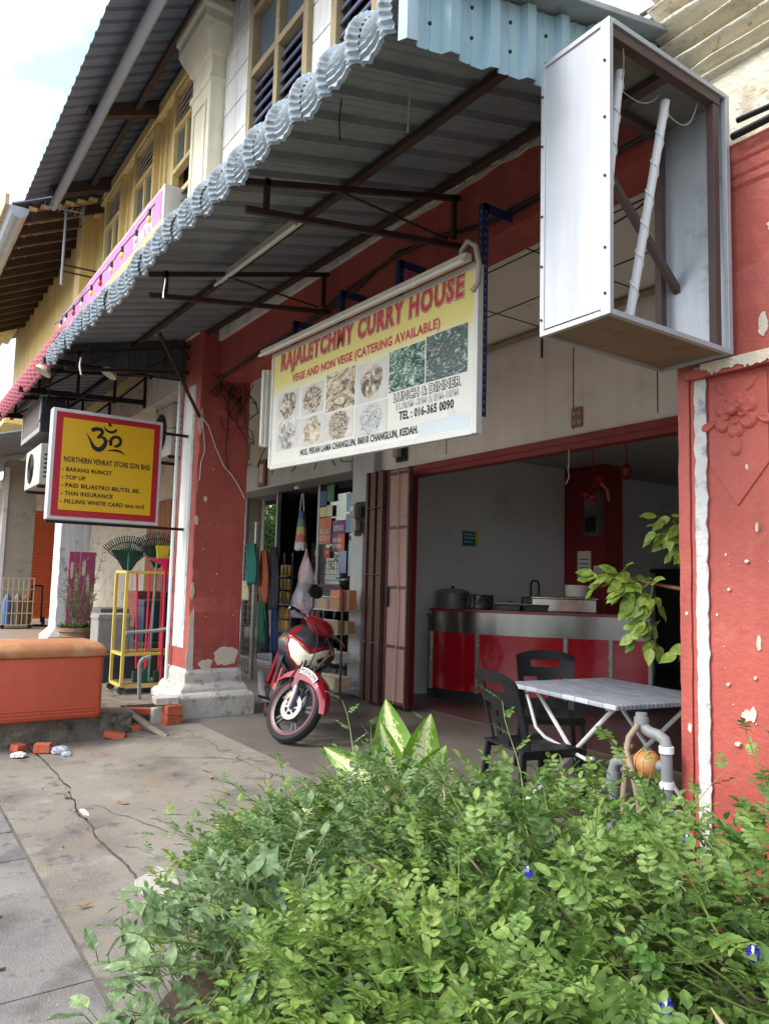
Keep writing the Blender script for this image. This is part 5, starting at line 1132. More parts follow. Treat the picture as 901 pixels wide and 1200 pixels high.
for y in (2.66,3.24): MB().tube([(-19.42,y,.41),(-19.38,y,.41)],.05,12).build('wheel', dark_st, t)
for k,(y,c,lb) in enumerate(((2.76,(60,96,150),'blue water drum in the cage trolley'),(2.98,(120,104,90),'brown sack in the cage trolley'),(3.18,(110,70,58),'rust coloured drum in the cage trolley'))):
    tag(MB().lathe([(.0,.0),(.09,.0),(.10,.1),(.10,.55),(.06,.65),(.04,.7),(0,.7)],(-19.6,y,.452),14).build('drum', M(f'drum_{k}',c,.5,var=.15), smooth=40),lb,'drum')
t = thing('hand_trolley','black hand trolley standing right of the cage trolley','trolley',(-20.5,3.6,.36))
for y in (3.45,3.68): MB().tube([(-20.5,y,.45),(-20.6,y,1.35)],.025,8).build('upright', dark_st, t)
MB().tube([(-20.6,3.45,1.35),(-20.6,3.68,1.35)],.025,8).build('handle', dark_st, t); MB().box(-20.5,-20.1,3.4,3.75,.36,.40).build('toe_plate', dark_st, t)
for y in (3.40,3.73): MB().tube([(-20.55,y-.03,.47),(-20.55,y+.03,.47)],.11,14).build('wheel', black_p, t, smooth=40)
def ac(label,x0,x1,y0,y1,z0,z1,face='x'):
    t = thing('air_conditioner',label,'air conditioner',((x0+x1)/2,(y0+y1)/2,z0)); w_ = M('ac_casing',(190,186,172),.5,var=.06,streak=((150,140,120),.5,7),dirt=((140,128,108),.6,4))
    MB().box(x0,x1,y0,y1,z0,z1).build('casing', w_, t, bevel=.012)
    cx,cz = x0+(x1-x0)*.4,(z0+z1)/2; r = min((z1-z0),(x1-x0))*.38
    for k in range(5): MB().tube([(cx+r*(k+1)/5*math.cos(a),y0-.008,cz+r*(k+1)/5*math.sin(a)) for a in [2*math.pi*q/20 for q in range(20)]],.005,4,closed=True).build('fan_guard_ring', dark_st, t)
    MB().lathe([(r,0),(r,.004)],(cx,y0-.002,cz),20,m=Matrix.Rotation(R(90),3,'X')).build('fan_opening', black_m, t)
    for k in range(6): MB().box(x1,x1+.006,y0+.05,y1-.05,z0+.1+(z1-z0-.2)*k/6,z0+.1+(z1-z0-.2)*k/6+.02).build('vent_slot', dark_st, t)
    MB().bar((x0+.1,y0,z0-.02),(x0+.1,y1+.05,z0-.02),.04).build('bracket', steel, t); MB().bar((x1-.1,y0,z0-.02),(x1-.1,y1+.05,z0-.02),.04).build('bracket', steel, t)
    return t
A1 = ac('weathered air conditioner below the dark hanging sign box',-12.3,-11.15,1.85,2.2,2.88,3.45); 
for x in (-12.2,-11.25): MB().bar((x,2.18,2.86),(x,2.18,4.14),.03).build('hanger', steel, A1)
ac('air conditioner under the store beam left of the red pillar',-11.05,-10.2,3.35,3.65,3.35,4.08)
t = thing('dark_sign_box','dark sign box with grey frame hanging under the red-lipped awning','sign box',(-11.8,1.95,3.6))
MB().box(-12.6,-11.1,1.82,2.12,3.60,4.10).build('casing', M('charcoal_casing',(44,44,50),.5), t, bevel=.006); MB().box(-12.52,-11.18,1.812,1.82,3.67,4.05).build('display_panel', M('brown_panel',(96,80,72),.6,var=.12,vs=30), t)
for (a,b,c,d) in ((-12.6,-11.1,3.60,3.67),(-12.6,-11.1,4.05,4.10),(-12.6,-12.52,3.67,4.05),(-11.18,-11.1,3.67,4.05)): MB().box(a,b,1.805,1.82,c,d).build('frame', M('grey_frame',(150,152,154),.5,.3), t)
for x in (-12.3,-11.4): MB().tube([(x,1.95,4.1),(x,1.95,4.5)],.012,6).build('hanger', dark_st, t)
# pink and yellow signboard on the store
PS = thing('pink_signboard','long pink and yellow signboard on the front of the yellow store','signboard',(-12.8,3.0,5.95))
MB().box(-16.3,-9.46,2.84,3.19,5.95,6.80).build('casing', sgw, PS, bevel=.008); MB().box(-16.25,-9.55,2.832,2.84,6.33,6.75).build('pink_face', pink_m, PS); MB().box(-16.25,-9.55,2.832,2.84,6.0,6.33).build('yellow_face', M('cream_yellow_print',(232,202,120),.5), PS)
text_part('lettering','mart4',paper_w,PS,lambda x,y,l:(-10.75+x,2.829,6.36+y),.85,.24,.03)
t = thing('bulb_string','string of coloured bulbs hanging in front of the pink signboard','bulb string',(-11.5,2.6,6.2))
cb = wob(sag((-15.2,2.62,6.42),(-9.1,2.62,6.28),.10,40),.03,2); MB().tube(cb,.008,5).build('cable', black_p, t)
for i,c in enumerate([(226,206,120),(226,222,210),(196,40,44),(226,222,210),(226,206,120),(196,40,44),(226,222,210),(226,206,120),(226,222,210),(226,206,120)]):
    p = cb[3+i*4 if 3+i*4 < len(cb) else -1-i%3]; MB().tube([p,p+Vector((0,0,-.08))],.022,8).build('socket', black_p, t); MB().lathe([(0,0),(.02,.015),(.034,.05),(.03,.08),(.014,.105),(0,.11)],p+Vector((0,0,-.185)),12).build('bulb', M(f'bulb_{c[1]}',c,.15), t, smooth=True)
t = thing('antenna','metal television antenna on a bracket from the yellow wall','antenna',(-13.9,2.45,6.9)); MB().tube([(-13.9,2.45,6.75),(-13.9,2.45,8.2)],.022,8).build('mast', galv, t)
for z in (7.0,7.12): MB().tube([(-13.9,2.43,z),(-13.9,3.2,z+.02)],.016,6).build('arm', steel, t)
MB().tube([(-13.9,2.05,8.1),(-13.9,2.75,8.16)],.014,6).build('boom', galv, t)
for i in range(8): MB().tube([(-13.9-.16,2.08+.09*i,8.1+.008*i),(-13.9+.16,2.08+.09*i,8.1+.008*i)],.007,5).build('element', galv, t)
for i in range(6): MB().tube([(-14.1,2.72,7.98+.06*i),(-13.7,2.72,7.98+.06*i)],.006,5).build('reflector_bar', galv, t)
for k,(x,y,z,lb) in enumerate(((-9.62,1.62,4.30,'beige floodlight hanging at the lip of the red awning'),(-9.2,2.28,4.30,'beige floodlight on a white arm near the awning end'))):
    t = thing('floodlight',lb,'floodlight',(x,y,z)); be = M('flood_beige',(196,186,160),.5,var=.06); MB().lathe([(0,0),(.04,0),(.055,.05),(.10,.10),(.105,.13),(0,.135)],(x,y,z-.13),14,m=Matrix.Rotation(R(150),3,'X')).build('head', be, t, smooth=40)
    MB().tube([(x,y,z-.12),(x,y-.03,z-.02),(x,y-.02,z+.12)],.016,8).build('arm', be, t)
tag(MB().tube([(-9.2,1.75,4.36),(-9.2,2.1,4.40),(-9.2,2.28,4.32)],.016,8).build('conduit_pipe', white_p),'white conduit running to the beige floodlight','conduit')
# ================================================================= folding door, meters, small fittings
FD = thing('folding_door','folded brown and dusty pink metal door stacked at the left of the restaurant opening','door',(-7.9,5.45,.13))
brd = M('door_brown',(92,62,56),.5,.2,var=.15,vs=5,dirt=((60,38,34),.56,7)); pkd = M('door_pink',(168,134,124),.6,var=.06,vs=3,streak=((120,84,72),.45,6),dirt=[((110,72,58),.62,5,.1),((84,54,44),.68,3,.1)])
for i in range(5):
    x = -8.210+.085*i; MB().box(x,x+.05,5.30+.02*(i%2),5.50,.16,3.08).build('folded_leaf', brd, FD, bevel=.004)
for z in (.9,1.75,2.6): MB().tube([(-8.210,5.295,z),(-7.820,5.295,z)],.008,6).build('pivot_rod', chrm, FD)
pn = MB().box(-7.780,-7.340,5.37,5.40,.2,3.06).build('pink_leaf', pkd, FD, bevel=.003)
for z in (.19,.86,1.58,2.32,3.0): MB().box(-7.780,-7.330,5.355,5.37,z,z+.035).build('rail', brd, pn, bevel=.003)
for x in (-7.785,-7.350): MB().box(x,x+.03,5.352,5.41,.17,3.08).build('stile', brd, pn, bevel=.003)
MB().box(-7.765,-7.700,5.335,5.357,1.36,1.60).build('lock_plate', dark_st, pn, bevel=.004)
MB().tube([(-7.550,5.35,3.05),(-7.540,5.35,2.4),(-7.520,5.35,1.75),(-7.480,5.35,1.45),(-7.510,5.35,.9),(-7.540,5.35,.2)],.007,6).build('pale_cord', M('cord',(176,160,142),.7), pn)
mtm = M('meter_box_grey',(150,146,134),.5,var=.08); 
def meter(label,x,y,z,s=1.0):
    t = thing('electric_meter',label,'meter',(x,y,z)); MB().box(x-.13*s,x+.13*s,y-.02,y,z,z+.46*s).build('backboard', dark_st, t); MB().box(x-.10*s,x+.03*s,y-.13,y-.02,z+.24*s,z+.42*s).build('meter_case', mtm, t, bevel=.01); MB().box(x-.09*s,x+.02*s,y-.10,y-.02,z+.06*s,z+.20*s).build('fuse_box', mtm, t, bevel=.008)
    MB().box(x-.08*s,x+.01*s,y-.135,y-.13,z+.33*s,z+.39*s).build('dial_window', win_gl, t); MB().box(x+.05*s,x+.12*s,y-.08,y-.02,z+.26*s,z+.38*s).build('cutout', dark_st, t, bevel=.006); return t
meter('grey electric meter on the pale pier beside the store front',-8.60,5.49,2.28)
meter('electric meter high on the wall above the folding door',-7.83,5.60,3.22,.85)
t = thing('socket_plate','old socket plate with orange outlets on the beige wall','socket',(-4.92,5.61,3.22)); MB().box(-4.99,-4.85,5.60,5.618,3.21,3.41).build('plate', M('socket_brown',(132,112,92),.6), t, bevel=.006)
for i in (0,1):
    for j in (0,1): MB().lathe([(.022,0),(.02,.006),(0,.007)],(-4.95+.06*i,5.60,3.265+.085*j),10,m=Matrix.Rotation(R(90),3,'X')).build('outlet', M('socket_orange',(206,140,104),.5), t)
for x,r in ((-8.52,.018),(-8.44,.012)): tag(MB().tube([(x,5.48,.14),(x,5.48,2.3)],r,8).build('conduit_pipe', M('conduit_grey',(168,168,164),.6), smooth=40), f'{"thick" if r>.015 else "thin"} grey conduit running down the pale pier','conduit')
tag(MB().tube([(-5.0,5.2,4.33),(-5.0,5.2,3.85)],.012,6).build('hanging_rod', steel),'thin rusty rod hanging from the walkway ceiling','rod')
MB().bar((-5.3,5.2,4.3),(-4.4,5.2,4.3),.05)
t = thing('spirit_altar','small red wooden altar board on the store wall beside the pillar','altar',(-10.9,5.5,3.25)); MB().box(-12.0,-11.72,5.50,5.55,3.26,3.72).build('board', M('altar_wood',(120,66,48),.6), t, bevel=.004); MB().box(-11.94,-11.78,5.49,5.50,3.32,3.64).build('picture', M('altar_print',(196,176,160),.6,var=.2,vs=20), t)

# ================================================================= restaurant interior
def potm(name,label,c,r,h,mat,lidm=None,cat='pot',handles=True):
    t = thing(name,label,cat,c); MB().lathe([(0,0),(r*.95,0),(r,h*.12),(r,h*.92),(r*1.05,h),(r*.97,h),(r*.93,h*.9),(r*.9,h*.2),(0,h*.15)],c,28).build('body', mat, t, smooth=40)
    if lidm: MB().lathe([(r*1.03,h),(r*1.0,h*1.06),(r*.6,h*1.16),(.0,h*1.2)],c,28).build('lid', lidm, t, smooth=40); MB().lathe([(.02,h*1.18),(.03,h*1.3),(0,h*1.32)],c,12).build('knob', black_p, t, smooth=40)
    if handles:
        for s in (-1,1): MB().tube([(c[0]+s*(r+.0),c[1]-.05,c[2]+h*.7),(c[0]+s*(r+.05),c[1]-.03,c[2]+h*.72),(c[0]+s*(r+.05),c[1]+.03,c[2]+h*.72),(c[0]+s*r,c[1]+.05,c[2]+h*.7)],.008,6).build('handle', black_p, t)
    return t
alum = M('dull_aluminium',(140,140,136),.4,.7,var=.08)
mb = thing('cooker_stand','grey stand under the large rice pot behind the counter','stand',(-8.16,6.76,.14)); MB().box(-8.40,-7.96,6.52,7.0,.14,1.20).build('cabinet', M('stand_grey',(80,80,82),.6), mb, bevel=.01); MB().box(-8.41,-7.94,6.50,7.02,1.20,1.24).build('stand_top', M('stand_top',(120,120,120),.4,.5), mb, bevel=.005)
potm('rice_pot','large dull aluminium rice pot with lid at the left end of the counter',(-8.16,6.76,1.24),.235,.30,alum,alum)
potm('cooking_pot','shiny steel pot with black handles on the counter',(-7.70,6.86,1.335),.18,.19,M('shiny_steel',(190,188,182),.14,.95,var=.05),None)
for k,(i,sx,lb) in enumerate(((4,.34,'left shallow steel tray on the counter'),(5,.34,'right shallow steel tray on the counter'))):
    x,y = cp[i][0]-cn(i).x*.25,cp[i][1]-cn(i).y*.25; t = thing('steel_tray',lb,'tray',(x,y,1.335),math.atan2(cn(i).y,cn(i).x)+R(90),world=False)
    MB().add([(a*sx/2*k_,b*.13*k_,z) for (k_,z) in ((.82,.012),(1.0,.085),(1.06,.09),(1.06,.083),(1.0,.08),(.82,.003)) for a,b in ((-1,-1),(1,-1),(1,1),(-1,1))],[(q*4+j,q*4+(j+1)%4,q*4+4+(j+1)%4,q*4+4+j) for q in range(5) for j in range(4)]+[(0,1,2,3),(20,21,22,23)]).build('tray', MATS['shiny_steel'], t, bevel=.004); MB().tube([(-.03,0,.09),(0,0,.12),(.03,0,.09)],.007,6).build('lid_handle', black_p, t)
    MB().box(-sx/2,sx/2,-.13,.13,.085,.095).build('tray_lid', MATS['shiny_steel'], t, bevel=.004)
i = 7; x,y = -6.80,7.50
t = thing('food_warmer','rectangular steel food warmer on the right of the counter','food warmer',(x,y,1.335),math.atan2(cn(i).y,cn(i).x)+R(90),world=False); MB().box(-.40,.40,-.2,.2,.0,.17).build('tank', MATS['shiny_steel'], t, bevel=.012); MB().box(-.42,.42,-.21,.21,.17,.185).build('rim', chrm, t, bevel=.004)
for k in range(3): MB().box(-.38+.26*k,-.38+.26*k+.24,-.18,.18,.186,.20).build('pan', M('curry_pan',(120,96,60),.4,var=.3,vs=9), t, bevel=.004)
i = 6; x,y = -7.12,7.30
t = thing('dish_basket','black wire dish basket with arched handle on the counter','basket',(x,y,1.335)); 
for z in (.0,.08,.16): MB().tube([(x+.17*math.cos(a),y+.17*math.sin(a),1.345+z) for a in [2*math.pi*k/20 for k in range(20)]],.008,5,closed=True).build('ring', black_p, t)
for k in range(14): a = 2*math.pi*k/14; MB().tube([(x+.17*math.cos(a),y+.17*math.sin(a),1.34),(x+.17*math.cos(a),y+.17*math.sin(a),1.51)],.006,5).build('wire', black_p, t)
MB().tube([(x-.15,y+.08,1.50),(x-.15,y+.08,1.68),(x-.10,y+.06,1.73),(x+.10,y-.06,1.73),(x+.15,y-.08,1.68),(x+.15,y-.08,1.50)],.014,8).build('handle', black_p, t, smooth=40)
potm('plastic_tub','white ribbed plastic tub on the food warmer',(-6.72,7.66,1.536),.15,.15,M('tub_white',(196,190,182),.5),None,'tub',False)
t = thing('notice_sticker','small blue and yellow notice on the grey wall','notice',(-8.41,7.3,2.2)); MB().box(-8.419,-8.412,7.14,7.44,2.22,2.44).build('card', M('notice_blue',(36,96,120),.4), t); MB().box(-8.411,-8.409,7.38,7.44,2.22,2.44).build('yellow_edge', M('notice_yellow',(200,196,60),.4), t)
for z,w_ in ((2.38,.18),(2.33,.2),(2.27,.16)): MB().box(-8.411,-8.409,7.17,7.17+w_,z,z+.025).build('print_line', M('notice_print',(140,180,170),.4), t)
t = thing('switch_box','grey electric switch box on the red interior pier','switch box',(-7.8,9.28,2.6)); MB().box(-7.92,-7.62,9.18,9.3,2.45,3.15).build('casing', M('switch_grey',(92,92,88),.5), t, bevel=.01); MB().box(-7.88,-7.68,9.165,9.18,2.85,3.08).build('cover_window', M('switch_cover',(120,116,104),.4), t, bevel=.005); MB().box(-7.88,-7.68,9.165,9.18,2.52,2.75).build('breaker_row', dark_st, t)
for k,(x,z,w_,h_,lb) in enumerate(((-8.0,1.75,.26,.48,'paper calendar on the red interior pier'),(-7.72,1.8,.18,.2,'small framed card below the switch box'))):
    o = thing('wall_paper_notice',lb,'notice',(x,9.29,z)); MB().box(x-w_/2,x+w_/2,9.285,9.297,z,z+h_).build('sheet', paper_w, o); 
    for j in range(5): MB().box(x-w_*.38,x+w_*.38,9.282,9.285,z+h_*(.15+.14*j),z+h_*(.19+.14*j)).build('print_line', M('print_grey_line',(130,130,130),.6), o)
t = thing('dark_cabinet','dark cabinet against the restaurant back wall','cabinet',(-7.6,11.9,.14)); MB().box(-8.3,-6.6,11.5,12.3,.14,1.95).build('carcass', M('dark_wood_cab',(36,32,34),.5), t, bevel=.01); MB().box(-8.36,-6.54,11.44,12.36,1.95,2.02).build('cabinet_top', M('dark_wood_cab'), t) if False else MB().box(-8.36,-6.54,11.44,12.36,1.95,2.02).build('cabinet_top', MATS['dark_wood_cab'], t)
for x in (-8.2,-7.42): MB().box(x,x+.7,11.47,11.5,.3,1.85).build('cabinet_door', MATS['dark_wood_cab'], t, bevel=.005)
t = thing('framed_picture','dark framed picture standing on the cabinet','picture',(-7.2,12.1,2.02)); MB().box(-7.9,-6.3,12.15,12.2,2.02,2.95).build('frame', black_p, t, bevel=.01); MB().box(-7.82,-6.38,12.14,12.15,2.1,2.87).build('canvas', M('dark_canvas',(44,34,44),.4,var=.5,vs=6), t)
tag(MB().lathe([(0,0),(.08,.0),(.2,.12),(.21,.13),(.19,.13),(.07,.02),(0,.02)],(-7.9,11.75,2.02),20).build('bowl', M('pale_bowl',(196,192,178),.4), smooth=40),'pale bowl on top of the dark cabinet','bowl')
tag(MB().lathe([(0,0),(.17,0),(.19,.1),(.19,.42),(.12,.56),(.06,.62),(.06,.72),(0,.72)],(-5.6,10.6,1.15),20).build('bottle', M('green_plastic',(24,96,72),.3,trans=.3), smooth=40),'large green bottle on the back table','bottle')
t = thing('back_table','dark side table with a stack of plates at the back','table',(-5.5,10.6,.14)); MB().box(-6.4,-4.6,10.2,11.0,1.10,1.15).build('table_top', M('side_top',(90,84,78),.5), t, bevel=.005)
for x in (-6.3,-4.7):
    for y in (10.3,10.9): MB().box(x-.03,x+.03,y-.03,y+.03,.14,1.10).build('leg', dark_st, t)
tag(MB().lathe([(0,0),(.1,0),(.2,.03),(.21,.035),(.21,.13),(.2,.14),(0,.14)],(-6.05,10.55,1.15),20).build('plate_stack', paper_w, smooth=40),'stack of pale plates on the back table','plates')
t = thing('red_hanging_ornament','red festive ornament with gold tassel hanging inside the opening','ornament',(-6.9,8.0,3.2)); rdf = M('festive_red',(150,24,26),.5,var=.2); gld = M('gold_tassel',(170,130,50),.5)
for k in range(7): a = k*.9; MB().lathe([(0,-.07),(.05,-.03),(.06,0),(.05,.03),(0,.07)],(-6.75+.11*math.cos(a),8.0+.09*math.sin(a),3.12-.07*k*.6),8).build('bead', rdf, t, smooth=40)
MB().tube([(-6.6,8.0,3.05),(-6.5,8.0,2.95),(-6.47,8.0,2.80)],.02,6).build('tassel', gld, t); MB().lathe([(0,-.12),(.07,-.05),(.08,.04),(.03,.10),(0,.11)],(-6.35,8.2,3.2),10).build('lantern', rdf, t, smooth=40); MB().tube([(-6.75,8.0,3.1),(-6.75,8.0,3.58)],.006,5).build('string', rdf, t); MB().tube([(-6.35,8.2,3.3),(-6.35,8.2,3.58)],.006,5).build('string', rdf, t)
tag(MB().tube(wob([(-5.0,5.58,3.0),(-4.99,5.57,2.9),(-5.01,5.58,2.8),(-4.985,5.57,2.72),(-5.03,5.58,2.66)],.01,3),.006,5).build('loose_wire', M('wire_cream',(190,182,164),.6)),'short cream wire dangling from the red lintel','wire')

# ================================================================= store front goods
gridm = M('wire_chrome',(120,122,124),.4,.6,var=.1)
t = thing('display_grid','wire display grid with an aluminium post beside the red pillar','display rack',(-11.3,5.0,.125))
MB().box(-10.88,-10.82,4.97,5.03,.124,2.55).build('post', M('rack_alu',(168,168,164),.4,.5,var=.05), t, bevel=.004); MB().box(-12.4,-10.88,4.98,5.02,.13,.18).build('foot_rail', MATS['rack_alu'], t)
for i in range(16): MB().bar((-12.4+.1*i,5.0,.2),(-12.4+.1*i,5.0,2.2),.008).build('wire', gridm, t)
for i in range(20): MB().bar((-12.4,5.0,.2+.105*i),(-10.85,5.0,.2+.105*i),.008).build('wire', gridm, t)
def garment(label,x,y,z1,w_,h_,c,k,cat='garment',nm='garment'):
    m_ = M(f'cloth_{k}',c,.85,var=.15,vs=8)
    def P(u,v):
        ww = w_*(.55+.45*min(1,(1-v)*2.2)); return (x+(u-.5)*ww, y+.02*math.sin(u*14+v*3)+.01*noise.noise(Vector((u*5,v*5,k))), z1-h_*(1-v)+.02*noise.noise(Vector((u*4,k,0)))*(1-v))
    return tag(MB().grid(P,14,12).build(nm, m_, smooth=True, solid=.03), label, cat)
garment('teal shopping bag hanging on the wire grid post',-10.90,4.93,2.2,.36,.62,(30,112,96),1,'bag','shopping_bag')
garment('orange cloth hanging behind the teal bag',-10.72,5.06,2.1,.3,.8,(150,80,50),2)
garment('dark jacket hanging right of the teal bag',-10.5,5.12,2.15,.36,.95,(34,36,44),3)
garment('pale cloth bundle on the wire grid',-11.1,4.95,1.62,.3,.3,(200,186,150),4)
garment('green apron hanging low on the grid',-10.72,5.1,1.45,.22,.8,(28,84,60),5)
garment('white towel at the far left of the grid',-11.5,4.94,1.7,.22,1.0,(196,196,200),6)
rl = thing('clothes_rail','low metal rail of dark clothes in the store entrance','clothes rail',(-11.0,5.9,.15)); MB().tube([(-12.2,5.7,1.25),(-10.2,5.7,1.25)],.014,8).build('rail', gridm, rl)
for x in (-12.2,-10.2): MB().tube([(x,5.7,.15),(x,5.7,1.25)],.014,8).build('leg', gridm, rl)
for k,(x,c,lb) in enumerate(((-11.9,(40,44,60),'navy trousers at the left of the low rail'),(-11.55,(46,60,110),'blue trousers on the low rail'),(-11.2,(34,36,46),'charcoal trousers in the middle of the low rail'),(-10.85,(44,46,54),'grey trousers on the low rail'),(-10.5,(110,36,44),'dark red shirt at the right of the low rail'))): garment(lb,x,5.7,1.23,.32,.8,c,10+k)
nd = thing('noodle_rack','tall narrow rack of golden packets behind the motorbike','rack',(-10.72,5.5,.124)); 
for x in (-10.86,-10.58): MB().tube([(x,5.5,.124),(x,5.5,2.08)],.013,6).build('upright', gridm, nd)
gold = M('gold_packet',(196,160,92),.3,.3,var=.3,vs=14)
for z in (.40,.85,1.3,1.72): MB().box(-10.86,-10.58,5.42,5.58,z-.02,z).build('shelf', gridm, nd)
q = 0
for z in (.40,.60,.85,1.05,1.3,1.5,1.72):
    for x in (-10.79,-10.65):
        q += 1; tag(MB().lathe([(0,0),(.055,0),(.065,.09),(.06,.17),(0,.175)],(x,5.48,z+.001),12).build('packet', gold, smooth=40),'gold packet on the tall narrow rack','packet','gold packets on the narrow rack')
rb = thing('rainbow_bag','rainbow striped bag hanging in the store doorway','bag',(-10.33,5.5,2.12))
for k,c in enumerate(((52,84,140),(70,124,96),(170,156,90),(176,86,80),(190,186,180))):
    z1 = 2.72-.12*k; z0 = z1-.12; r1 = .055+.016*k; MB().add([(-10.33+(r1+.016*q)*(1+.16*math.sin(j*math.pi*.5*2.0))*math.cos(2*math.pi*j/28),5.5+(r1+.016*q)*.6*(1+.16*math.sin(j*math.pi))*math.sin(2*math.pi*j/28)+.012*math.cos(j*2.2),z1-.12*q+.012*math.cos(j*1.3)) for q in (0,1) for j in range(28)],[(j,(j+1)%28,28+(j+1)%28,28+j) for j in range(28)]).build('stripe', M(f'stripe_{k}',c,.6), rb, smooth=True)
for s in (-1,1): MB().tube([(-10.33+s*.07,5.5,2.72),(-10.33+s*.02,5.5,3.0)],.008,6).build('strap', paper_w, rb)
pbm = M('clear_bag',(206,208,214),.08,var=.1,vs=12,alpha=.28,spec=1.0); 
def hangbag(label,x,y,z0,z1,r,mat,sd,cat='bag'):
    mb = MB(); n=20; vs=[]; K=14
    for i in range(K+1):
        v = i/K; rr = r*(math.sin(math.pi*min(1,(1-v)*.62+.02))**.8)*(1-.75*v*v)+.012
        for j in range(n):
            a = 2*math.pi*j/n; w_ = 1+.28*noise.noise(Vector((math.cos(a)*2,math.sin(a)*2,v*3+sd)))+.2*abs(noise.noise(Vector((math.cos(a)*6,math.sin(a)*6,v*2+sd)))); vs.append((x+rr*w_*math.cos(a),y+rr*.7*w_*math.sin(a),z0+(z1-z0)*v))
    mb.add(vs,[(i*n+j,i*n+(j+1)%n,(i+1)*n+(j+1)%n,(i+1)*n+j) for i in range(K) for j in range(n)]+[tuple(range(n))]); return tag(mb.build('hanging_bag',mat,smooth=True),label,cat)
hangbag('large clear plastic bag hanging behind the motorbike handlebar',-9.62,5.25,1.12,1.98,.26,pbm,3)
hangbag('clear bag with a pinkish item above the large plastic bag',-9.95,5.4,1.62,2.12,.12,M('pink_bag',(190,150,146),.2,alpha=.7,var=.2),5)
hangbag('dark glossy bag of goods left of the large plastic bag',-10.15,5.45,1.1,1.7,.2,M('dark_bag',(70,70,76),.2,alpha=.85,var=.3,vs=20),8)
tag(crumple('goods_bag','pink goods inside the large plastic bag',(-9.62,5.25,1.16),.15,M('pink_goods',(150,84,110),.5,var=.4,vs=10),6,.8,'goods'),'pink goods inside the large plastic bag','goods')
sh_ = thing('wire_shelf','maroon wire basket shelf standing before the pale pier','shelf',(-8.85,5.2,.125)); mar = M('maroon_frame',(92,50,58),.5)
for x in (-9.080,-8.340): MB().tube([(x,5.08,.13),(x,5.08,1.48),(x+(.08 if x<-8.8 else -.08),5.08,1.58),(-8.710,5.08,1.60)],.016,8).build('upright', mar, sh_, smooth=40)
bw = M('basket_wire',(176,174,166),.5,var=.05)
for z in (.28,.62,.98,1.28):
    for i in range(15): MB().bar((-9.060+.05*i,5.02,z),(-9.060+.05*i,5.02,z+.17),.008).build('basket_wire', bw, sh_)
    for zz in (z,z+.17): MB().bar((-9.060,5.02,zz),(-8.360,5.02,zz),.012).build('basket_rim', bw, sh_)
    MB().box(-9.060,-8.360,5.02,5.36,z-.012,z).build('basket_floor', bw, sh_)
for k,(x,z,sx,sz,c,lb) in enumerate(((-8.860,1.281,.3,.14,(176,146,108),'cardboard box in the top basket of the wire shelf'),(-8.510,1.281,.24,.26,(196,120,70),'orange carton in the top basket of the wire shelf'),(-8.860,.981,.32,.14,(190,160,60),'yellow carton in the second basket of the wire shelf'),(-8.520,.981,.22,.15,(150,120,70),'brown carton in the second basket of the wire shelf'),(-8.760,.621,.5,.10,(196,194,186),'white packs in the third basket of the wire shelf'),(-8.710,.281,.5,.13,(206,186,150),'cream packs in the bottom basket of the wire shelf'))):
    o = thing('carton',lb,'carton',(x,5.2,z)); m_ = M(f'carton_{k}',c,.7,var=.08); MB().box(x-sx/2,x+sx/2,5.06,5.32,z,z+sz).build('box', m_, o, bevel=.006); MB().box(x-sx/2-.001,x+sx/2+.001,5.17,5.21,z-.0,z+sz+.002).build('tape', M('tape',(206,190,150),.4), o)
# posters on the glass (plane y = 6.0)
def poster(label,x0,x1,z0,z1,c,lines=(),stripes=None):
    t = thing('poster',label,'poster',((x0+x1)/2,5.985,z0),group='posters on the store glass'); MB().box(x0,x1,5.982,5.986,z0,z1).build('sheet', M(f'poster_{c[0]}_{c[1]}_{c[2]}',c,.5,var=.06), t)
    if stripes: MB().box(x0+(x1-x0)*stripes[1],x0+(x1-x0)*stripes[2],5.979,5.982,z0+(z1-z0)*stripes[3],z0+(z1-z0)*stripes[4]).build('colour_block', M(f'poster_{stripes[0][0]}_{stripes[0][1]}',stripes[0],.5), t)
    for (s,u,v,w_,h_) in lines: text_part('lettering',s,paper_w,t,lambda x,y,l:(x0+(x1-x0)*u+x,5.978,z0+(z1-z0)*v+y),(x1-x0)*w_,(z1-z0)*h_,.02)
pq = lambda px: None
poster('narrow blue poster high on the store glass',-10.62,-10.42,2.86,3.10,(44,70,120))
poster('green poster at the top of the store glass',-10.40,-10.18,2.92,3.18,(34,120,72))
poster('pale yellow slip on the store glass',-10.62,-10.42,2.68,2.84,(214,200,140)); poster('cream slip beside the pale yellow slip',-10.40,-10.22,2.68,2.86,(206,200,182))
poster('orange reload poster on the store glass',-10.62,-10.24,2.24,2.66,(206,108,64),(('RELOAD',.12,.40,.76,.18),("D'SINI",.12,.14,.76,.18)))
poster('purple and orange XPAX poster on the store glass',-10.20,-9.82,2.12,2.60,(104,58,118),(('XPAX',.10,.66,.80,.18),('RELOAD',.10,.30,.70,.13),("D'SINI",.10,.10,.66,.13)),((206,104,60),.45,1.0,0,.55))
poster('small red sticker under the orange poster',-10.44,-10.26,2.02,2.18,(206,66,54),((('m'),.3,.35,.5,.3),))
poster('upper blue and white notice near the meter',-9.80,-9.50,2.72,3.0,(150,176,206)); poster('lower blue and white notice near the meter',-9.80,-9.50,2.40,2.68,(120,156,192))
poster('short pale blue slip low on the glass',-9.98,-9.76,1.78,2.12,(150,166,190)); poster('long pale blue slip low on the glass',-9.70,-9.46,1.74,2.20,(156,186,192)); poster('white slip at the right edge of the glass',-9.42,-9.30,1.82,2.2,(206,206,204))
tag(MB().lathe([(0,-.06),(.05,-.04),(.06,0),(.02,.04),(0,.05)],(-10.5,5.5,3.12),12).build('spotlight', chrm, smooth=40),'small chrome lamp under the grey shop fascia','lamp')
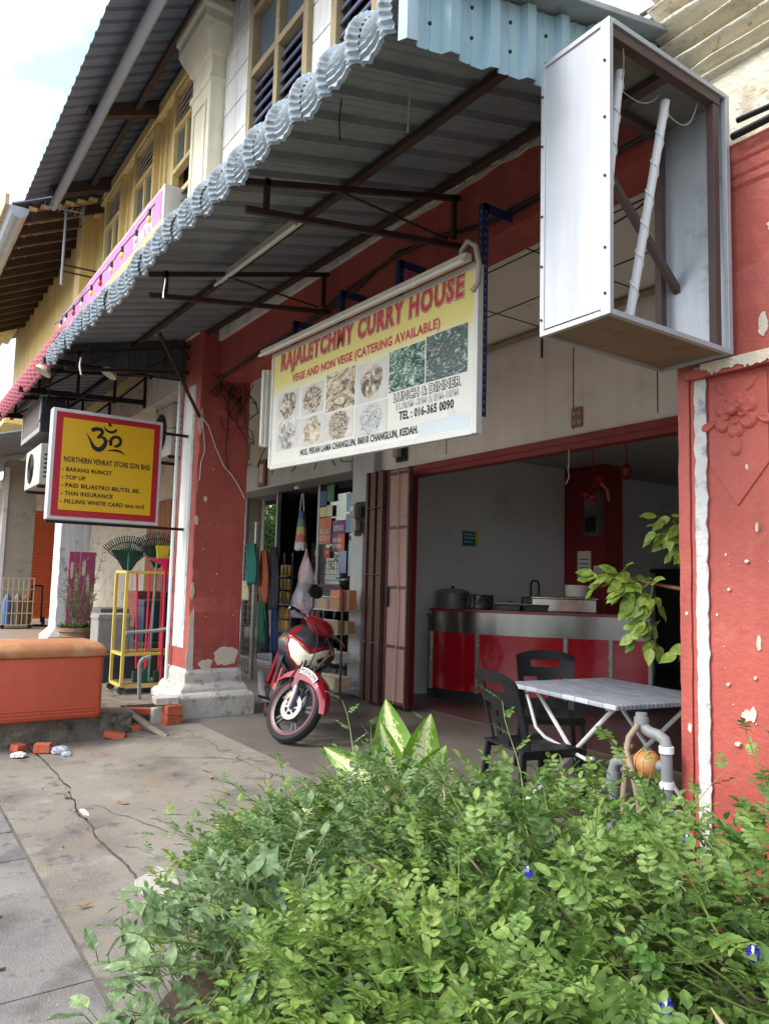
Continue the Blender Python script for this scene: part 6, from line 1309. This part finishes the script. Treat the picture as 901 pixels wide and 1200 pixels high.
gs_ = thing('goods_shelf','shelf of mixed packets just inside the store doorway','shelf',(-11.3,6.9,.15))
for z in (.15,.62,1.08,1.54,2.0): MB().box(-12.15,-10.55,6.7,7.05,z,z+.025).build('board', gridm, gs_)
for x in (-12.15,-10.58): MB().box(x,x+.035,6.7,7.05,.15,2.35).build('upright', gridm, gs_)
r9 = random.Random(9); q = 0
cols9 = [(150,60,56),(190,160,80),(70,100,130),(196,190,180),(90,120,80),(160,110,70),(120,80,110)]
for zi,zn in ((.176,'bottom'),(.646,'second'),(1.106,'middle'),(1.566,'fourth'),(2.026,'top')):
    x = -12.08; k = 0
    while x < -10.75:
        w_ = r9.uniform(.12,.22); c = r9.randrange(7); h_ = r9.uniform(.2,.36); k += 1
        o = thing('goods_packet',f'{("red","yellow","blue","white","green","brown","purple")[c]} packet, {("first","second","third","fourth","fifth","sixth","seventh","eighth","ninth","tenth","eleventh")[k-1]} from the left on the {zn} board of the doorway shelf','packet',(x+w_/2,6.8,zi),group='packets on the doorway shelf')
        MB().box(x,x+w_-.012,6.72,6.95,zi,zi+h_).build('pack', M(f'goods_{c}',cols9[c],.5,var=.15,vs=12), o, bevel=.008); MB().box(x+.02,x+w_-.03,6.714,6.72,zi+h_*.3,zi+h_*.7).build('pack_label', M('goods_label',(206,200,186),.5,var=.2,vs=30), o); x += w_
# shelves deep in the store
for k in range(3):
    t = thing('goods_shelf',('goods shelf at the back left of the dim store','goods shelf at the back middle of the dim store','goods shelf at the back right of the dim store')[k],'shelf',(-13.5+1.7*k,8.8,.15))
    for z in (.15,.75,1.35,1.95): MB().box(-14.2+1.75*k,-12.6+1.75*k,8.6,9.1,z,z+.03).build('board', gridm, t)
    for x in (-14.2+1.75*k,-12.62+1.75*k): MB().box(x,x+.04,8.6,9.1,.15,2.4).build('upright', gridm, t)

# ================================================================= cables
cabm = M('cable_black',(28,27,28),.6,var=.1)
def cable(label,pts,r=.009,mat=cabm,n=6,nm='cable',grp=None): return tag(MB().tube(pts,r,n).build(nm,mat,smooth=60),label,'cable',grp)
cable('thick black cable sagging along the red beam',wob([(-2.2,3.17,4.02),(-3.0,3.17,3.98),(-3.6,3.17,4.02),(-4.1,3.17,4.12),(-4.6,3.17,4.16),(-5.2,3.17,4.12),(-5.8,3.17,4.05),(-6.5,3.17,4.02),(-7.2,3.17,3.98),(-7.9,3.16,3.92),(-8.15,3.1,3.78)],.03,1),.014)
cable('second thin cable along the red beam',wob([(-2.2,3.2,4.05),(-3.4,3.2,4.0),(-4.6,3.2,4.2),(-5.4,3.2,4.06),(-6.6,3.2,4.0),(-8.1,3.18,3.95)],.04,5),.007)
cable('black cable crossing the cream cornice beside the lightbox',wob(sag((-1.74,3.02,3.72),(1.5,3.05,3.95),.06,20),.01,2),.013); cable('lower black cable on the red capital',wob(sag((-1.74,2.97,3.63),(1.5,2.95,3.80),.05,20),.01,7),.016)
cable('upper pair cable running over the awning end',wob(sag((-2.3,3.1,4.62),(-1.0,3.0,4.52),.03,10),.01,7),.012); cable('lower pair cable running over the awning end',wob(sag((-2.3,3.1,4.56),(-1.0,3.0,4.46),.03,10),.01,9),.012)
cable('thin wire drooping under the beam near the ceiling',sag((-3.35,3.5,3.95),(-2.3,3.52,4.0),.16,12),.006)
rr = random.Random(5)
labs = ['front','outer','middle','inner','lowest','loosest','highest','thinnest']
for k in range(8):
    p = Vector((-8.17+.0*k,3.1+.06*k,4.0-.1*rr.random())); q = Vector((-8.05-.1*rr.random(),3.35+.25*rr.random(),3.2+.5*rr.random()))
    cable(f'{labs[k]} black wire in the tangle at the top of the left pillar',wob([p.lerp(q,i/12)+Vector((.06*math.sin(i*1.1+k),.08*math.sin(i*.9+k*2),.10*math.cos(i*1.3+k))) for i in range(13)],.05,k),.006)
for k in range(7):
    x = -8.6-.25*k; y = 5.2-.12*k
    cable(f'{labs[k]} black wire hanging behind the left pillar',wob([Vector((x+.18*math.sin(i*1.3+k),y,4.3-.11*i+.05*math.sin(i*2.1+k))) for i in range(11)],.10,k+20),.008)
frw = M('frayed_wire',(186,178,170),.7,var=.1)
cable('frayed pale wire running down the red pillar face',wob([(-8.185,3.02,3.50),(-8.185,3.12,3.40),(-8.185,3.22,3.15),(-8.185,3.32,2.95),(-8.185,3.42,2.85),(-8.185,3.52,2.72),(-8.185,3.60,2.60)],.02,4),.008,frw)
cable('pale wire end dangling at the pillar corner',wob([(-8.19,3.03,3.48),(-8.19,3.07,3.3),(-8.19,3.08,3.1),(-8.19,3.05,2.95),(-8.19,3.04,2.75)],.02,6),.007,frw)
cable('dark thin cord down the middle of the pillar',wob([(-8.19,3.35,3.75),(-8.19,3.34,3.4),(-8.19,3.33,3.1),(-8.19,3.38,2.9)],.01,8),.005)
for k,(x,y,L_,c) in enumerate(((-3.05,1.75,.22,0),(-2.75,1.95,.3,1),(-5.2,1.62,.16,2),(-7.9,1.62,.2,3))):
    cable(('dark wire hanging under the awning lip','white wire dangling near the blue end sheet','twist of silver foil hanging from the awning lip','small pale tag hanging near the left awning end')[k],wob([Vector((x,y,azu(y)+tz(x)-.02-L_*i/7+(0 if k!=2 and k!=3 else -.28))) for i in range(8)],.035,k+3),(.004,.005,.008,.009)[k],(cabm,frw,chrm,paper_w)[k])
for k,(a,b) in enumerate((((-12.5,1.95,4.1),(-9.4,2.4,4.2)),((-13.0,2.2,4.3),(-9.5,3.0,3.6)),((-10.8,3.3,4.1),(-9.0,3.0,3.5)),((-11.9,1.85,3.6),(-9.4,1.7,4.4)))):
    cable(('wire from the hanging sign box to the truss','slack wire under the red-lipped awning','wire from the air conditioner to the left pillar','taut wire beside the yellow sign')[k],sag(a,b,.12,12),.006)
cable('vertical white drain pipe on the left pillar corner',[(-8.72,2.95,.3),(-8.74,2.95,2.0),(-8.75,2.95,4.0)],.022,white_p,10,'drain_pipe')
# ================================================================= shrubs in the planting bed
bed = [(-2.75,.95),(-3.55,1.75),(-3.5,2.5),(-2.6,2.75),(.9,2.75),(1.2,.9),(.6,.2),(-1.5,.3),(-2.6,.55)]
mb = MB(); mb.prism(bed, lambda u,v:(u,v,.13),(0,0,-.12)); struct(mb.build('planting_bed', soil_m))
leafA = leaf_mat('pea_leaf',(72,108,46),(134,160,82),8,.36); leafB = leaf_mat('fresh_leaf',(86,122,46),(148,170,90),8,.36); leafC = leaf_mat('broad_leaf',(92,118,74),(134,154,106),5,.3); leafD = leaf_mat('bluish_leaf',(80,114,62),(130,154,98),8,.34)
stem_m = M('green_stem',(112,128,62),.6,var=.2); dry_m = M('dry_twig',(168,146,108),.8,var=.2)
def leaflet(L_, w_, fold=.25, curl=.15, o=(0,0,0), ang=0, tilt=0):
    m = Matrix.Translation(o) @ Matrix.Rotation(ang,4,'Z') @ Matrix.Rotation(tilt,4,'X')
    def p(t,s): return m @ Vector((L_*t, w_*.5*s, fold*w_*.5*abs(s) - curl*L_*t*t))
    vs = [p(0,0),p(.35,0),p(.72,0),p(1,0),p(.2,.72),p(.5,1),p(.8,.66),p(.2,-.72),p(.5,-1),p(.8,-.66)]
    return vs, [(0,1,5,4),(1,2,6,5),(2,3,6),(0,7,8,1),(1,8,9,2),(2,9,3)]
def pinnate(rd, pairs, L_, ll, lw):
    mb = MB(); n = pairs; pts = [Vector((L_*i/6, 0, -.12*L_*(i/6)**2)) for i in range(7)]
    mb.tube(pts,[.0016-.0001*i for i in range(7)],3,caps=False)
    for i in range(n):
        t = .25+.72*i/n; o = Vector((L_*t,0,-.12*L_*t*t))
        for s in (-1,1):
            k = rd.uniform(.85,1.12)*(1-.25*abs(t-.55)); mb.add(*leaflet(ll*k,lw*k,.3,rd.uniform(.05,.25),o,s*R(rd.uniform(52,74)),s*R(rd.uniform(-14,22))))
    mb.add(*leaflet(ll*1.1,lw*1.1,.3,.2,Vector((L_,0,-.12*L_)),R(rd.uniform(-10,10)))); return mb
def single(rd, L_, w_):
    mb = MB(); mb.tube([(-.35*L_,0,-.02),(0,0,0)],.0016,3,caps=False); K = 7; vs = []
    for i in range(K+1):
        t = i/K; ww = w_*.5*math.sin(math.pi*(t**.8))**.9*(1-.15*t); zc = -.22*L_*t*t
        vs += [(L_*t,ww,zc+.22*ww+.004*math.sin(9*t)),(L_*t,0,zc),(L_*t,-ww,zc+.22*ww+.004*math.cos(8*t))]
    mb.add(vs,[(3*i+j,3*i+j+1,3*i+j+4,3*i+j+3) for i in range(K) for j in (0,1)]); return mb
rd = random.Random(11)
varP = [pinnate(rd,rd.choice((3,3,4,4)),rd.uniform(.095,.135),rd.uniform(.035,.044),rd.uniform(.020,.025)) for _ in range(9)]
varB = [single(rd,rd.uniform(.065,.10),rd.uniform(.036,.05)) for _ in range(6)]
CAMV = Vector((0,0,1.65))
def orient(d, up, rd):
    d = d.normalized(); s = up.cross(d)
    if s.length < 1e-4: s = d.orthogonal()
    s.normalize(); u = d.cross(s); m = Matrix((d,s,u)).transposed(); return m
def shrub(label, c, r, h, n, var, mat, rd, nshoot=10, shoot=.28, scale=1.0, tiers=(.72,1.04), stems=22):
    S = thing('leafy_shrub', label, 'shrub', (c[0],c[1],.13), group='shrubs in the planting bed')
    cz = .13+h*.38; leaves = []; sm = MB()
    def surf(th, ph):
        d = Vector((math.sin(th)*math.cos(ph), math.sin(th)*math.sin(ph), math.cos(th))); k = 1+.20*noise.noise(d*1.9+Vector((c[0]*5,c[1]*5,0)))+.10*noise.noise(d*5+Vector((c[1]*3,0,c[0])))
        return Vector((c[0]+r[0]*d.x*k, c[1]+r[1]*d.y*k, cz+(h-h*.38)*d.z*k if d.z>0 else cz+(h*.38)*d.z*k)), d
    for i in range(n):
        th = math.acos(rd.uniform(-.35,1)); ph = rd.uniform(0,2*math.pi); p,d = surf(th,ph); q = rd.uniform(*tiers) if rd.random() < .72 else rd.uniform(.3,.75)
        p = Vector((c[0],c[1],cz)).lerp(p,q); p.z = max(p.z,.16)
        ld = Vector((d.x*.8+rd.uniform(-.8,.8),d.y*.8+rd.uniform(-.8,.8),d.z*.35+rd.uniform(-.15,.55))); up = Vector((rd.uniform(-.4,.4),rd.uniform(-.4,.4),1.0))+d*.5
        leaves.append((p,ld,up,rd.randrange(len(var)),scale*rd.uniform(.75,1.2)))
    for i in range(stems):
        th = math.acos(rd.uniform(.1,1)); ph = rd.uniform(0,2*math.pi); p,d = surf(th,ph); b = Vector((c[0]+rd.uniform(-.15,.15),c[1]+rd.uniform(-.15,.15),.12))
        m_ = Vector((c[0],c[1],cz)).lerp(p,.5)+Vector((0,0,.05)); pts = [b.lerp(m_,t/4) if t<=4 else m_.lerp(p,(t-4)/4) for t in range(9)]; sm.tube(wob(pts,.03,i),[.006-.0005*t for t in range(9)],4,caps=False)
    for i in range(nshoot):
        th = math.acos(rd.uniform(.0,1)); ph = rd.uniform(0,2*math.pi); p,d = surf(th,ph); e = p+Vector((d.x*.8+rd.uniform(-.3,.3),d.y*.8+rd.uniform(-.3,.3),.5+.5*rd.random())).normalized()*shoot*rd.uniform(.5,1.15)
        s0 = Vector((c[0],c[1],cz)).lerp(p,.6); pts = wob([s0.lerp(e,t/8) for t in range(9)],.03,i+40); sm.tube(pts,[.0035-.0003*t for t in range(9)],4,caps=False)
        for t in range(2,9):
            dd = (pts[t]-pts[t-1]).normalized(); side = dd.cross(Vector((0,0,1))).normalized()*(1 if t%2 else -1)
            leaves.append((pts[t],dd*.6+side*.9+Vector((0,0,.25)),Vector((rd.uniform(-.3,.3),rd.uniform(-.3,.3),1)),rd.randrange(len(var)),scale*rd.uniform(.6,1.0)*(1-.03*t)))
    stuff(sm.build('stems', stem_m, S, recalc=False))
    leaves.sort(key=lambda l: (l[0]-CAMV).length - .45*l[4]); near = leaves[:300]; rest = leaves[300:]
    ms = [v.mesh('leaf', mat, recalc=False) if True else None for v in var]
    off = OFF[S.name]
    for (p,ld,up,vi,sc) in near:
        o = bpy.data.objects.new('leaf', ms[vi]); COL.objects.link(o); o.parent = S; o.matrix_basis = Matrix.Translation(p-off) @ orient(ld,up,rd).to_4x4() @ Matrix.Diagonal((sc,sc,sc,1))
    big = MB()
    for (p,ld,up,vi,sc) in rest:
        m = Matrix.Translation(p) @ orient(ld,up,rd).to_4x4() @ Matrix.Diagonal((sc,sc,sc,1)); v = var[vi]; big.add([m @ Vector(q) for q in v.v], v.f)
    stuff(big.build('foliage', mat, S, recalc=False)); return S
S1 = shrub('low sprawling shrub at the left end of the planting bed',(-3.0,1.72),(.58,.60),.50,720,varP,leafB,random.Random(1),26,.36,.84)
S2 = shrub('pale green feathery shrub in front of the variegated plant',(-2.52,1.82),(.74,.70),.75,1200,varP,leafD,random.Random(2),26,.36,.84)
S3 = shrub('tall pea shrub in front of the grey table and water meter',(-1.72,1.95),(.82,.74),.84,1450,varP,leafA,random.Random(3),20,.28,.86)
S4 = shrub('bushy pea shrub at the foot of the red pillar',(-.80,1.92),(.85,.84),.98,1300,varP,leafA,random.Random(4),20,.30,.86)
S5 = shrub('broad-leaved grey-green shrub nearest the paving',(-2.28,1.12),(.52,.46),.60,520,varB,leafC,random.Random(5),8,.22,1.05)
S6 = shrub('dense fresh green shrub at the bottom middle of the photo',(-1.48,1.22),(.62,.50),.70,1150,varP,leafB,random.Random(6),14,.2,.86)
S7 = shrub('dark leafy shrub at the bottom right corner',(-.62,1.05),(.60,.42),.78,850,varP,leafA,random.Random(8),10,.18,.86)
# blue pea flowers as parts of the shrubs
blu = leaf_mat('pea_blue',(34,30,140),(60,50,180),40,.3); wh = M('flower_white',(226,222,220),.6)
FL1, FL2, FL3, FL4 = (-1.49,1.51,.905), (-1.25,1.86,.997), (-.843,1.463,.968), (-.944,1.332,.862)
def flower(S, p, face):
    p = Vector(p); m = Matrix.Translation(p-OFF[S.name]) @ orient(Vector((0,0,-1))*.6+Vector(face)*.3,Vector(face),rd).to_4x4(); mb = MB(); K = 8; vs = []
    for i in range(K+1):
        t = i/K; w_ = .017*math.sin(math.pi*min(1,t*.93+.07))**.6*(1+.14*math.sin(i*2.4)); vs += [(.044*t-.006,w_,-.004+.010*t*t+.004*math.sin(i*1.9)),(.044*t-.006-(.005 if i==K else 0),0,.001),(.044*t-.006,-w_,-.004+.012*t*t+.004*math.cos(i*2.3))]
    mb.add(vs,[(3*i+j,3*i+j+1,3*i+j+4,3*i+j+3) for i in range(K) for j in (0,1)])
    o = mb.build('flower', blu, S, recalc=False); o.matrix_basis = m @ Matrix.Diagonal((.75,.75,.75,1))
    q = MB(); q.lathe([(0,0),(.004,.001),(.002,.004),(0,.005)],(.0,0,.001),8); q.tube([(.0,0,.003),(.008,0,.005),(.016,0,.003)],[.0015,.004,.001],6); q = q.build('flower_throat', wh, o); 
flower(S3,FL1,(.75,-.62,.35)); flower(S4,FL2,(.5,-.7,.5)); flower(S4,FL3,(.4,-.8,.4)); flower(S7,FL4,(.5,-.8,.4))
# dry pods and twigs
for k in range(14):
    r_ = random.Random(k+50); x = r_.uniform(-2.9,-.5); y = r_.uniform(1.0,2.0); z = .62+.2*(x+2.9)/2.4+r_.uniform(-.05,.12)
    S = min((S1,S2,S3,S4,S5,S6,S7),key=lambda s:(OFF[s.name].xy-Vector((x,y))).length)
    a = Vector((x,y,z)); b = a+Vector((r_.uniform(-.12,.12),r_.uniform(-.12,.12),r_.uniform(-.02,.09))); MB().tube(wob([a.lerp(b,t/6) for t in range(7)],.02,k),[.002,.003,.004,.004,.004,.003,.001],5).build('dry_pod', dry_m, S)
# variegated dumb cane
def dumb_mat():
    m = bpy.data.materials.new('variegated_leaf'); m.use_nodes = True; nt = m.node_tree; N = nt.nodes.new; L = nt.links.new; b = nt.nodes['Principled BSDF']; out = nt.nodes['Material Output']
    uv = N('ShaderNodeUVMap'); sp = N('ShaderNodeSeparateXYZ'); L(uv.outputs[0],sp.inputs[0])
    mp = N('ShaderNodeMapping'); mp.inputs['Scale'].default_value = (5,2.2,1); mp.inputs['Rotation'].default_value = (0,0,.0); L(uv.outputs[0],mp.inputs[0])
    no = N('ShaderNodeTexNoise'); no.inputs['Scale'].default_value = 3.2; no.inputs['Detail'].default_value = 6; no.inputs['Distortion'].default_value = .8; L(mp.outputs[0],no.inputs['Vector'])
    # distance from edge: y in -1..1
    ab = N('ShaderNodeMath'); ab.operation = 'ABSOLUTE'; L(sp.outputs[1],ab.inputs[0])
    su = N('ShaderNodeMath'); su.operation = 'MULTIPLY_ADD'; su.inputs[1].default_value = -.62; su.inputs[2].default_value = .27; L(ab.outputs[0],su.inputs[0])
    ad = N('ShaderNodeMath'); ad.operation = 'ADD'; L(su.outputs[0],ad.inputs[0]); L(no.outputs['Fac'],ad.inputs[1])
    cr = N('ShaderNodeValToRGB'); e = cr.color_ramp.elements; e[0].position = .46; e[0].color = (*lin((104,146,40)),1); e[1].position = .60; e[1].color = (*lin((222,224,170)),1); q = e.new(.52); q.color = (*lin((168,192,78)),1); L(ad.outputs[0],cr.inputs[0])
    L(cr.outputs[0],b.inputs['Base Color']); b.inputs['Roughness'].default_value = .35
    tr = N('ShaderNodeBsdfTranslucent'); L(cr.outputs[0],tr.inputs[0]); ms = N('ShaderNodeMixShader'); ms.inputs[0].default_value = .3; L(b.outputs[0],ms.inputs[1]); L(tr.outputs[0],ms.inputs[2]); L(ms.outputs[0],out.inputs[0]); return m
dmat = dumb_mat()
DC = thing('variegated_plant','dumb cane with large cream and green variegated leaves rising out of the shrubs','plant',(-3.02,2.25,.13))
def bigleaf(base, tip, w_, bend, roll=0):
    base,tip = Vector(base),Vector(tip); d = tip-base; L_ = d.length; m = orient(d,Vector((.75,-.5,.45)),rd) @ Matrix.Rotation(roll,3,'X'); K = 14; J = 8; vs = []; uvs = []
    for i in range(K+1):
        t = i/K; ww = w_*.5*(math.sin(math.pi*min(1,t**.72))**.85)*(1 if t < .98 else .3)
        for j in range(J+1):
            s = -1+2*j/J; v = m @ Vector((L_*t, ww*s, bend*L_*(4*t*(1-t)) + .30*ww*s*s + .006*math.sin(10*t+s*2)*abs(s))); vs.append(base+v); uvs.append((t,s))
    mb = MB(); mb.add(vs,[(i*(J+1)+j,i*(J+1)+j+1,(i+1)*(J+1)+j+1,(i+1)*(J+1)+j) for i in range(K) for j in range(J)]); me = mb.mesh('leaf',dmat,True,recalc=False); ul = me.uv_layers.new(name='UVMap')
    for lp in me.loops: ul.data[lp.index].uv = uvs[lp.vertex_index]
    return link('leaf',me,DC)
c0 = Vector((-3.02,2.25,.13))
for k,(b,t,w_,bd,ro) in enumerate((((-3.04,2.22,.62),(-3.25,2.30,1.02),.20,-.05,0),((-2.98,2.26,.62),(-3.02,2.42,.97),.19,-.06,.3),((-3.0,2.20,.60),(-3.40,2.02,.78),.15,.10,-.5),((-2.98,2.18,.55),(-2.84,2.02,.66),.15,.12,.4),((-3.05,2.24,.60),(-3.42,2.12,.66),.15,.12,-.2),((-2.98,2.24,.62),(-2.82,2.36,.86),.16,.04,.5),((-3.05,2.22,.6),(-3.12,2.18,.94),.12,-.02,.1),((-3.1,2.1,.5),(-3.35,1.75,.52),.14,.12,0),((-3.05,2.05,.5),(-3.0,1.75,.58),.12,.1,.2))):
    b = (b[0],b[1],b[2]+.03); t = (t[0]-.02,t[1]-.03,t[2]+.03); bigleaf(b,t,w_*1.05,bd-.03,ro); MB().tube([c0+Vector((.02*k-.08,0,.02)),Vector(b).lerp(c0,.45)+Vector((0,0,.06)),b],[.014,.012,.007],7).build('stalk', M('cane_stalk',(150,168,90),.5), DC, smooth=True)
# ================================================================= artificial ficus behind the pillar
FT = thing('ficus_tree','artificial ficus with pale green leaves reaching out from behind the red pillar','tree',(-2.22,3.92,.124)); fic = leaf_mat('ficus_leaf',(96,128,44),(150,168,74),9,.25); bark = M('ficus_bark',(128,84,68),.7,var=.2)
MB().lathe([(0,0),(.12,0),(.16,.28),(.17,.30),(.14,.30),(0,.26)],(-2.22,3.92,.124),18).build('pot', M('black_pot',(40,40,42),.5), FT, smooth=40)
MB().tube([(-2.22,3.92,.35),(-2.24,3.92,1.0),(-2.2,3.94,1.6),(-2.2,3.92,2.2)],[.025,.023,.02,.014],8).build('trunk', bark, FT, smooth=True)
br = [[(-2.21,3.93,1.50),(-2.45,3.82,1.64),(-2.62,3.76,1.67),(-2.78,3.72,1.70)],[(-2.2,3.93,1.9),(-2.4,3.85,2.02),(-2.52,3.8,2.03),(-2.62,3.78,2.0)],[(-2.21,3.93,1.2),(-2.4,3.8,1.30),(-2.5,3.76,1.33)]]
for b_ in br: MB().tube(b_,[.016,.013,.011,.006][:len(b_)],7).build('branch', bark, FT, smooth=True)
fv_ = [single(rd,.088,.055),single(rd,.075,.05),single(rd,.098,.06)]; fms = [v.mesh('leaf',fic,True,recalc=False) for v in fv_]
r_ = random.Random(21)
def cluster(c, rx, ry, rz, n, droop=0):
    for i in range(n):
        p = Vector(c)+Vector((r_.uniform(-rx,rx),r_.uniform(-ry,ry),r_.uniform(-rz,rz))); d = Vector((p.x-c[0]-.05,p.y-c[1]-.04,p.z-c[2]-.02-droop))+Vector((r_.uniform(-.06,.06),r_.uniform(-.06,.06),r_.uniform(-.05,.04)))
        o = bpy.data.objects.new('leaf', fms[r_.randrange(3)]); COL.objects.link(o); o.parent = FT; sc = r_.uniform(.95,1.3)
        o.matrix_basis = Matrix.Translation(p-OFF[FT.name]) @ orient(d,Vector((.5+r_.uniform(-.5,.5),-.6+r_.uniform(-.4,.4),.7)),r_).to_4x4() @ Matrix.Diagonal((sc,sc,sc,1))
cluster((-2.95,3.72,1.70),.15,.08,.06,34); cluster((-2.80,3.72,1.62),.11,.08,.08,34,.04); cluster((-2.74,3.70,1.42),.06,.06,.10,24,.06); cluster((-2.62,3.78,2.02),.11,.08,.08,36); cluster((-2.60,3.78,1.90),.07,.06,.04,6,.03); cluster((-2.52,3.76,1.33),.05,.05,.03,6)
for (a,b) in (((-2.70,3.72,1.68),(-2.74,3.70,1.36)),((-2.76,3.72,1.70),(-3.05,3.70,1.66)),((-2.72,3.72,1.69),(-2.85,3.68,1.52))): MB().tube(sag(a,b,-.02,6),.003,4).build('twig', stem_m, FT)
# ================================================================= tree across the road (seen mirrored in the shop glass)
def far_tree(label,c,h,r,seed):
    T = thing('roadside_tree',label,'tree',c,group='trees across the road'); rr = random.Random(seed); tr = MB(); tr.tube([c,(c[0]+.2,c[1],c[2]+h*.3),(c[0],c[1]+.2,c[2]+h*.6)],[.35,.26,.14],10)
    for k in range(7): a = k*.9; tr.tube([(c[0],c[1],c[2]+h*(.3+.03*k)),(c[0]+r*.4*math.cos(a),c[1]+r*.4*math.sin(a),c[2]+h*.6),(c[0]+r*.75*math.cos(a),c[1]+r*.75*math.sin(a),c[2]+h*.72)],[.14,.09,.03],7)
    tr.build('trunk', M('tree_bark',(88,74,60),.9,var=.2), T, smooth=True); lv = MB()
    cl = [(c[0]+r*.7*rr.uniform(-1,1),c[1]+r*.7*rr.uniform(-1,1),c[2]+h*rr.uniform(.42,.95),r*rr.uniform(.25,.42)) for _ in range(26)]
    for i in range(5200):
        k = cl[rr.randrange(26)]; d = Vector((rr.gauss(0,1),rr.gauss(0,1),rr.gauss(0,1))).normalized(); p = Vector(k[:3])+d*k[3]*rr.uniform(.6,1.05); a = Vector((rr.uniform(-1,1),rr.uniform(-1,1),rr.uniform(-.5,.8))).normalized()*.17; b = a.cross(d).normalized()*.09
        lv.add([p-a,p+b,p+a,p-b],[(0,1,2,3)])
    stuff(lv.build('crown', leaf_mat(f'tree_leaf_{seed}',(60,92,34),(110,140,52),.6,.3), T, recalc=False))
far_tree('big green tree across the road mirrored in the shop glass',(-46,-11,-.05),6.6,5.0,1); far_tree('second green tree further along across the road',(-60,-17,-.05),7.0,5.0,2)
